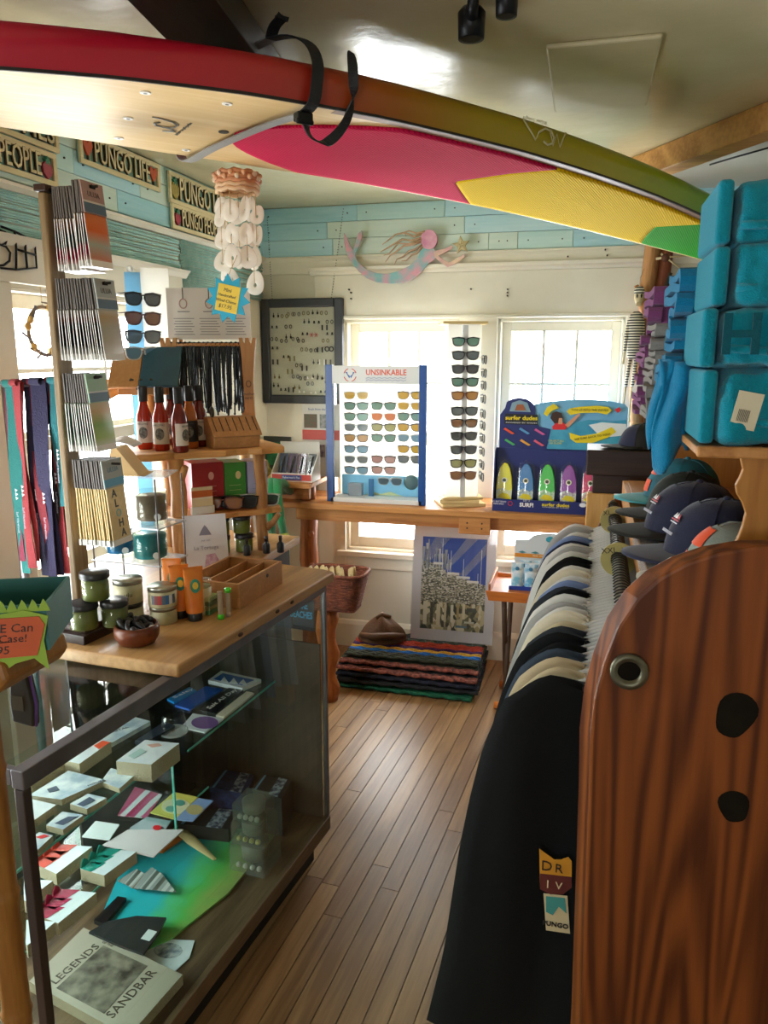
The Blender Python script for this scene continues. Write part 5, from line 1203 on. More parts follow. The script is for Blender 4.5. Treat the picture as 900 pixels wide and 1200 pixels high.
MB().tube([(-.05, 0, .01), (.08, 0, .02)], [.006, .003], 6).build('twig', cm('c9b48c', .8), cr_); MB().tube([(-.03, 0, .03), (.06, -.01, -.04)], [.005, .003], 6).build('twig', cm('c9b48c', .8), cr_); MB().ball((-.01, -.005, .012), .018, n=8, k=6).build('binding', cm('5a3320', .8), cr_)
# skeleton pirate in a striped shirt
sk = thing('skeleton_figure', 'small skeleton figure in a striped shirt hanging from the driftwood post', 'figurine', (.195, 3.80, 1.30)); sk.scale = (.72, .72, 1.0)
mat('bone', 'cdbd98', .6, noise=(40, 'a8966c', .25)); ramp = [(.28+.0125*i, '1d1d20' if i % 2 else 'd8d2c0') for i in range(20)]
m = mat('striped_jersey', 'd8d2c0', .8); nt = m.node_tree; tc = nt.nodes.new('ShaderNodeTexCoord'); wv_ = nt.nodes.new('ShaderNodeTexWave'); wv_.bands_direction = 'Z'; wv_.inputs['Scale'].default_value = 26; rp = nt.nodes.new('ShaderNodeValToRGB'); rp.color_ramp.interpolation = 'CONSTANT'; rp.color_ramp.elements[1].position = .5; rp.color_ramp.elements[0].color = _rgb(srgb('1d1d20')); rp.color_ramp.elements[1].color = _rgb(srgb('d8d2c0'))
nt.links.new(tc.outputs['Object'], wv_.inputs[0]); nt.links.new(wv_.outputs['Fac'], rp.inputs[0]); nt.links.new(rp.outputs[0], nt.nodes['Principled BSDF'].inputs['Base Color'])
MB().lathe([(.034, .30), (.042, .31), (.044, .36), (.046, .42), (.048, .47), (.036, .50), (.018, .51)], (.01, 0, 0), 18).build('shirt', 'striped_jersey', sk)
MB().ball((.018, -.004, .575), .030, .028, .036, n=14, k=10).build('skull', 'bone', sk); MB().box(.002, .034, -.03, -.005, .533, .552).build('jaw', 'bone', sk, bevel=.005)
for s in (-1, 1): MB().ball((.018+s*.011, -.027, .578), .008, .005, .009, n=8, k=6).build('eye_socket', 'black_plastic', sk)
MB().lathe([(.032, .588), (.033, .60), (.026, .615), (.01, .622), (0.0001, .622)], (.018, 0, 0), 14).build('cap', 'striped_jersey', sk)
MB().tube([(-.03, -.002, .47), (-.045, -.005, .40), (-.048, -.008, .33)], [.013, .012, .010], 8).build('sleeve', 'striped_jersey', sk); MB().tube([(.05, -.002, .47), (.058, -.01, .40), (.045, -.02, .36)], [.013, .012, .010], 8).build('sleeve', 'striped_jersey', sk)
MB().tube([(-.048, -.008, .33), (-.05, -.01, .30), (-.055, -.012, .275)], [.006, .005, .008], 6).build('hand', 'bone', sk)
MB().tube([(-.008, 0, .31), (-.02, 0, .24), (-.028, -.004, .17)], [.012, .011, .010], 8).build('trouser_leg', 'striped_jersey', sk); MB().tube([(.026, 0, .31), (.02, 0, .24), (.012, -.004, .17)], [.012, .011, .010], 8).build('trouser_leg', 'striped_jersey', sk)
for x in (-.028, .012): MB().tube([(x, -.004, .17), (x-.006, -.004, .09), (x-.008, -.006, .03), (x-.005, -.022, .012)], [.006, .005, .006, .007], 6).build('shin', 'bone', sk)
MB().tube([(.018, 0, .62), (.02, .02, .66), (.04, .045, .70)], .0015, 5).build('cord', cm('8a7a5a'), sk)
# ornate red frame beside the towels
rf = thing('red_frame', 'small carved dark red mirror frame on the back wall behind the towels', 'mirror', (.52, 3.93, 1.72))
pts = rrect(.20, .42, .05); MB().tube([(x, 0, z) for x, z in pts], .022, 8, closed=True).build('frame', mat('red_carve', '5e1c16', .5, bump=(40, .6)), rf)
MB().prism(rrect(.18, .40, .05), (0, .004, 0), X, Z, (0, .008, 0)).build('mirror_glass', mat('mirror_face', 'a8a498', .08, metal=.9), rf)
for x in (-.03, 0, .03): MB().ball((x, -.004, .228), .016, n=8, k=6).build('crest', 'red_carve', rf)
# ================= glass display counter =================
mat('rail_metal', '7c7a80', .35, metal=.7, noise=(12, '5e5b60', .3)); mat('rail_bronze', '4a4140', .4, metal=.6)
wood('case_base', '453527', '6e5840', axis=1, scale=7, rough=.5, rings=2.5); wood('slab_wood', '8a6238', 'b58c58', axis=1, scale=5, rough=.45, rings=2.6, bump=.1, coat=.15)
mat('plinth_dark', '1d1a17', .6); mat('glass_edge', '5fb9ab', .15, spec=.7); mat('case_grey', '8e959c', .6)
glass('shelf_glass', (.90, .97, .95), 1.0)
CU, CB, V0, V1, CT = -.895, -1.40, .885, 2.05, .95
CROT = -SHOP-radians(1.9)
CORG = S(CU, V1, 0)-Matrix.Rotation(CROT, 3, 'Z') @ Vector((CU, V1, 0))
dc = thing('display_counter', 'long glass display counter with a metal top rail and wooden base', 'display counter', CORG, CROT)
bx(CB, CU, V0, V1, .13, .16).build('deck', 'case_base', dc, bevel=.002)
bx(CU-.012, CU+.006, V0, V1, .118, .165).build('deck_edge', 'case_base', dc, bevel=.003)
bx(CB+.02, CU-.05, V0+.04, V1-.015, 0, .13).build('plinth', 'plinth_dark', dc)
bx(CU-.006, CU, V0+.01, V1-.01, .165, CT-.028).build('front_glass', 'case_glass', dc)
bx(CB+.01, CU-.006, V1-.012, V1-.006, .16, CT-.02).build('end_glass', 'case_glass', dc)
bx(CB+.01, CU-.006, V0+.006, V0+.012, .16, CT-.02).build('end_glass', 'case_glass', dc)
bx(CB, CU-.02, V0+.02, V1-.02, CT-.008, CT).build('top_glass', 'case_glass', dc)
wood('reflection_dark_wood', '2f2a26', '4a423a', axis=2, scale=6, rough=.6)  # wood darkened to stand in for dark reflections in the front glass
bx(CB, CB+.004, V0+.01, V0+.66, .165, CT-.01).build('sliding_pane', 'case_glass', dc); bx(CB+.005, CB+.012, V0+.62, V1-.015, .165, CT-.01).build('reflection_dark_door', 'reflection_dark_wood', dc)  # dark door stands in for the reflected darkness over the far half
bx(CB+.012, CU-.014, V1-.019, V1-.013, .161, .75).build('reflection_dark_panel', 'reflection_dark_wood', dc)  # dark sheet added where the front glass would mirror dark surroundings
bx(CU-.022, CU+.004, V0, V1, CT-.032, CT+.002).build('top_rail', 'rail_metal', dc, bevel=.002)
for v in (V0, V1-.014): bx(CB, CU-.022, v, v+.014, CT-.028, CT+.001).build('end_rail', 'rail_metal', dc, bevel=.002)
bx(CU-.016, CU+.004, V0-.002, V0+.016, .165, CT-.032).build('corner_post', 'rail_bronze', dc, bevel=.002)
bx(CU-.012, CU+.003, V1-.012, V1+.001, .165, CT-.032).build('corner_post', 'rail_metal', dc, bevel=.002)
ZU, ZL = .66, .42
EPS = .0006
def glass_shelf(u0, u1, v0, v1, z, nm='glass_shelf'):
    o = bx(u0, u1, v0, v1, z-.006, z).build(nm, 'shelf_glass', dc)
    bx(u1, u1+.0015, v0, v1, z-.006, z).build('polished_edge', 'glass_edge', o)
glass_shelf(CB+.015, -1.045, V0+.02, 1.475, ZU); glass_shelf(CB+.015, -1.01, 1.485, 1.93, ZU); glass_shelf(CB+.015, -1.105, V0+.02, 1.70, ZL)
bx(-1.055, -1.05, 1.476, 1.480, ZL, ZU-.006).build('shelf_divider', 'glass_edge', dc); bx(CB+.015, -1.05, 1.476, 1.480, ZL, ZU-.006).build('divider_pane', 'shelf_glass', dc)
# sticker inside the far end glass
sk_ = thing('slogan_sticker', 'dark sticker reading I take care of my beaches on the counter end glass', 'sticker', S(-1.0, V1-.0135, .845), CROT)
bx(-.075, .075, -.001, 0, -.055, .045).build('backing', cm('101c2c', .4), sk_)
text('slogan', 'I TAKE CARE\nOF MY BEACHES', .030, (0, -.0015, .008), X, Z, cm('3a9fd0', .4), sk_, ext=.0004, width=.135, bold=.0006)
# wooden slab over the far half, with the back counter that carries its tail
sl = thing('counter_slab', 'honey-coloured wooden slab laid over half of the glass counter', 'counter top', CORG+Vector((0, 0, CT+.003)), CROT)
MB().prism([(-.872, 1.285), (-.868, 1.6), (-.862, 2.045), (-.90, 2.06), (-1.14, 2.075), (-1.17, 2.42), (-1.62, 2.42), (-1.60, 1.27), (-1.1, 1.275)], (0, 0, 0), X, Y, (0, 0, .030)).build('slab', 'slab_wood', sl, bevel=.006, seg=3)
for v in (1.52, 1.70, 1.78): MB().ball((-.866, v, .016), .004, .010, .005, n=8, k=6).build('edge_chip', cm('3a2412', .8), sl)
bc = thing('back_cabinet', 'plain wooden cabinet behind the glass counter under the slab', 'cabinet', CORG, CROT)
bx(-1.60, -1.20, 2.09, 2.40, 0, CT+.0025).build('body', 'reflection_dark_wood', bc, bevel=.004); bx(-1.20, -1.192, 2.12, 2.37, .1, .88).build('door', 'reflection_dark_wood', bc, bevel=.003); MB().ball((-1.186, 2.15, .55), .012, n=10, k=8).build('knob', 'nail', bc)
ZP = CT+.033                                          # top of the slab

# ---------------- things inside the counter ----------------
def flat(name, label, cat, pts, z, th, m, group=None, side=None, parent=None):
    """low box whose top corners are given by photo points on the real shelf height"""
    z += .0006; P = [onz(a, b, z+th) for a, b in pts]; c = sum(P, Vector())/len(P); c.z = z
    o = MB().prism([(p.x-c.x, p.y-c.y) for p in P], (0, 0, 0), X, Y, (0, 0, th), 0, 1 if side else None).build(name, [m, side] if side else m, parent, c)
    if label: tag(o, label, cat, group)
    return o
def print_on(base, pts, z, nm, m, th=.0006):
    z += .0009; P = [onz(a, b, z) for a, b in pts]; b = base.location
    return MB().prism([(p.x-b.x, p.y-b.y) for p in P], (0, 0, z-b.z), X, Y, (0, 0, th)).build(nm, m, base)
def text_on(base, s, px, py, qx, qy, z, size, m, **k):
    """lettering on a flat item running from photo point p to q"""
    z += .0009; p, q = onz(px, py, z), onz(qx, qy, z); b = base.location; ax = (q-p); w = ax.length; ax.normalize(); ay = Vector((-ax.y, ax.x, 0))
    return text('lettering', s, size, (p+q)/2-b+Vector((0, 0, .0005)), ax, ay, m, base, ext=.0003, width=w, **k)
mat('sticker_white', 'e6ebf0', .3, noise=(30, 'cfd8e2', .3)); mat('paper_edge', 'b9ad92', .8, bump=(300, .6)); mat('ink_slate', '46536a', .5); mat('sticker_pack', 'dfe8ea', .3, noise=(28, '9fb4c8', .15))
SGp = 'sticker stacks in the glass counter'
# upper shelf
o = flat('sticker_stack', 'thick stack of stickers with a red corner under the counter top rail', 'stickers', [(58, 888), (96, 866), (130, 869), (93, 895)], ZU, .030, 'sticker_white', SGp, 'paper_edge'); print_on(o, [(110, 874), (120, 868), (129, 870), (116, 878)], ZU+.030, 'red_corner', 'patch_orange'); print_on(o, [(74, 885), (80, 882), (83, 886), (77, 888)], ZU+.030, 'mark', 'ink_slate')
o = flat('sticker_stack', 'thick stack of rainbow-tinted stickers at the break between the glass shelves', 'stickers', [(136, 892), (170, 867), (210, 871), (177, 896)], ZU, .045, 'sticker_white', SGp, 'paper_edge'); print_on(o, [(150, 886), (165, 877), (172, 881), (157, 889)], ZU+.045, 'tint', cm('a9c4c2')); print_on(o, [(172, 873), (186, 871), (190, 874), (178, 876)], ZU+.045, 'tint', cm('d8a89c'))
o = flat('sticker_stack', 'stack of white stickers with a dark peak print by the counter corner', 'stickers', [(24, 906), (54, 890), (76, 894), (32, 920)], ZU, .024, 'sticker_white', SGp, 'paper_edge'); print_on(o, [(50, 893), (54, 890), (66, 897), (55, 903)], ZU+.024, 'peak', 'ink_slate')
o = flat('sticker_stack', 'wide low stack of pale stickers with grey prints and small lettering', 'stickers', [(34, 932), (80, 903), (124, 914), (72, 937)], ZU, .014, 'sticker_pack', SGp, 'paper_edge'); print_on(o, [(55, 925), (66, 921), (70, 926), (58, 929)], ZU+.014, 'print', 'ink_slate'); text_on(o, 'HOUSE', 103, 921, 122, 914, ZU+.014, .010, 'ink_slate')
o = flat('sticker_stack', 'plain white sticker stack at the near end of the glass shelf', 'stickers', [(26, 965), (27, 934), (66, 943), (30, 968)], ZU, .018, 'sticker_white', SGp, 'paper_edge')
for (pts, lab, mk) in (([(82, 942), (103, 930), (125, 935), (102, 948)], 'small rounded stack of grey peak stickers beside the wide pale stack', [(90, 943), (105, 934), (112, 938), (98, 945)]), ([(54, 967), (73, 951), (98, 955), (74, 972)], 'small rounded stack of navy peak stickers by the shelf edge', [(64, 965), (80, 957), (92, 957), (74, 967)]), ([(27, 988), (46, 975), (62, 979), (44, 996)], 'small stack of stickers with a red print near the counter corner', [(42, 981), (52, 978), (58, 980), (48, 983)])):
    o = flat('sticker_stack', lab, 'stickers', pts, ZU, .014, 'sticker_pack', SGp, 'paper_edge'); print_on(o, mk, ZU+.014, 'print', 'ink_slate' if 'red' not in lab else 'ink_red')
o = flat('sticker_stack', 'loose brown-edged stack of house stickers under the rainbow stack', 'stickers', [(118, 916), (130, 900), (158, 908), (140, 924)], ZU, .012, 'sticker_pack', SGp, 'paper_edge')
o = flat('sticker_bag', 'crumpled clear bag of lettered stickers at the back of the glass shelf', 'stickers', [(104, 868), (150, 838), (176, 845), (128, 872)], ZU, .012, 'sticker_pack', SGp)
text_on(o, 'COASTAL', 120, 862, 150, 852, ZU+.012, .014, 'ink_slate')
o = flat('bumper_sticker', 'bright blue bumper sticker with white lettering on the far glass shelf', 'sticker', [(196, 819), (222, 805), (230, 809), (204, 823)], ZU, .006, cm('1c86d0', .3), 'bumper stickers'); text_on(o, 'Salty', 203, 818, 226, 807, ZU+.006, .018, cm('eef4f8', .3))
o = flat('bumper_sticker', 'plain deep blue bumper sticker between the lettered ones', 'sticker', [(205, 826), (241, 804), (261, 807), (222, 831)], ZU, .006, cm('1450b0', .3), 'bumper stickers')
o = flat('bumper_sticker', 'white-bordered blue sticker with three peaks on the far glass shelf', 'sticker', [(244, 797), (259, 786), (306, 796), (284, 806)], ZU, .012, 'sticker_white', 'bumper stickers'); print_on(o, [(250, 796), (261, 789), (298, 797), (283, 803)], ZU+.012, 'blue_field', cm('1f5fb0', .3))
for k in range(3): print_on(o, [(258+k*11, 799.0+k*1.1), (263+k*11, 793+k*1.4), (268+k*11, 800.5+k*1.1)], ZU+.013, 'white_peak', cm('e8eef4', .3))
o = flat('bumper_sticker', 'black bumper sticker reading Salt All Day', 'sticker', [(233, 832), (268, 806), (285, 808), (253, 836)], ZU, .006, cm('17181a', .3), 'bumper stickers'); text_on(o, 'Salt All Day', 243, 831, 276, 808, ZU+.006, .022, cm('e8e8e8', .3), shear=.2)
o = flat('bumper_sticker', 'narrow cream bumper sticker at the glass edge', 'sticker', [(253, 838), (289, 810), (298, 812), (263, 840)], ZU, .006, cm('d3ccbc', .3), 'bumper stickers')
o = flat('purple_sticker', 'white card with a purple disc on the far glass shelf', 'sticker', [(212, 852), (226, 836), (262, 842), (240, 858)], ZU, .004, 'sticker_white', 'bumper stickers'); print_on(o, [(240+16*cos(t), 847+8*sin(t)*.9) for t in [-2*pi*i/16 for i in range(16)]], ZU+.004, 'purple_disc', cm('7c5a9a', .4))
o = flat('metal_comb', 'black-handled metal tool lying on the far glass shelf', 'tool', [(158, 868), (192, 846), (205, 850), (170, 870)], ZU, .010, cm('2c3440', .3))
c = onz(204, 858, ZU); o = thing('plastic_cup', 'clear plastic cup upside down on the glass shelf', 'cup', (c.x, c.y, ZU+.0008)); MB().lathe([(.034, 0), (.034, .003), (.028, .05), (.027, .052), (.0001, .052)], n=24).build('cup_body', 'clear_film', o); MB().lathe([(.033, 0), (.036, .0), (.036, .004), (.033, .004)], n=24).build('rim', 'clear_plastic', o)
# lower glass shelf
def dispenser(label, pts, z, m, teeth, th=.030):
    o = flat('sticker_box', label, 'stickers', pts, z, th, 'sticker_white', 'sticker boxes on the lower glass shelf', 'paper_edge')
    a, b, c, d = [Vector((p[0], p[1])) for p in pts]            # near-left, far-left, far-right, near-right
    for k in range(teeth):
        p0 = a+(b-a)*(k/teeth); p1 = a+(b-a)*((k+1)/teeth); t = p0+(p1-p0)*.5
        print_on(o, [(p0.x+1, p0.y), (p1.x+1, p1.y), ((p1+(c-b)*.55).x, (p1+(c-b)*.55).y-1), ((p0+(d-a)*.45).x, (p0+(d-a)*.45).y)], z+th, 'colour_print', m)
        P = [onz(q[0], q[1], z+th) for q in (p0, p1)]; mid = (P[0]+P[1])/2+Vector((0, 0, .016)); bl_ = o.location
        MB().prism([(0, 0), (1, 0), (.9, .5), (.5, 1), (.2, .6)], P[0]-bl_, P[1]-P[0], Vector((-.004, .002, .016)), (.002, .001, 0)).build('lifted_corner', m, o)
    return o
dispenser('sticker stack with lifted red corners on the lower shelf', [(40, 1012), (70, 990), (108, 992), (66, 1024)], ZL, cm('d84a3c', .35), 3)
dispenser('sticker stack with lifted teal corners on the lower shelf', [(94, 1018), (122, 994), (160, 998), (122, 1026)], ZL, cm('138a7c', .35), 3)
dispenser('sticker stack with lifted crimson and yellow corners on the lower shelf', [(43, 1072), (70, 1042), (113, 1046), (68, 1082)], ZL, cm('b01f4c', .35), 3)
flat('sticker_box', 'white sticker stack with a green tint behind the crimson one', 'stickers', [(28, 1055), (28, 1030), (62, 1032), (30, 1056)], ZL, .03, 'sticker_white', SGp, 'paper_edge')
flat('sticker_box', 'white sticker stack with a navy print at the counter corner', 'stickers', [(30, 1106), (31, 1078), (65, 1080), (32, 1108)], ZL, .03, 'sticker_white', SGp, 'paper_edge')
for (pts, lab, m) in (([(138, 955), (158, 922), (190, 931), (172, 958)], 'pink and white sticker sheet on the lower shelf', clutter('pp1', 90, 90, ['d0507c', 'e8e0e6', 'c03060', 'f0d8dc'])), ([(176, 952), (204, 928), (232, 934), (206, 960)], 'yellow sticker sheet with round goggles print', cm('e3c763', .4)), ([(205, 960), (232, 935), (250, 938), (226, 962)], 'lilac sticker sheet with a sun print', cm('8fa0d4', .4)), ([(152, 970), (172, 957), (200, 962), (190, 978), (160, 980)], 'oval landscape sticker on the lower shelf', cm('a9b4bc', .4)), ([(120, 990), (150, 972), (215, 972), (180, 1004)], 'pale sticker sheet in front of the oval one', cm('d9d0d4', .4)), ([(96, 980), (112, 962), (140, 966), (128, 984)], 'clear bag of white stickers on the lower shelf', cm('dfe6e8', .25))):
    SHN = globals().get('SHN', 0)+1; zs = ZL+.0042*SHN
    o = flat('sticker_sheet', lab, 'stickers', pts, zs, .003, m, 'sticker sheets on the lower glass shelf')
    if 'goggles' in lab:
        print_on(o, [(206+17*cos(t), 945+9*sin(t)) for t in [-2*pi*i/14 for i in range(14)]], zs+.003, 'goggles', cm('e9d3b0', .4))
        for gx, gy in ((200, 948), (211, 941)): print_on(o, [(gx+6*cos(t), gy+3.6*sin(t)) for t in [-2*pi*i/12 for i in range(12)]], zs+.004, 'goggle_lens', cm('5f9a92', .4))
    if 'sun print' in lab: print_on(o, [(228+10*cos(t), 949+6*sin(t)) for t in [-2*pi*i/12 for i in range(12)]], zs+.003, 'sun', cm('c4a878', .4))
    if 'oval' in lab: print_on(o, [(184+5*cos(t), 970+3*sin(t)) for t in [-2*pi*i/12 for i in range(12)]], zs+.003, 'red_spot', 'ink_red')
# deck of the counter
ZD = .1606
o = flat('surf_painting', 'painted board of turquoise water and green grass on the counter deck', 'painting', [(118, 1075), (150, 1000), (230, 962), (322, 978), (268, 1046), (200, 1100), (150, 1122)], ZD, .006, ramp_mat('painting_wash', 0, [(-.25, '1fb0c4'), (.02, '2ab4c0'), (.07, '4fbf8c'), (.12, '58b85a'), (.18, '8fae5c'), (.25, '8f8262')], rough=.35, noise=.10))
p = [onz(208, 975, ZD+.012)-o.location, onz(225, 990, ZD+.012)-o.location, onz(252, 1012, ZD+.010)-o.location]
br = thing('paint_paddle', 'wooden paddle with an orange blade lying on the turquoise painting', 'paddle', o.location+Vector((0, 0, .008))); MB().tube([v+Vector((0, 0, .006)) for v in p], [.016, .018, .006], 10, flat=.5).build('shaft', 'light_ply', br)
q = [onz(a, b, ZD+.012)-br.location for a, b in ((180, 996), (205, 972), (216, 982), (190, 1000))]; MB().prism([(v.x, v.y) for v in q], (0, 0, .002), X, Y, (0, 0, .008)).build('blade', cm('d0702c', .5), br)
bk_ = flat('hardcover_book', 'grey hardcover book titled Legends of the Sandbar on the counter deck', 'book', [(34, 1150), (98, 1087), (214, 1142), (150, 1215)], ZD, .028, cm('a89f90', .6), None, 'paper_edge')
print_on(bk_, [(66, 1158), (121, 1108), (173, 1132), (122, 1188)], ZD+.028, 'cover_photo', mat('cover_photo', '3a352e', .5, noise=(30, '8d8576', .18)))
text_on(bk_, 'LEGENDS', 62, 1152, 114, 1108, ZD+.028, .030, cm('4a4238', .6)); text_on(bk_, 'OF THE', 120, 1104, 132, 1109, ZD+.028, .008, cm('4a4238', .6)); text_on(bk_, 'SANDBAR', 128, 1192, 180, 1138, ZD+.028, .034, cm('4a4238', .6))
o = flat('surf_fin', 'smoke-black surfboard fin with a price label on the counter deck', 'fin', [(104, 1092), (125, 1080), (160, 1073), (195, 1075), (188, 1090), (168, 1118), (140, 1108)], ZD+.03, .006, cm('2e3234', .25)); print_on(o, [(165, 1100), (174, 1089), (184, 1092), (175, 1103)], ZD+.036, 'price_label', cm('d8dde0', .4))
o = flat('round_sticker', 'white seal-print sticker on the counter deck beside the book', 'sticker', [(166, 1118), (186, 1100), (228, 1102), (222, 1122), (205, 1138)], ZD, .002, 'sticker_white'); print_on(o, [(197+17*cos(t), 1114+9*sin(t)) for t in [-2*pi*i/14 for i in range(14)]], ZD+.002, 'blue_seal', mat('seal_ink', '3e5a78', .4, noise=(60, 'd4dae0', .2)))
flat('black_case', 'slim black case with lettering on the turquoise painting', 'case', [(110, 1078), (138, 1050), (148, 1052), (122, 1083)], ZD+.007, .012, cm('15171a', .35))
for pts, lab in (([(152, 1040), (178, 1016), (190, 1024), (206, 1045)], 'clear sticker with a surf photo on the painting'), ([(138, 1032), (160, 1018), (180, 1030), (160, 1042)], 'folded clear sticker sheet on the painting')):
    flat('photo_sticker', lab, 'sticker', pts, ZD+.02+.004*(len(lab) % 2), .002, clutter('ps%d' % len(lab), 120, 120, ['9aa2a0', '5a625c', 'c8ccc8', '7a6a54']))
mat('box_navy', '22264a', .35, noise=(50, '3a4a80', .15)); mat('box_dark', '2a2a30', .4, noise=(30, '3a3430', .3))
for (pts, z, th, lab, m) in (([(208, 965), (225, 945), (282, 950), (268, 972)], ZD, .05, 'dark carton with pale blue squares, lowest before the navy box', 'box_dark'), ([(246, 922), (262, 902), (298, 908), (288, 931)], ZD, .11, 'navy carton with white print beside the clear jars', 'box_navy'), ([(296, 924), (308, 908), (342, 914), (330, 936)], ZD, .13, 'dark carton with a blue edge at the far end of the counter', 'box_dark')):
    o = flat('carton', lab, 'box', pts, z, th, m, 'dark cartons in the counter')
    (a, b, c, d) = pts; mid = lambda p, q, t: (p[0]+(q[0]-p[0])*t, p[1]+(q[1]-p[1])*t)
    print_on(o, [mid(d, a, .15), mid(d, a, .45), mid(c, b, .45), mid(c, b, .15)], z+th, 'white_print', mat('carton_print%d' % int(th*100), 'c8d4e4', .4, noise=(60, '3a4468', .1)))
    print_on(o, [mid(a, d, .06), mid(b, c, .06), mid(b, c, .12), mid(a, d, .12)], z+th, 'blue_strip', cm('7fb0d8', .35))
# clear acrylic boxes with jars
mat('acryl_grey', '9a9a90', .1, spec=.7); MATS['acryl_grey'].node_tree.nodes['Principled BSDF'].inputs['Alpha'].default_value = .28
for (px, py, z, w, h, lab) in ((300, 1030, ZD, .055, .085, 'clear acrylic box with pale beads on the counter deck'), (307, 975, ZD+.086, .05, .07, 'clear acrylic box of yellow beads stacked on another'), (304, 940, ZD+.157, .045, .055, 'clear round-lidded box on top of the acrylic stack')):
    c = onz(300, 1012, ZD); e = thing('acrylic_box', lab, 'box', (c.x, c.y, z), -SHOP, 'stacked acrylic boxes')
    bx(-w, w, -w, w, 0, h).build('box_shell', 'acryl_grey', e, bevel=.003); MB().lathe([(w*.7, h*.35), (w*.75, h*.9), (w*.6, h*.95), (.0001, h*.95)], n=18).build('inner_pot', mat('pot%d' % px, '8f8c80', .3, noise=(20, '6a6858', .3)), e)
    for k in range(4): MB().ball((-w*.6+k*w*.4, -w*.75, h*.22), .008, n=8, k=6).build('bead', cm('c9c06a' if 'yellow' in lab else 'd0ccc0', .3), e)
# ================= on the wooden slab =================
mat('amber_glass', '8a8a4a', .15); mat('jar_lid', '1b1c1e', .35); mat('kraft', 'c9a874', .7); mat('cream_wax', 'cfc6a4', .4)
glass('jar_glass', (.9, .92, .86), 1.2)
def on_slab(px, py, z=None): return onz(px, py, ZP if z is None else z)
# sun lotion tubes
mat('lotion_orange', 'e07020', .35, noise=(30, 'e89030', .25))
for i, (px, py, r) in enumerate(((228, 729, .15), (211, 726, .1), (203, 717, -.2))):
    c = on_slab(px+1, py-3); e = thing('lotion_tube', ['orange sun lotion tube with a green label, next to the green-capped vials', 'orange sun lotion tube with a green label, in the middle of three', 'orange sun lotion tube standing behind the other two by the candle'][i], 'tube', (c.x, c.y, ZP), radians(30)+r, 'orange lotion tubes')
    MB().lathe([(.017, 0), (.018, .002), (.018, .018), (.016, .020)], n=18).build('cap', 'jar_lid', e)
    tb_ = MB().grid(lambda u, v: Vector((.021*cos(2*pi*u)*(1+.12*v), (.016*(1-v)+.0015)*sin(2*pi*u), .020+.108*v)), 22, 8); tb_.build('tube_body', 'lotion_orange', e)
    bx(-.0235, .0235, -.0013, .0013, .128, .134).build('crimp', 'lotion_orange', e)
    MB().prism(disc(.012, .017, n=18), (.002, -.0098, .088), X, (Z+Y*.14), (0, -.001, 0)).build('label', cm('2f8f7a', .4), e); MB().prism(disc(.007, .009, n=14), (.002, -.0112, .089), X, (Z+Y*.14), (0, -.001, 0)).build('label_mark', cm('e8c84a', .4), e)
# vials with green caps
film('vial_plastic', 'b8a890', .6, .15)
for i, (px, py, up) in enumerate(((259, 727, False), (268, 724, True))):
    c = on_slab(px, py-2); e = thing('plastic_vial', 'clear vial with a lime cap %s, beside the compartment box' % ('on top' if up else 'at its foot'), 'vial', (c.x, c.y, ZP), 0, 'vials with lime caps')
    MB().lathe([(.0065, 0.012), (.007, .014), (.007, .068), (.0065, .07)], n=14).build('vial_body', 'vial_plastic', e)
    MB().lathe([(.008, 0), (.008, .012), (.0001, .0121)] if not up else [(.0082, .062), (.0082, .072), (.0001, .0735)], n=14).build('cap', cm('4fcf2c', .35), e)
    MB().lathe([(.0066, 0), (.0066, .013)], n=14).build('foot', 'vial_plastic', e)
# seed packets next to the vials
e = thing('soap_stack', 'green-banded soap bars stacked beside the lime vials', 'soap', S(-1.03, 1.60, ZP), -SHOP)
for k in range(4): bx(-.028, .028, -.022, .022, k*.0115, k*.0115+.011).build('soap_bar', cm(('4a7a4a', '8a8a5a', '5a6a4a', '9aa878')[k], .5), e, bevel=.002)
# compartment box
wood('box_wood', 'a87848', 'c4925c', axis=0, scale=8, rough=.55, rings=1.5)
e = thing('compartment_box', 'open wooden box with two dividers standing on the slab', 'box', S(-.955, 1.765, ZP), -SHOP)
def bb(nm, *a): return bx(*a).build(nm, 'box_wood', e, bevel=.001)
bb('base', -.17, 0, -.12, .12, 0, .006); fr_ = bb('front', -.008, 0, -.12, .12, .006, .066); bb('back', -.17, -.162, -.12, .12, .006, .066); bb('side', -.162, -.008, -.12, -.112, .006, .066); bb('side', -.162, -.008, .112, .12, .006, .066)
bb('divider', -.058, -.053, -.112, .112, .006, .060); bb('divider', -.112, -.107, -.112, .112, .006, .060)
MB().prism(disc(.006, .005), (.0004, .03, .048), Y, Z, (.0008, 0, 0)).build('finger_hole', 'jar_lid', fr_)
# leaning print card
e = thing('print_card', 'white card with a small vessel print leaning behind the compartment box', 'card', S(-1.18, 1.86, ZP+.001), (radians(-17), 0, -SHOP+radians(38)))
bx(-.062, .062, 0, .002, 0, .185).build('card', mat('card_paper', 'd5d3d8', .6), e)
text('card_word', 'La Tortuga', .016, (0, -.0008, .088), X, Z, cm('8a8a9a'), e, ext=.0003); text('card_word', 'sea salt', .009, (0, -.0008, .110), X, Z, cm('9a9aaa'), e, ext=.0003)
MB().prism([(-.018, 0), (.018, 0), (.012, .012), (.006, .022), (0, .03), (-.006, .022), (-.012, .012)], (0, -.0006, .125), X, Z, (0, .0004, 0)).build('boat_print', cm('7d7a8c'), e); MB().prism([(-.02, -.012), (.016, -.018), (.022, .004), (.012, .026), (-.014, .022)], (.012, -.0006, .045), X, Z, (0, .0004, 0)).build('bloom_print', mat('bloom', 'b06a94', .5, noise=(60, 'd8c4d0', .2)), e)
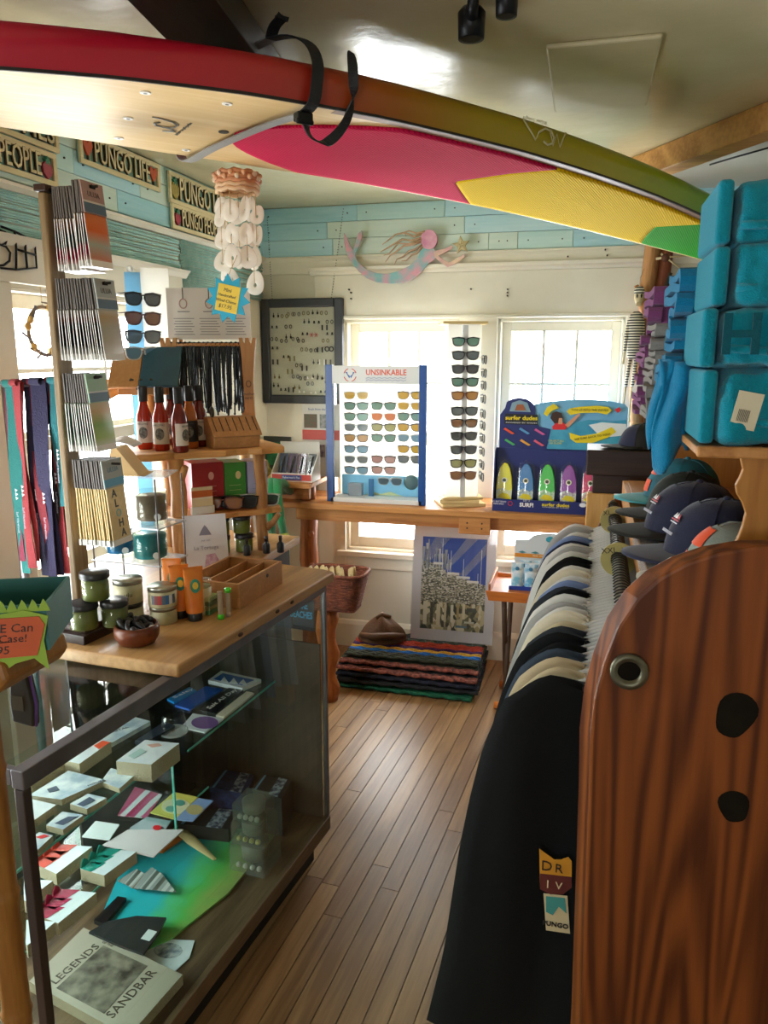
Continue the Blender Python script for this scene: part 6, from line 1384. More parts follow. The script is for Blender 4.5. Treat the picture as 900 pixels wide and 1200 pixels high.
# wooden bowl with black cords
c = on_slab(154, 758); c = Vector((c.x, c.y+.025, ZP)); e = thing('wooden_bowl', 'dark turned wooden bowl on the slab edge', 'bowl', c)
wood('bowl_wood', '3a1a0c', '6a3216', axis=0, scale=6, rough=.4); MB().lathe([(.028, 0), (.040, .004), (.048, .018), (.050, .034), (.047, .046), (.043, .046), (.045, .034), (.043, .02), (.034, .010), (.0001, .008)], n=28).build('bowl_body', 'bowl_wood', e)
for k in range(5):
    a = k*1.26; e2 = thing('cord_bracelet', 'black cord bracelet heaped in the dark wooden bowl', 'bracelet', c+Vector((.018*cos(a), .018*sin(a), .045)), (.5*sin(a), .5*cos(a), a), 'cord bracelets in the bowl')
    MB().tube([(.020*cos(t), .017*sin(t), .004*sin(3*t)) for t in [2*pi*i/14 for i in range(14)]], .0055, 6, closed=True).build('cord', 'black_plastic', e2); MB().ball((.02, 0, .004), .007, n=8, k=6).build('bead', cm('2a2a2c', .3) if k else cm('c8c8c0', .3), e2)
# dark plank under the jars
e = thing('riser_plank', 'dark brown plank lying on the slab under the salve jars', 'plank', S(-1.235, 1.365, ZP), -SHOP-.06)
bx(-.14, .08, -.05, .075, 0, .022).build('board', 'dark_oak', e, bevel=.002); bx(-.14, .07, -.035, .075, .022, .036).build('upper_board', 'dark_oak', e, bevel=.002)
ZJ = ZP+.0365
def jar(label, c, r, h, fill, lid='jar_lid', name='salve_jar', cat='jar', lab=None, group='salve jars on the slab'):
    e = thing(name, label, cat, c, radians(34), group)
    MB().lathe([(r*.9, 0), (r, .003), (r, h*.78), (r*.95, h*.80)], n=22).build('glass_body', 'jar_glass', e)
    MB().lathe([(r*.88, .003), (r*.93, .005), (r*.93, h*.7), (.0001, h*.71)], n=20).build('filling', mat('fill_'+fill, fill, .5) if 'fill_'+fill not in MATS else 'fill_'+fill, e)
    MB().lathe([(r*1.03, h*.78), (r*1.04, h*.79), (r*1.04, h*.98), (r*.98, h), (.0001, h)], n=22).build('lid', lid, e)
    if lab: MB().grid(lambda u, v: Vector((r*1.012*sin(-1.0+2*u), -r*1.012*cos(-1.0+2*u), h*(.12+.58*v))), 10, 1).build('label', lab, e)
    return e
def at_z(px, py, z): p = onz(px, py, z); return Vector((p.x, p.y, z))
j0 = at_z(93, 740, ZJ); j0.y += .02
jar('olive salve jar with a black lid, front one on the dark plank', j0, .031, .062, '5a6226')
j1 = j0+Vector((.055, .035, 0)); jar('olive salve jar with a black lid, beside the front jar on the plank', j1, .030, .062, '50581f')
j2 = j0+Vector((.012, .05, .0)); j2 = (j0+j1)/2+Vector((-.008, .004, .0625)); jar('olive salve jar stacked on the two lower jars', j2, .031, .066, '616a2a')
mat('tin_label', 'c9c39e', .5, noise=(40, 'a8a078', .3)); mat('tin_metal', 'a9aa9c', .3, metal=.8)
def tin(label, c, r, h, m, band=None, word=None, lid='tin_metal', group='tins and candles on the slab', cat='tin', name='salve_tin'):
    e = thing(name, label, cat, c, radians(34), group)
    MB().lathe([(r*.97, 0), (r, .002), (r, h*.8), (.0001, h*.8)], n=24).build('tin_body', m, e); MB().lathe([(r*1.02, h*.8), (r*1.02, h*.97), (r, h), (.0001, h)], n=24).build('lid', lid, e)
    if band:
        for k, b_ in enumerate(band): MB().grid(lambda u, v, k=k: Vector((r*1.012*sin(-.9+1.8*(k+u)/len(band)), -r*1.012*cos(-.9+1.8*(k+u)/len(band)), h*(.2+.45*v))), 3, 1).build('label_stripe', cm(b_, .5), e)
    if word: text('label_word', word, .016, (0, -r*1.02, h*.42), X, Z, cm('4a4a40'), e, ext=.0003)
    return e
t0 = at_z(138, 742, ZP); t0.y += .07
tin('low black-lidded tin under the word tin, behind the cord bowl', t0+Vector((-.012, .0, 0)), .033, .055, 'tin_label', lid='jar_lid')
tin('silver tin lettered ulu stacked on a black-lidded tin', t0+Vector((-.012, .0, .0555)), .034, .058, 'tin_label', word='ulu')
t1 = t0+Vector((.062, .03, 0))
tin('plain cream tin under the striped tin', t1, .032, .042, 'tin_label')
tin('tin with a band of red and blue stripes on a cream tin', t1+Vector((0, 0, .0425)), .034, .050, 'tin_label', ['6a7078', '8a4a44', 'b04038', '5a6a7a', '3a6a9a', 'c8c8c0', '4a5a6a'])
t2 = t1+Vector((.052, .085, 0))
e = tin('cream wax candle in a clear glass beside the orange lotion tubes', t2, .030, .085, 'cream_wax', lid='jar_glass', cat='candle', name='candle')
# wire riser with blue candles
R0 = S(-1.30, 1.72, ZP); e = thing('wire_riser', 'thin wire riser with two clear shelves behind the tins', 'riser', R0, -SHOP)
for (a, b) in ((-.11, -.06), (.10, -.06), (-.11, .06), (.10, .06)): MB().cyl((a, b, 0), (a, b, .32), .0022, n=8).build('upright', 'rail_metal', e)
for z in (.085, .185): bx(-.115, .105, -.065, .065, z, z+.004).build('clear_shelf', 'clear_plastic', e); MB().tube([(-.11, -.06, z), (.10, -.06, z), (.10, .06, z), (-.11, .06, z)], .002, 6, closed=True).build('shelf_wire', 'rail_metal', e)
def candle(label, loc, r, h, wax, dot=True, lid=None):
    e = thing('jar_candle', label, 'candle', loc, radians(34), 'candles on the wire riser'); mn = 'wax_'+wax
    if mn not in MATS: mat(mn, wax, .35)
    MB().lathe([(r*.9, 0), (r, .004), (r, h), (r*.96, h), (r*.94, .02), (.0001, .018)], n=24).build('glass', 'jar_glass', e); MB().lathe([(r*.92, .012), (r*.935, .014), (r*.935, h*.86), (.0001, h*.86)], n=24).build('wax', mn, e)
    if lid: MB().lathe([(r*1.03, h), (r*1.03, h+.008), (.0001, h+.009)], n=24).build('lid', lid, e)
    if dot: MB().prism(disc(.009), (.012, -r*.97, h*.26), X, Z, (0, -.001, 0)).build('round_sticker', cm('cfd8d8', .4), e)
    return e
RM = Matrix.Translation(R0) @ Matrix.Rotation(-SHOP, 4, 'Z')
candle('bright blue candle in glass on the lower riser shelf', RM @ Vector((-.065, -.005, .0895)), .038, .082, '1473b8')
candle('teal candle in glass on the lower riser shelf', RM @ Vector((.045, -.02, .0895)), .046, .085, '1a7f90')
candle('taupe candle in glass on the upper riser shelf', RM @ Vector((.045, -.005, .1895)), .042, .090, '7d6f68')
sgn = thing('shelf_ticket', 'small white price strip clipped to the upper riser shelf', 'ticket', RM @ Vector((-.05, -.068, .168)), -SHOP); bx(-.05, .05, -.002, 0, 0, .022).build('strip', 'card_white', sgn); text('ticket_word', 'Hand Poured Candles', .010, (0, -.0025, .011), X, Z, cm('3a3a3a'), sgn, ext=.0003)

# ---------------- driftwood shelf unit ----------------
wood('drift_pale', '9a6a3c', 'd0a066', axis=2, scale=7, rough=.6, rings=2, bump=.35); wood('drift_board', '96622f', 'cf9a5c', axis=1, scale=6, rough=.55, rings=2.6, bump=.25)
DO = S(-1.37, 2.01, ZP); DR = -radians(46.4)
ds = thing('driftwood_shelf', 'driftwood shelf unit with two live-edge boards on branch posts', 'shelf', DO, DR)
DM = Matrix.Translation(DO) @ Matrix.Rotation(DR, 4, 'Z')
ZB, ZM = .345, .142
rr = random.Random(2)
def live(x0, x1, y0, y1, seed):
    r_ = random.Random(seed); out = []
    for i in range(13): t = i/12; out.append((x1+r_.uniform(-.010, .012), y0+(y1-y0)*t))
    out += [(x1-.05, y1+.015), (x0, y1+.01)]+[(x0, y0-.02), (x0+(x1-x0)*.5, y0-.035)]
    return out
MB().prism(live(-.24, .035, -.13, .34, 1), (0, 0, ZB-.022), X, Y, (0, 0, .022)).build('top_board', 'drift_board', ds, bevel=.005)
MB().prism(live(-.22, .025, -.02, .33, 2), (0, 0, ZM-.018), X, Y, (0, 0, .018)).build('middle_board', 'drift_board', ds, bevel=.004)
def post(x, y, r, nm='post', z1=ZB-.022, lean=.0):
    MB().tube([(x+lean*i/6+.003*sin(i*2), y+.003*cos(i*1.7), z1*i/6) for i in range(7)], [r*(1+.08*sin(i*2.4)) for i in range(7)], 12).build(nm, 'drift_pale', ds)
post(0, 0, .025); post(0.0, .27, .019); post(-.2, .02, .02); post(-.2, .29, .018)
MB().tube([(.0, -.005, .235), (.018, .012, .275), (.03, .02, .30)], [.014, .013, .010], 10).build('branch_stub', 'drift_pale', ds)
MB().tube([(.0, .28, .07), (.025, .30, .095), (.04, .315, .125)], [.013, .010, .009], 10).build('branch_stub', 'drift_pale', ds)
for z in (ZM-.02,): MB().tube([(.026*cos(t), .026*sin(t), z) for t in [2*pi*i/14 for i in range(14)]], .003, 6, closed=True).build('twine', 'kraft', ds)
ZT1 = ZP+ZB; ZT2 = ZP+ZM
# hot sauce bottles
mat('sauce_red', 'a3240f', .15, spec=.6); mat('sauce_dark', '6b1a10', .15, spec=.6); mat('sauce_orange', 'b0601c', .15, spec=.6); mat('bottle_label', 'cfc6bc', .45); mat('label_black', '1a1a18', .45)
def bottle(label, loc, sauce, rotz, lab='bottle_label'):
    e = thing('sauce_bottle', label, 'bottle', loc, rotz, 'hot sauce bottles'); r = .0245
    MB().lathe([(r*.85, 0), (r, .005), (r, .090), (r*.93, .108), (r*.66, .126), (.0125, .140), (.0118, .150)], n=24).build('bottle_body', sauce, e)
    MB().lathe([(.0135, .148), (.0142, .149), (.0142, .192), (.013, .196), (.0001, .196)], n=20).build('cap', 'jar_lid', e)
    MB().grid(lambda u, v: Vector((r*1.015*sin(-1.35+2.7*u), -r*1.015*cos(-1.35+2.7*u), .022+.066*v)), 14, 1).build('label', lab, e)
    MB().grid(lambda u, v: Vector((r*1.035*sin((u-.5)*1.1)*sqrt(max(0, 1-(2*v-1)**2)), -r*1.035*cos((u-.5)*1.1*sqrt(max(0, 1-(2*v-1)**2))), .034+.038*v)), 8, 8).build('label_portrait', mat('portrait', '2c2c2a', .5, noise=(120, '8a8a84', .15)) if 'portrait' not in MATS else 'portrait', e)
    text('label_word', 'HELLFIRE', .0085, (0, -r*1.05, .080), X, Z, cm('4a4a48'), e, ext=.0003)
    return e
for (px, py, s_, lab, l2) in ((171, 526, 'sauce_red', 'bright red hot sauce bottle at the rounded end of the driftwood shelf', 'bottle_label'), (190, 528, 'sauce_red', 'red hot sauce bottle, second from the rounded shelf end', 'bottle_label'), (212, 530, 'sauce_dark', 'dark red hot sauce bottle showing the side of its label, third from the shelf end', 'bottle_label'), (181, 519, 'sauce_red', 'red hot sauce bottle mostly hidden behind the first two', 'bottle_label'), (203, 521, 'sauce_dark', 'dark hot sauce bottle hidden behind the second and third', 'bottle_label'), (224, 525, 'sauce_orange', 'orange hot sauce bottle with a black label', 'label_black'), (235, 523, 'sauce_dark', 'dark red hot sauce bottle nearest the shingled wooden box', 'bottle_label')):
    c = at_z(px, py, ZT1); b_ = bottle(lab, c, s_, radians(20 if px != 212 else 75), l2)
# boxed goods on the middle board
for (y, w, h, c, lab, mk) in ((.075, .052, .155, '9c1f24', 'dark red carton with a drop emblem on the middle driftwood board', 'd8a8a0'), (.165, .036, .150, '3f8a35', 'green carton with an emblem between the red and lavender ones', 'd8c890'), (.242, .034, .148, 'a8acd0', 'lavender carton with a ring emblem on the middle driftwood board', '5a7aa0')):
    q = DM @ Vector((-.085, y+.033, ZM+.0005)); e = thing('carton', lab, 'box', q, DR, 'cartons on the driftwood shelf')
    bx(-.045, .045, -w, w, 0, h).build('carton_body', cm(c, .4), e, bevel=.001); MB().prism(disc(.009, .013), (.0455, .01, h*.72), Y, Z, (.0006, 0, 0)).build('emblem', cm(mk, .5), e)
    for k in range(3): bx(.0455, .0461, -w*.6, w*.5, h*.5-k*.016, h*.505-k*.016).build('print_line', cm(mk, .5), e)
q = DM @ Vector((.002, .074, ZM+.0006)); e = thing('recipe_card', 'small food photo card in a white holder on the middle board', 'card', q, DR+.12); bx(-.002, .002, -.035, .035, .022, .085).build('photo', clutter('food', 60, 60, ['b03a28', 'd8c8a0', '7a8a3a', 'c86a30', 'e0d8c0', '8a2a20']), e); bx(-.006, .008, -.037, .037, 0, .024).build('holder', 'card_white', e)
for (y, fr, ln, lab) in ((.125, 'tortoise', 'brown', 'tortoise sunglasses before the red carton'), (.175, 'black', 'smoke', 'black sunglasses with a glinting rim on the middle board'), (.25, 'clear', 'smoke', 'clear-framed sunglasses at the end of the middle board')):
    q = DM @ Vector((-.010, y+.02, ZM+.031)); sunglasses(lab, q, DR+pi/2-.4, fr, ln, 'way', 'sunglasses on the middle driftwood board', temples=False)
# under the middle board: jars, small bottles
for k, (x, y, z, lab) in enumerate(((-.02, .135, 0, 'pickle-green jar on the slab under the driftwood board'), (-.01, .21, 0, 'pickle-green jar with small dark bottles before it'), (-.02, .135, .062, 'pickle-green jar stacked under the middle board'), (-.015, .205, .062, 'pickle-green jar stacked at the far post'))):
    jar(lab, DM @ Vector((x, y, z)), .030, .0605, '6a7a2a', group='green jars under the driftwood board')
for k, (x, y) in enumerate(((.045, .20), (.05, .265), (.06, .31))):
    q = DM @ Vector((x, y, 0)); e = thing('dropper_bottle', 'tiny black bottle on the slab before the green jars', 'bottle', q, 0, 'tiny black bottles'); MB().lathe([(.011, 0), (.012, .002), (.012, .030), (.005, .036), (.005, .042)], n=14).build('body', 'black_plastic', e); MB().lathe([(.006, .042), (.006, .056), (.0001, .057)], n=12).build('cap', 'jar_lid', e)
# shingled wooden box on the top board
q = DM @ Vector((-.03, .185, ZB+.0005)); e = thing('wooden_chest', 'small wooden chest with a shingled sloping lid on the driftwood shelf', 'box', q, DR)
MB().prism([(-.055, 0), (.045, 0), (.058, .038), (-.055, .038)], (0, -.07, 0), X, Z, (0, .15, 0)).build('chest_body', 'box_wood', e, bevel=.002)
MB().prism([(-.058, .039), (.064, .039), (.05, .055), (.0, .095), (-.058, .095)], (0, -.075, 0), X, Z, (0, .16, 0)).build('lid', 'box_wood', e, bevel=.002)
for k in range(7): bx(-.001, .001, -.001, .001, 0, 1, T=Matrix.Translation((.027, -.06+k*.022, .0745)) @ Matrix.Rotation(radians(-51), 4, 'Y') @ Matrix.Diagonal((1, 1, .06, 1)) @ Matrix.Translation((0, 0, -.5))).build('lid_groove', 'dark_oak', e)
MB().tube([(-.01+.014*cos(t), -.055, .112+.014*sin(t)) for t in [2*pi*i/12 for i in range(12)]], .004, 6, closed=True).build('rope_handle', 'drift_grey', e)
# ---------------- eyewear board by the side window ----------------
q = ony(178, 430, 2.35); EB = Vector((q.x, q.y, ZP)); er = radians(32)
eb = thing('eyewear_board', 'white and pale blue eyewear stand beside the side window', 'display stand', EB, er)
bx(-.075, .075, -.03, .03, 0, .02).build('foot', 'white_acrylic', eb); bx(-.07, -.02, .0, .02, .02, .90).build('blue_panel', 'frosted_blue', eb); bx(-.02, .07, .0, .02, .02, .915).build('white_panel', 'white_acrylic', eb); MB().ball((-.05, .01, .91), .012, n=10, k=8).build('finial', 'white_acrylic', eb)
for k, (py, fr, ln, lab) in enumerate(((350, 'black', 'smoke', 'black sunglasses with dark lenses, top of the white eyewear stand'), (372, 'tortoise', 'brown', 'tortoise sunglasses on the white eyewear stand'), (393, 'steel', 'grey', 'steel-framed sunglasses on the white eyewear stand'), (412, 'clear', 'blue', 'pale blue sunglasses, lowest on the white eyewear stand'))):
    p = ony(188, py, 2.32); sunglasses(lab, (p.x-.02, 2.25, p.z), radians(62), fr, ln, 'way', 'sunglasses on the white eyewear stand')
    MB().cyl((.0, .0, p.z-ZP), (.0, -.06, p.z-ZP), .004, n=8).build('peg', 'white_acrylic', eb)
# ---------------- bracelet stand with its sheet ----------------
P1 = onz(294, 518, ZT1); bs_r = atan2(.066, .257)
bs = thing('bracelet_stand', 'forked wooden stand with a dowel for cord bracelets on the driftwood shelf', 'display stand', (P1.x, P1.y, ZT1), bs_r)
wood('fork_wood', 'b5824c', 'cf9f66', axis=2, scale=7, rough=.55, rings=1.4)
fork = [(-.030, 0), (-.012, 0), (-.004, .05), (.004, .05), (.012, 0), (.030, 0), (.018, .08), (.016, .20), (.024, .30), (.030, .345), (.018, .345), (.012, .32), (.004, .345), (-.006, .345), (-.010, .32), (-.016, .345), (-.028, .345), (-.022, .30), (-.016, .20), (-.018, .08)]
for x in (0, -.262): MB().prism(fork, (x, -.006, 0), X, Z, (0, .012, 0)).build('fork', 'fork_wood', bs, bevel=.001)
text('fork_word', 'mother\nearth', .013, (0, -.0065, .155), X, Z, cm('4a2f1a'), bs, ext=.0004); MB().tube([(.008*cos(t), -.007, .195+.010*sin(t)) for t in [2*pi*i/12 for i in range(12)]], .0012, 5, closed=True).build('fork_mark', cm('4a2f1a'), bs)
MB().cyl((-.275, 0, .322), (.012, 0, .322), .006, n=10).build('dowel', 'fork_wood', bs)
bsM = Matrix.Translation((P1.x, P1.y, ZT1)) @ Matrix.Rotation(bs_r, 4, 'Z')
rr = random.Random(6); br_mesh = []
for k in range(3):
    mb = MB(); mb.tube([(0, .010*sin(t)*.6, -.115+.118*cos(t)) for t in [2*pi*i/18 for i in range(18)]], .003, 5, closed=True)
    for j in range(8): t = 2*pi*(j+k*.3)/8; mb.ball((0, .006*sin(t), -.115+.118*cos(t)), .0045, n=6, k=4)
    br_mesh.append(mb.mesh('cord_loop', cm('1d2226', .4)))
for i in range(46):
    x = -.252+.228*i/45; o = bpy.data.objects.new('cord_bracelet', br_mesh[i % 3]); COL.objects.link(o); o.location = bsM @ Vector((x, 0, .326)); o.rotation_euler = (rr.uniform(-.1, .1), rr.uniform(-.06, .06), bs_r+rr.uniform(-.5, .5)); o.scale.z = rr.uniform(.8, 1.05)
    slot(o, cm(rr.choice(['1d2226', '15181a', '2a3238', '1d2226', '34424a', '222a22']), .4)); tag(o, 'dark beaded cord bracelet hanging from the forked stand dowel', 'bracelet', 'bracelets on the forked stand')
ms = thing('pendant_sheet', 'white information sheet with three pendants propped above the bracelets', 'sign', bsM @ Vector((-.125, .016, .0)), bs_r)
bx(-.14, .135, 0, .003, .34, .505).build('sheet', 'card_white', ms)
for s in (-.1, .1): bx(s-.006, s+.006, .003, .010, 0, .42).build('stay', 'fork_wood', ms)
for k, x in enumerate((-.085, .0, .085)):
    MB().tube([(x+.012*cos(t), -.003, .455+.015*sin(t)) for t in [2*pi*i/16 for i in range(16)]], .002, 5, closed=True).build('pendant_ring', cm('b8948a', .4), ms); MB().tube([(x, -.003, .47), (x, -.003, .505)], .0015, 5).build('pendant_cord', 'black_plastic', ms)
    for j in range(7): bx(x-.034+.004*(j % 2), x+.034-.005*(j % 3), -.001, 0, .355+j*.0085, .3575+j*.0085).build('text_line', cm('8f8d8a'), ms)
    bx(x-.02, x+.02, -.001, 0, .428, .431).build('text_line', cm('7a7875'), ms)
# ---------------- little house with a teal roof on a stub ----------------
HB = DM @ Vector((-.205, -.02, ZB)); hs_ = thing('birdhouse', 'wooden birdhouse with a teal sloping roof on a stub behind the sauce bottles', 'birdhouse', HB, DR-radians(22))
MB().cyl((0, 0, 0), (0, 0, .165), .016, n=12).build('stub', 'drift_pale', hs_)
MB().prism([(-.06, .165), (.06, .165), (.06, .205), (-.045, .295), (-.06, .295)], (0, -.09, 0), X, Z, (0, .15, 0)).build('body', 'fork_wood', hs_, bevel=.002)
MB().prism([(-.055, .308), (.085, .188), (.092, .196), (-.048, .316)], (0, -.02, 0), X, Z, (0, .12, 0)).build('roof', mat('roof_teal', '27586a', .5, noise=(14, '1f4656', .3)), hs_, bevel=.002)
MB().prism([(-.055, .306), (.085, .186), (.092, .193), (-.048, .313)], (0, -.115, 0), X, Z, (0, .093, 0)).build('roof_board', 'fork_wood', hs_, bevel=.002)
MB().prism([(-.03, -.05), (.03, -.02), (.03, .03), (-.03, .02)], (-.07, -.125, .19), Y, Z, (.006, 0, 0)).build('flap', 'fork_wood', hs_); MB().prism(disc(.018), (.0605, -.02, .195), Y, Z, (.001, 0, 0)).build('entrance', 'knot_dark', hs_)
for k in range(3): MB().tube([(.062+.0, -.055+k*.03, .205), (.075, -.045+k*.03, .215), (.062, -.035+k*.03, .208)], .004, 6).build('perch', 'drift_grey', hs_)
# kraft cards on the riser
e = thing('kraft_card', 'folded kraft card with a stamped print on top of the wire riser', 'card', RM @ Vector((.0, -.03, .322)), -SHOP+radians(20)); bx(-.115, .105, -.04, .09, -.003, .001).build('tray', 'clear_plastic', e)
MB().prism([(-.05, .001), (.05, .001), (.035, .002), (-.02, .075), (-.035, .075)], (0, -.03, 0), X, Z, (0, .09, 0)).build('card', 'kraft', e, bevel=.001); MB().grid(lambda u, v: Vector((-.06+.09*u, .03-.07*v, .080+.02*sin(pi*u)*(1-v*.4))), 8, 6).build('tissue', mat('tissue_white', 'd6d2d0', .7, bump=(40, .6)), e, solid=.003)

# ================= pack stand on the slab =================
KX, KY = -1.172, 1.56
ps = thing('pack_stand', 'tall slim wooden pole stand with pegs for packs of bracelets', 'display stand', (KX, KY, ZP))
wood('pole_wood', '6f5a3c', 'a08660', axis=2, scale=6, rough=.6, rings=1.5)
bx(-.085, .03, -.012, .07, 0, .012).build('foot', 'pole_wood', ps, bevel=.003); bx(-.012, .006, -.026, .026, .012, .985).build('pole', 'pole_wood', ps, bevel=.004); bx(-.018, .012, -.03, .03, .985, 1.0).build('pole_cap', 'dark_oak', ps, bevel=.002)
mat('pack_card', '5c5550', .6); mat('pack_face', '9c7f78', .55, noise=(30, '8a6e68', .3)); mat('pack_face_b', '9aa09a', .55); mat('pack_face_g', '8aa88a', .55); mat('pack_blue', '3a5a6c', .5)
ramp_mat('bag_sunset', 2, [(-.105, 'e6dcd6'), (-.095, 'd8b0a8'), (-.085, 'b02a48'), (-.07, '9c2c44'), (-.058, '2c4a44'), (-.035, '34463c'), (-.018, '8a5a34'), (0, '9c7a50')], rough=.25)
ramp_mat('bag_sunset_face', 2, [(-.105, 'e8dedc'), (-.088, 'c07a6a'), (-.06, '9aa49c'), (-.03, 'd06a30'), (0, 'c8763c')], rough=.25, noise=.01)
ramp_mat('bag_dark', 2, [(-.105, 'dcdad4'), (-.088, 'a8a69e'), (-.078, '22282c'), (-.035, '1c2024'), (-.022, '7a4a30'), (0, 'a09a8a')], rough=.25)
ramp_mat('bag_dark_face', 2, [(-.105, 'e2e0dc'), (-.07, 'b8b0a0'), (-.04, 'a8a498'), (-.015, 'b49a7c'), (0, 'b8b4aa')], rough=.25)
ramp_mat('bag_green', 2, [(-.105, 'dcdedc'), (-.088, '9ab09c'), (-.07, '35604c'), (-.02, '5c7a66'), (0, '8a9a80')], rough=.25)
ramp_mat('bag_green_face', 2, [(-.105, 'e0e4dc'), (-.08, 'a8c070'), (-.05, '86a85a'), (-.02, 'c0a070'), (0, 'c8b48c')], rough=.25)
def pack_mesh(w=.074, ch=.066, bh=.105, th=.0030):
    c = MB(); c.box(0, .0034, -w/2, w/2, 0, ch); b = MB()
    b.grid(lambda u, v: Vector((th*(sin(pi*v)**.6)*(.4+.6*sin(pi*u))+.0004, (u-.5)*(w*1.02), -bh*v)), 4, 5); b.grid(lambda u, v: Vector((-.6*th*(sin(pi*v)**.6)*(.4+.6*sin(pi*u)), (.5-u)*(w*1.02), -bh*v)), 4, 5)
    b.box(-.0004, .0012, -w*.515, -w*.505, -bh, -.002, 1); b.box(-.001, .0022, -w*.51, w*.51, -bh-.006, -bh+.008, 1)
    return c.mesh('header_card', M('pack_card')), b.mesh('pouch', [M('bag_dark'), cm('e4e2de', .2)])
PC, PBG = pack_mesh()
def pack_row(z, x0, n, sp, y, bag, face_card, bag_face, who, word=None, z_off=0, rot=0):
    MB().cyl((0, y-KY, z-ZP), (x0+n*sp+.006, y-KY, z-ZP), .003, n=8).build('peg', 'hook_steel', ps)
    for i in range(n):
        last = i == n-1
        lab = ('bracelet pack hanging on the pole stand, %s' % who) if not last else 'outermost bracelet pack of the %s' % who
        e = thing('bracelet_pack', lab, 'bracelet pack', (KX+x0+i*sp, y, z-.058), (rr.uniform(-.02, .02), -.02*i/n*4-.02, rr.uniform(-.05, .05)+rot), 'bracelet packs, %s' % who)
        for nm, d, m in (('header_card', PC, face_card if last else 'pack_card'), ('pouch', PBG, bag_face if last else bag)):
            o = bpy.data.objects.new(nm, d); COL.objects.link(o); o.parent = e; slot(o, m)
        if last:
            bx(.0035, .0040, -.037, .037, .002, .022).build('colour_band', 'pack_blue', e); bx(.0035, .0039, -.037, .037, .022, .026).build('pale_band', cm('b8b8b0'), e)
            MB().prism([(-.010, -.003), (.010, -.003), (.010, .003), (0, .006), (-.010, .003)], (.0035, 0, .056), Y, Z, (.0004, 0, 0)).build('hang_slot', 'knot_dark', e)
            if word: text('brand_word', word, .016, (.0037, 0, .040), Y, Z, cm('4a4644'), e, ext=.0003)
zr = [ony(60, 222, KY).z-.006, ony(62, 330, KY).z-.006, ony(66, 438, KY).z-.006, ony(75, 538, KY).z-.006]
pack_row(zr[0], .018, 11, .0058, KY+.02, 'bag_sunset', 'pack_face', 'bag_sunset_face', 'top peg beside the pole', 'ULUA')
pack_row(zr[0]+.004, .095, 5, .0058, KY-.012, 'bag_sunset', 'pack_face', 'bag_sunset_face', 'top peg at its tip', 'ULUA')
pack_row(zr[1], .026, 17, .0062, KY, 'bag_dark', 'pack_face_b', 'bag_dark_face', 'second peg from the top', 'ULUA')
pack_row(zr[2], .024, 11, .0062, KY, 'bag_green', 'pack_face_g', 'bag_green_face', 'third peg with green pouches', None)
# wooden slips with ALOHA on the lowest peg
MB().cyl((0, 0, zr[3]-ZP), (.13, 0, zr[3]-ZP), .003, n=8).build('peg', 'hook_steel', ps)
sl_mesh = bx(0, .0030, -.034, .034, -.125, 0).mesh('wood_slip', M('light_ply'))
for i in range(13):
    last = i == 12; e = thing('aloha_sign_pack', 'carded wooden slip sign on the lowest peg of the pole stand' if not last else 'outermost wooden slip sign reading ALOHA on the lowest peg', 'sign pack', (KX+.030+i*.0066, KY, zr[3]-.056), (rr.uniform(-.02, .02), -.03-.004*i, rr.uniform(-.04, .04)), 'wooden slip signs on the lowest peg')
    for nm, d, m in (('header_card', PC, 'pack_face_b' if last else 'pack_card'), ('wood_slip', sl_mesh, 'light_ply')):
        o = bpy.data.objects.new(nm, d); COL.objects.link(o); o.parent = e; slot(o, m)
    bx(-.001, .004, -.037, .037, -.136, -.122).build('bag_hem', cm('dcdcd6', .2), e)
    if last:
        for k, ch_ in enumerate('ALOHA'): text('slip_letter', ch_, .026, (.0033, .004*k-.008, -.014-.024*k), Y, Z, cm('3a4038') if k != 2 else cm('8ab0a8'), e, ext=.0003, bold=.0006)
        text('brand_word', 'ULUA', .016, (.0037, 0, .042), Y, Z, cm('5a7a8c'), e, ext=.0003); bx(.0035, .0040, -.037, .037, .004, .022).build('colour_band', cm('4a94b4'), e)

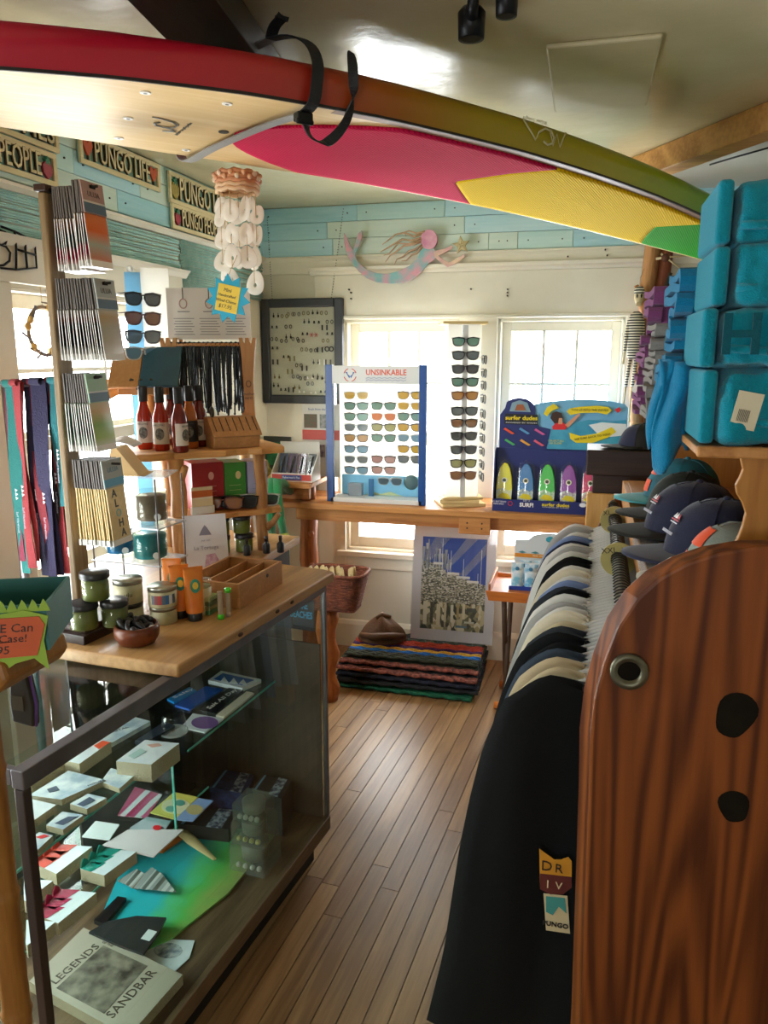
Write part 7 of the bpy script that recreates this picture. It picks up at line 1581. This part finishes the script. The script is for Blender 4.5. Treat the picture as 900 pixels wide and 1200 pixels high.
# ================= lanyards on a rod by the side window =================
L0, L1 = ony(5, 452, 1.75), ony(68, 448, 1.80)
lr = thing('lanyard_rod', 'steel rod on a floor pole holding fabric lanyards before the window', 'rod', (L0.x, L0.y, 0))
d_ = L1-L0; MB().cyl((0, 0, L0.z), (d_.x, d_.y, L1.z), .007, n=12).build('rod', mat('brushed_steel', '9a9aa0', .3, metal=.9), lr); MB().cyl((-.03, .05, 0), (-.005, .01, L0.z), .012, n=12).build('pole', 'brushed_steel', lr); MB().lathe([(.10, 0), (.10, .012), (.02, .02), (.0001, .02)], (-.03, .05, 0), 20).build('foot', 'brushed_steel', lr)
for i, (px, w, ztop, zbot, c, lab, wob) in enumerate(((8, .022, 472, 655, '8a2a48', 'burgundy lanyard at the outer end of the rod', .6), (15, .034, 470, 668, '1a7f7c', 'teal lanyard with white print, next to the burgundy one', 0), (27, .024, 475, 660, 'a03038', 'red lanyard between the teal and navy ones', 1.0), (34, .038, 474, 672, '1c1a40', 'navy lanyard with white peaks and lettering', .2), (42, .022, 475, 650, '8c2030', 'dark red lanyard between the two navy ones', 2.0), (51, .040, 462, 676, '221e4a', 'wide navy lanyard with a white emblem', .4), (59, .026, 470, 640, '1a1c20', 'black lanyard twisted beside the wide navy one', 1.6), (64, .022, 470, 668, 'a8343c', 'red lanyard at the pole-stand end of the rod', .9), (72, .034, 447, 590, '10737c', 'long teal lanyard draped over the rod end', .3))):
    t = (px-5)/63; base = L0+d_*t; e = thing('lanyard', lab, 'lanyard', (base.x, base.y-.002-.014*(i % 3), L0.z+(L1.z-L0.z)*t+.008), 0, 'lanyards on the rod'); m = mat('lanyard_%d' % i, c, .7, bump=(250, .3), sheen=.2)
    zt = ony(px, ztop, base.y).z-e.location.z; zb = ony(px, zbot, base.y).z-e.location.z
    pts = [Vector((.010*sin(wob+k*.8)*.6, .006*cos(wob*2+k), zt*0+(zb)*k/8)) for k in range(9)]
    ribbon(MB(), pts, w, .0009, wdir=lambda tt, wob=wob: Vector((1, .35*sin(wob*3+tt*4), 0)), sub=4).build('band', m, e)
    pts2 = [Vector((.012*cos(wob+k), .012, (zb*.97)*k/6)) for k in range(7)]; ribbon(MB(), pts2, w*.8, .0009, wdir=lambda tt, wob=wob: Vector((1, .5*sin(wob+tt*3), 0)), sub=4).build('back_band', m, e)
    ribbon(MB(), [Vector((0, -.001, -.012)), Vector((0, -.011, -.006)), Vector((0, -.009, .004)), Vector((0, .003, .007)), Vector((0, .013, .002)), Vector((0, .012, -.010))], w*.8, .0009, wdir=(1, 0, 0)).build('loop', m, e)
    if w > .022:
        for k in range(3): MB().prism([(-.005, 0), (.005, 0), (0, .008)], (-.001, -.012, zb*.55-.011*k), Vector((.1, 0, -1)), Vector((1, 0, .1)), (0, -.0008, 0)).build('peak_print', cm('d8dce4'), e)
        text('band_word', 'Surf Warehouse', .009, (-.001, -.0125, zb*.72), Vector((0, 0, -1)), X, cm('b8bcd0'), e, ext=.0003)

# ================= side wall: signs, wire letters, wreath =================
wood('sign_wood', 'd2c294', 'ecdfb8', axis=1, scale=6, rough=.65, rings=1.4); mat('sign_back', '7fa89c', .7); mat('sign_letter', '4a4030', .7); mat('heart_orange', 'c0542c', .5); mat('berry_red', '8a2434', .5, noise=(60, 'b03a48', .2)); mat('leaf_green', '2f7a58', .5)
HEART = [(0, -.55), (.25, -.25), (.5, .08), (.5, .32), (.34, .48), (.14, .42), (0, .24), (-.14, .42), (-.34, .48), (-.5, .32), (-.5, .08), (-.25, -.25)]
def wall_sign(label, y0, y1, z0, z1, word, left, right, wx=None):
    e = thing('wooden_sign', label, 'sign', (XL+.0165, (y0+y1)/2, (z0+z1)/2), 0, 'cut-out wooden signs on the side wall'); W, H = (y1-y0)/2, (z1-z0)/2
    bx(0, .004, -W, W, -H, H).build('back_board', 'sign_back', e)
    for nm, a in (('frame_rail', (-W, W, H-.016, H)), ('frame_rail', (-W, W, -H, -H+.016)), ('frame_stile', (-W, -W+.016, -H+.016, H-.016)), ('frame_stile', (W-.016, W, -H+.016, H-.016))): bx(.004, .013, *a).build(nm, 'sign_wood', e, bevel=.001)
    a = -W+.022+(.055 if left else 0); b = W-.022-(.055 if right else 0)
    t = text('lettering', word, (2*H-.032)*1.42, (.0095, (a+b)/2, 0), Y, Z, 'sign_letter', e, ext=.004, width=b-a, bold=.0016); text('lettering', word, (2*H-.032)*1.42, (.0147, (a+b)/2, 0), Y, Z, 'sign_wood', e, ext=.0010, width=(b-a)*.99)
    for s, k in ((-1, left), (1, right)):
        if not k: continue
        c = s*(W-.046); h = (2*H-.032)
        if k == 'heart': MB().prism([(x*h*.72, y*h*.75) for x, y in HEART], (.004, c, .006), Y, Z, (.008, 0, 0)).build('heart', 'heart_orange', e); bx(.004, .012, c-.003, c+.003, -H+.016, -.02).build('heart_stem', 'sign_letter', e)
        else:
            col = {'berry': 'berry_red', 'pine': 'sponge'}[k]
            MB().prism([(.0, -.5*h), (.3*h, -.25*h), (.33*h, .08*h), (.15*h, .25*h), (-.15*h, .25*h), (-.33*h, .08*h), (-.3*h, -.25*h)], (.004, c, 0), Y, Z, (.009, 0, 0)).build('fruit', col, e); MB().prism([(x, y+.3*h) for x, y in star(5, .22*h, .09*h)], (.004, c, 0), Y, Z, (.010, 0, 0)).build('fruit_leaf', 'leaf_green', e)
    return e
wall_sign('cut-out wooden sign ending in ..MES, above the strawberry sign', 1.62, 2.292, 2.248, 2.352, 'PUNGO HOMES', None, None)
wall_sign('cut-out wooden sign reading PEOPLE with a strawberry at its end', 1.72, 2.272, 2.142, 2.242, 'PUNGO PEOPLE', 'berry', 'berry')
wall_sign('cut-out wooden sign reading PUNGO LIFE between two orange hearts', 2.40, 2.905, 2.247, 2.350, 'PUNGO LIFE', 'heart', 'heart')
wall_sign('cut-out wooden sign reading PUNGO LIFE with a pineapple, above another sign', 2.975, 3.50, 2.225, 2.345, 'PUNGO LIFE', 'pine', None)
wall_sign('cut-out wooden sign reading PUNGO PEOPLE with two strawberries', 2.985, 3.50, 2.125, 2.224, 'PUNGO PEOPLE', 'berry', 'berry')
wl_ = thing('wire_letters', 'black wire wall sign shaped as letters over the side window', 'wire sign', (XL+.03, 2.07, 1.91))
def wy(pts): return [(0, onx(a, b, XL+.03).y-2.07, onx(a, b, XL+.03).z-1.91) for a, b in pts]
for pts in ([(0, 265), (17, 271), (30, 278), (41, 288), (43, 314), (19, 316), (0, 314)], [(17, 271), (19, 290), (19, 316)], [(29, 277), (30, 295), (32, 316)], [(19, 292), (42, 299)], [(0, 270), (6, 272), (9, 278), (6, 286), (0, 287), (7, 289), (12, 296), (11, 306), (4, 311), (0, 311)], [(0, 287), (-6, 286), (-14, 300), (-10, 314), (0, 314)], [(0, 265), (-14, 262), (-16, 290), (-14, 300)]):
    MB().tube(wy(pts), .0036, 6).build('wire', 'black_metal', wl_)
wr_ = thing('shell_wreath', 'driftwood and shell wreath hanging in the side window', 'wreath', (XL+.012, onx(52, 388, XL+.012).y, onx(52, 388, XL+.012).z)); rr = random.Random(12)
MB().tube([(0, .075*cos(t), .075*sin(t)) for t in [2*pi*i/24 for i in range(24)]], .006, 6, closed=True).build('hoop', cm('8a7358', .8), wr_)
for i in range(30):
    t = rr.random()*2*pi; r = .075+rr.uniform(-.012, .014); c = Vector((.004, r*cos(t), r*sin(t))); d2 = Vector((0, -sin(t)+rr.uniform(-.8, .8), cos(t)+rr.uniform(-.8, .8))).normalized()*rr.uniform(.012, .028)
    if i % 4: MB().tube([c-d2, c+d2], [.004, .002], 5).build('twig', cm(rr.choice(['7a6a5a', '9a8468', '6a6470']), .8), wr_)
    else: MB().ball(c, .010, .012, .012, n=8, k=6).build('shell', cm('c8a05a', .6), wr_)
MB().tube([(0, 0, .075), (-.003, 0, .22)], .0012, 5).build('cord', 'kraft', wr_)

# ================= capiz shell chime under the surfboard =================
CC = ony(278, 213, 2.12); ch = thing('shell_chime', 'hanging chime of pale shell rings on a coiled rope crown', 'wind chime', CC); rr = random.Random(15)
for k in range(5): MB().tube([(.056*cos(t)*(1+.02*(k % 2)), .056*sin(t), .018-k*.011+.003*sin(t*9+k)) for t in [2*pi*i/30 for i in range(30)]], .0068, 6, closed=True).build('coil', cm('c98a60' if k < 3 else 'd6b088', .7), ch)
for i in range(22): t = 2*pi*i/22; MB().ball((.063*cos(t), .063*sin(t), .004+.010*(i % 2)), .0075, n=8, k=6).build('cord_bead', cm('d8a47c' if i % 3 else 'dcc4a8', .6), ch)
MB().tube([(0, 0, .012), (0, .0, .022)], .002, 5).build('hanger', 'kraft', ch)
for t in (0, 2.1, 4.2): MB().tube([(.055*cos(t), .055*sin(t), .012), (0, 0, .020)], .0014, 5).build('hanger', 'kraft', ch)
shell = MB(); ns = 16
for k, (ri, zz) in enumerate(((.30, .0015), (.30, -.0015))): pass
def shell_disc():
    mb = MB(); prof = [(.16, 0), (.18, .022), (.6, .035), (.97, .022), (1.0, 0), (.97, -.022), (.6, -.03), (.18, -.022), (.16, 0)]
    vs = []; n = 18
    for r, z in prof:
        for j in range(n): t = 2*pi*j/n; s = 1.12+.25*sin(t); vs.append(Vector((r*cos(t)*.88, z, r*sin(t)*s)))
    fs = [(i*n+j, i*n+(j+1) % n, (i+1)*n+(j+1) % n, (i+1)*n+j) for i in range(len(prof)-1) for j in range(n)]
    return mb.add(vs, fs, 0, True).mesh('shell', M('shell_pale'))
translucent('shell_pale', 'f8f4ec', .5); SHM = shell_disc()
for i, (t, n_) in enumerate([(2*pi*k/7+.2, (3, 4, 3, 4, 3, 4, 3)[k]) for k in range(7)]):
    x, y = .050*cos(t), .050*sin(t); z = -.025-rr.random()*.045; z0 = z
    for j in range(n_):
        sz = rr.uniform(.024, .032); o = bpy.data.objects.new('shell', SHM); COL.objects.link(o); o.parent = ch; z -= sz*1.05; o.location = (x+rr.uniform(-.006, .006), y, z); o.scale = (sz, sz, sz); o.rotation_euler = (rr.uniform(-.2, .2), rr.uniform(-.25, .25), rr.choice([0, .3, -.5, 1.1])); z -= sz*1.0+.006
    MB().tube([(x, y, -.02), (x, y, z+.03)], .0011, 5).build('string', 'kraft', ch)
sb_ = thing('price_starburst', 'turquoise paper starburst with a yellow handwritten price note on the shell chime', 'sign', ony(267, 350, 2.04))
MB().prism(star(11, .068, .048, a0=.4), (0, 0, 0), X, Z, (0, .002, 0)).build('starburst', cm('1597b4', .6), sb_); ax_ = Vector((.97, 0, -.22)); ay_ = Vector((.22, 0, .97))
MB().prism(rect(.068, .074), (0, -.0015, .0), ax_, ay_, (0, .001, 0)).build('note', cm('d8b83c', .6), sb_)
for k, (s, sz) in enumerate((('Mini', .014), ('Handcrafted', .011), ('Wind Chime', .012), ('$17.95', .015))): text('handwriting', s, sz, Vector((0, -.002, 0))+ay_*(.022-.015*k)-ax_*.004, ax_, ay_, cm('3a3a30'), sb_, ext=.0003, shear=.15)
MB().tube([(0, .001, .056), (.02, .03, .12)], .001, 5).build('thread', 'kraft', sb_)

# ================= bamboo stand with the teal crate =================
BY = .84; pb = ony(4, 1000, BY); bst = thing('bamboo_stand', 'bamboo pole stand with a tan ledge at the counter corner', 'stand', (pb.x-.008, BY, 0)); wood('bamboo_pole', '8a5c28', 'b3813f', axis=2, scale=7, rough=.45, rings=1.5, bump=.1)
prof = []; z = 0
while z < 1.16:
    prof += [(.0215, z), (.0205, z+.012), (.0205, z+.19), (.0235, z+.203)]; z += .207
MB().lathe([(a, min(b, 1.175)) for a, b in prof], n=18).build('pole', 'bamboo_pole', bst)
MB().prism([(-.10, 0), (.045, .0), (.062, .02), (.055, .045), (-.10, .05)], (.03, -.05, 1.176), X, Z, (0, .13, 0)).build('ledge', 'bamboo_pole', bst, bevel=.006)
pk2 = thing('hanging_pouch', 'dark olive pouch with purple piping hanging on the bamboo pole', 'pouch', ony(29, 822, .93)); MB().prism([(-.020, -.033), (.018, -.038), (.021, .0), (.014, .045), (-.016, .05), (-.022, .0)], (0, -.008, 0), X, Z, (0, .016, 0)).build('pouch_body', cm('2a2a22', .7), pk2, bevel=.003); MB().tube([(.018, -.002, -.038), (.022, -.002, 0), (.015, -.002, .045)], .0025, 6).build('piping', cm('5a3a8a', .6), pk2); bx(-.016, .004, -.0088, -.008, -.012, .012).build('label', cm('4a4632'), pk2); MB().tube([(0, 0, .048), (-.02, -.02, .09), (-.045, -.06, .10)], .0015, 5).build('strap', 'black_plastic', pk2)
cb = ony(8, 690, .86); crt = thing('teal_crate', 'teal-lined paper crate with a lime fringe and an orange price card', 'crate', (cb.x, cb.y, 1.232), radians(24)); crt.scale = (.8, .8, .75); mat('teal_paper', '2f7470', .6, noise=(12, '25605e', .3)); mat('lime_paper', '8fb23a', .6)
for nm, x0, x1, y0, y1 in (('side', -.11, .085, -.085, -.080), ('side', -.11, .085, .080, .085), ('side', -.11, -.105, -.08, .08), ('side', .080, .085, -.08, .08)): bx(x0, x1, y0, y1, .004, .085).build(nm, 'teal_paper', crt)
bx(-.11, .085, -.085, .085, 0, .004).build('floor', 'teal_paper', crt)
for i in range(12): MB().prism([(-.010, -.004), (.010, -.004), (.004, .012), (0, .018), (-.004, .010)], (-.10+i*.0165, -.0865, .078), X, Z, (0, .001, 0)).build('fringe', 'lime_paper', crt)
nt_ = thing('price_card', 'orange handwritten price card on lime paper taped to the teal crate', 'sign', Vector((cb.x, cb.y, 1.232)), radians(24)); nt_.scale = (.8, .8, .75)
MB().prism([(-.11, .068), (-.06, .072), (.0, .070), (.05, .078), (.088, .066), (.078, .02), (.082, -.035), (.06, -.012), (.03, -.02), (-.01, -.05), (-.03, -.015), (-.11, -.022)], (0, -.0895, 0), X, Z, (0, .001, 0)).build('lime_backing', 'lime_paper', nt_)
MB().prism([(-.11, .064), (.074, .066), (.082, .05), (.066, -.006), (-.11, -.012)], (0, -.0915, 0), X, Z, (0, .001, 0)).build('orange_card', cm('c2562a', .6), nt_)
for s, sz, x, z in (('FREE Can', .022, .02, .046), ('Case!', .020, .03, .027), ('$5.95', .021, .0, .006)): text('handwriting', s, sz, (x, -.092, z), X, Z, cm('2a1a12'), nt_, ext=.0003, shear=.12)
MB().tube([(-.022, -.0925, .019), (.026, -.0925, .022)], .0008, 5).build('underline', cm('2a1a12'), nt_)

# ================= plush legs, basket and stool =================
FB = ony(322, 562, 3.37); fg = thing('plush_legs', 'green plush legs with lime shoes dangling from the corner shelf', 'plush toy', (FB.x, 3.37, FB.z)); mat('plush_green', '0e7a42', .9, bump=(300, .5), sheen=.4); mat('plush_lime', 'a3b52c', .9, noise=(25, '6a7a1c', .2), bump=(300, .5), sheen=.4)
MB().tube([(-.02, .168, -.085), (-.018, .08, -.03), (-.015, .0, -.012), (-.012, -.01, -.06), (-.02, -.01, -.18), (-.018, -.01, -.27)], [.02, .022, .024, .024, .020, .019], 10).build('leg', 'plush_green', fg); MB().tube([(.01, .168, -.085), (.011, .08, -.03), (.012, .0, -.012), (.015, -.012, -.08), (.03, -.015, -.18), (.045, -.012, -.265)], [.02, .022, .024, .024, .020, .019], 10).build('leg', 'plush_green', fg)
MB().tube([(-.018, -.01, -.26), (-.02, -.015, -.32), (-.005, -.03, -.355), (.02, -.04, -.365)], [.021, .024, .026, .018], 10).build('shoe', 'plush_lime', fg); MB().tube([(.045, -.012, -.255), (.05, -.015, -.31), (.055, -.03, -.35), (.03, -.05, -.37)], [.021, .024, .026, .018], 10).build('shoe', 'plush_lime', fg)
BKY = 3.25; b0 = ony(403, 712, BKY); stl = thing('log_stool', 'short knotted log stool behind the glass counter', 'stool', (b0.x-.045, BKY, 0)); zt_ = b0.z-.001
MB().tube([(-.04+.008*sin(i*1.9), 0, zt_*i/8-.0*(i == 8)) for i in range(9)], [.048+.006*sin(i*2.1) for i in range(9)], 12).build('log', 'cedar_log', stl)
bkt = thing('wicker_basket', 'small reddish wicker basket on the log stool', 'basket', (b0.x-.03, BKY, b0.z), 0); bkt.scale = (1.18, 1.18, 1.12); mat('wicker', '8a4a2c', .7, noise=(40, '5a2a18', .2), bump=(120, .8))
def brim(k, n=28):
    t = k/7; w, d = .085+.035*t, .06+.02*t; return [(w*math.copysign(abs(cos(a))**.5, cos(a)), d*math.copysign(abs(sin(a))**.5, sin(a)), .008+.145*t) for a in [2*pi*i/n for i in range(n)]]
wv2 = MB()
for k in range(22):
    t = k/21*7; wv2.tube([(x*(1+.012*(1 if (i+k) % 2 else -1)), y*(1+.015*(1 if (i+k) % 2 else -1)), z) for i, (x, y, z) in enumerate(brim(t))], .0040, 5, closed=True)
o = wv2.build('weave', 'wicker', bkt); o['kind'] = 'stuff'; MB().tube(brim(7.1), .007, 8, closed=True).build('rim', 'wicker', bkt); MB().prism(rrect(.17, .12, .02), (0, 0, 0), X, Y, (0, 0, .006)).build('base', 'wicker', bkt)
for i in range(9):
    x = -.09+i*.022; e = thing('wooden_stake', 'pale wooden stake sign standing in the wicker basket', 'stake', (bkt.location.x+x*.98, BKY+.012*(i % 3)-.01, bkt.location.z+.012), (0, radians(-14+1.2*i+(6 if i == 7 else 0)), 0), 'wooden stakes in the basket'); MB().prism([(-.012, 0), (.012, 0), (.012, .17+.006*(i % 3)), (.006, .185), (-.004, .18), (-.012, .172)], (0, 0, 0), X, Z, (0, .006, 0)).build('stake', 'light_ply', e, bevel=.001); text('burnt_word', 'PUNGO', .011, (0, -.0005, .13), Vector((0, 0, -1)), X, cm('5a4020'), e, ext=.0003)
e = thing('orange_card', 'orange patterned card leaning at the end of the wicker basket', 'card', (bkt.location.x-.16, BKY, bkt.location.z+.06), (0, radians(-35), 0)); bx(-.03, .03, 0, .002, 0, .12).build('card', cm('c86a2c', .5), e); bx(-.026, .026, -.001, 0, .02, .11).build('card_print', mat('orange_print', 'd07a30', .5, noise=(50, 'a8481c', .2)), e); MB().tube([(0, .006, 0), (.03, .01, -.05)], .004, 6).build('prop', 'light_ply', e)
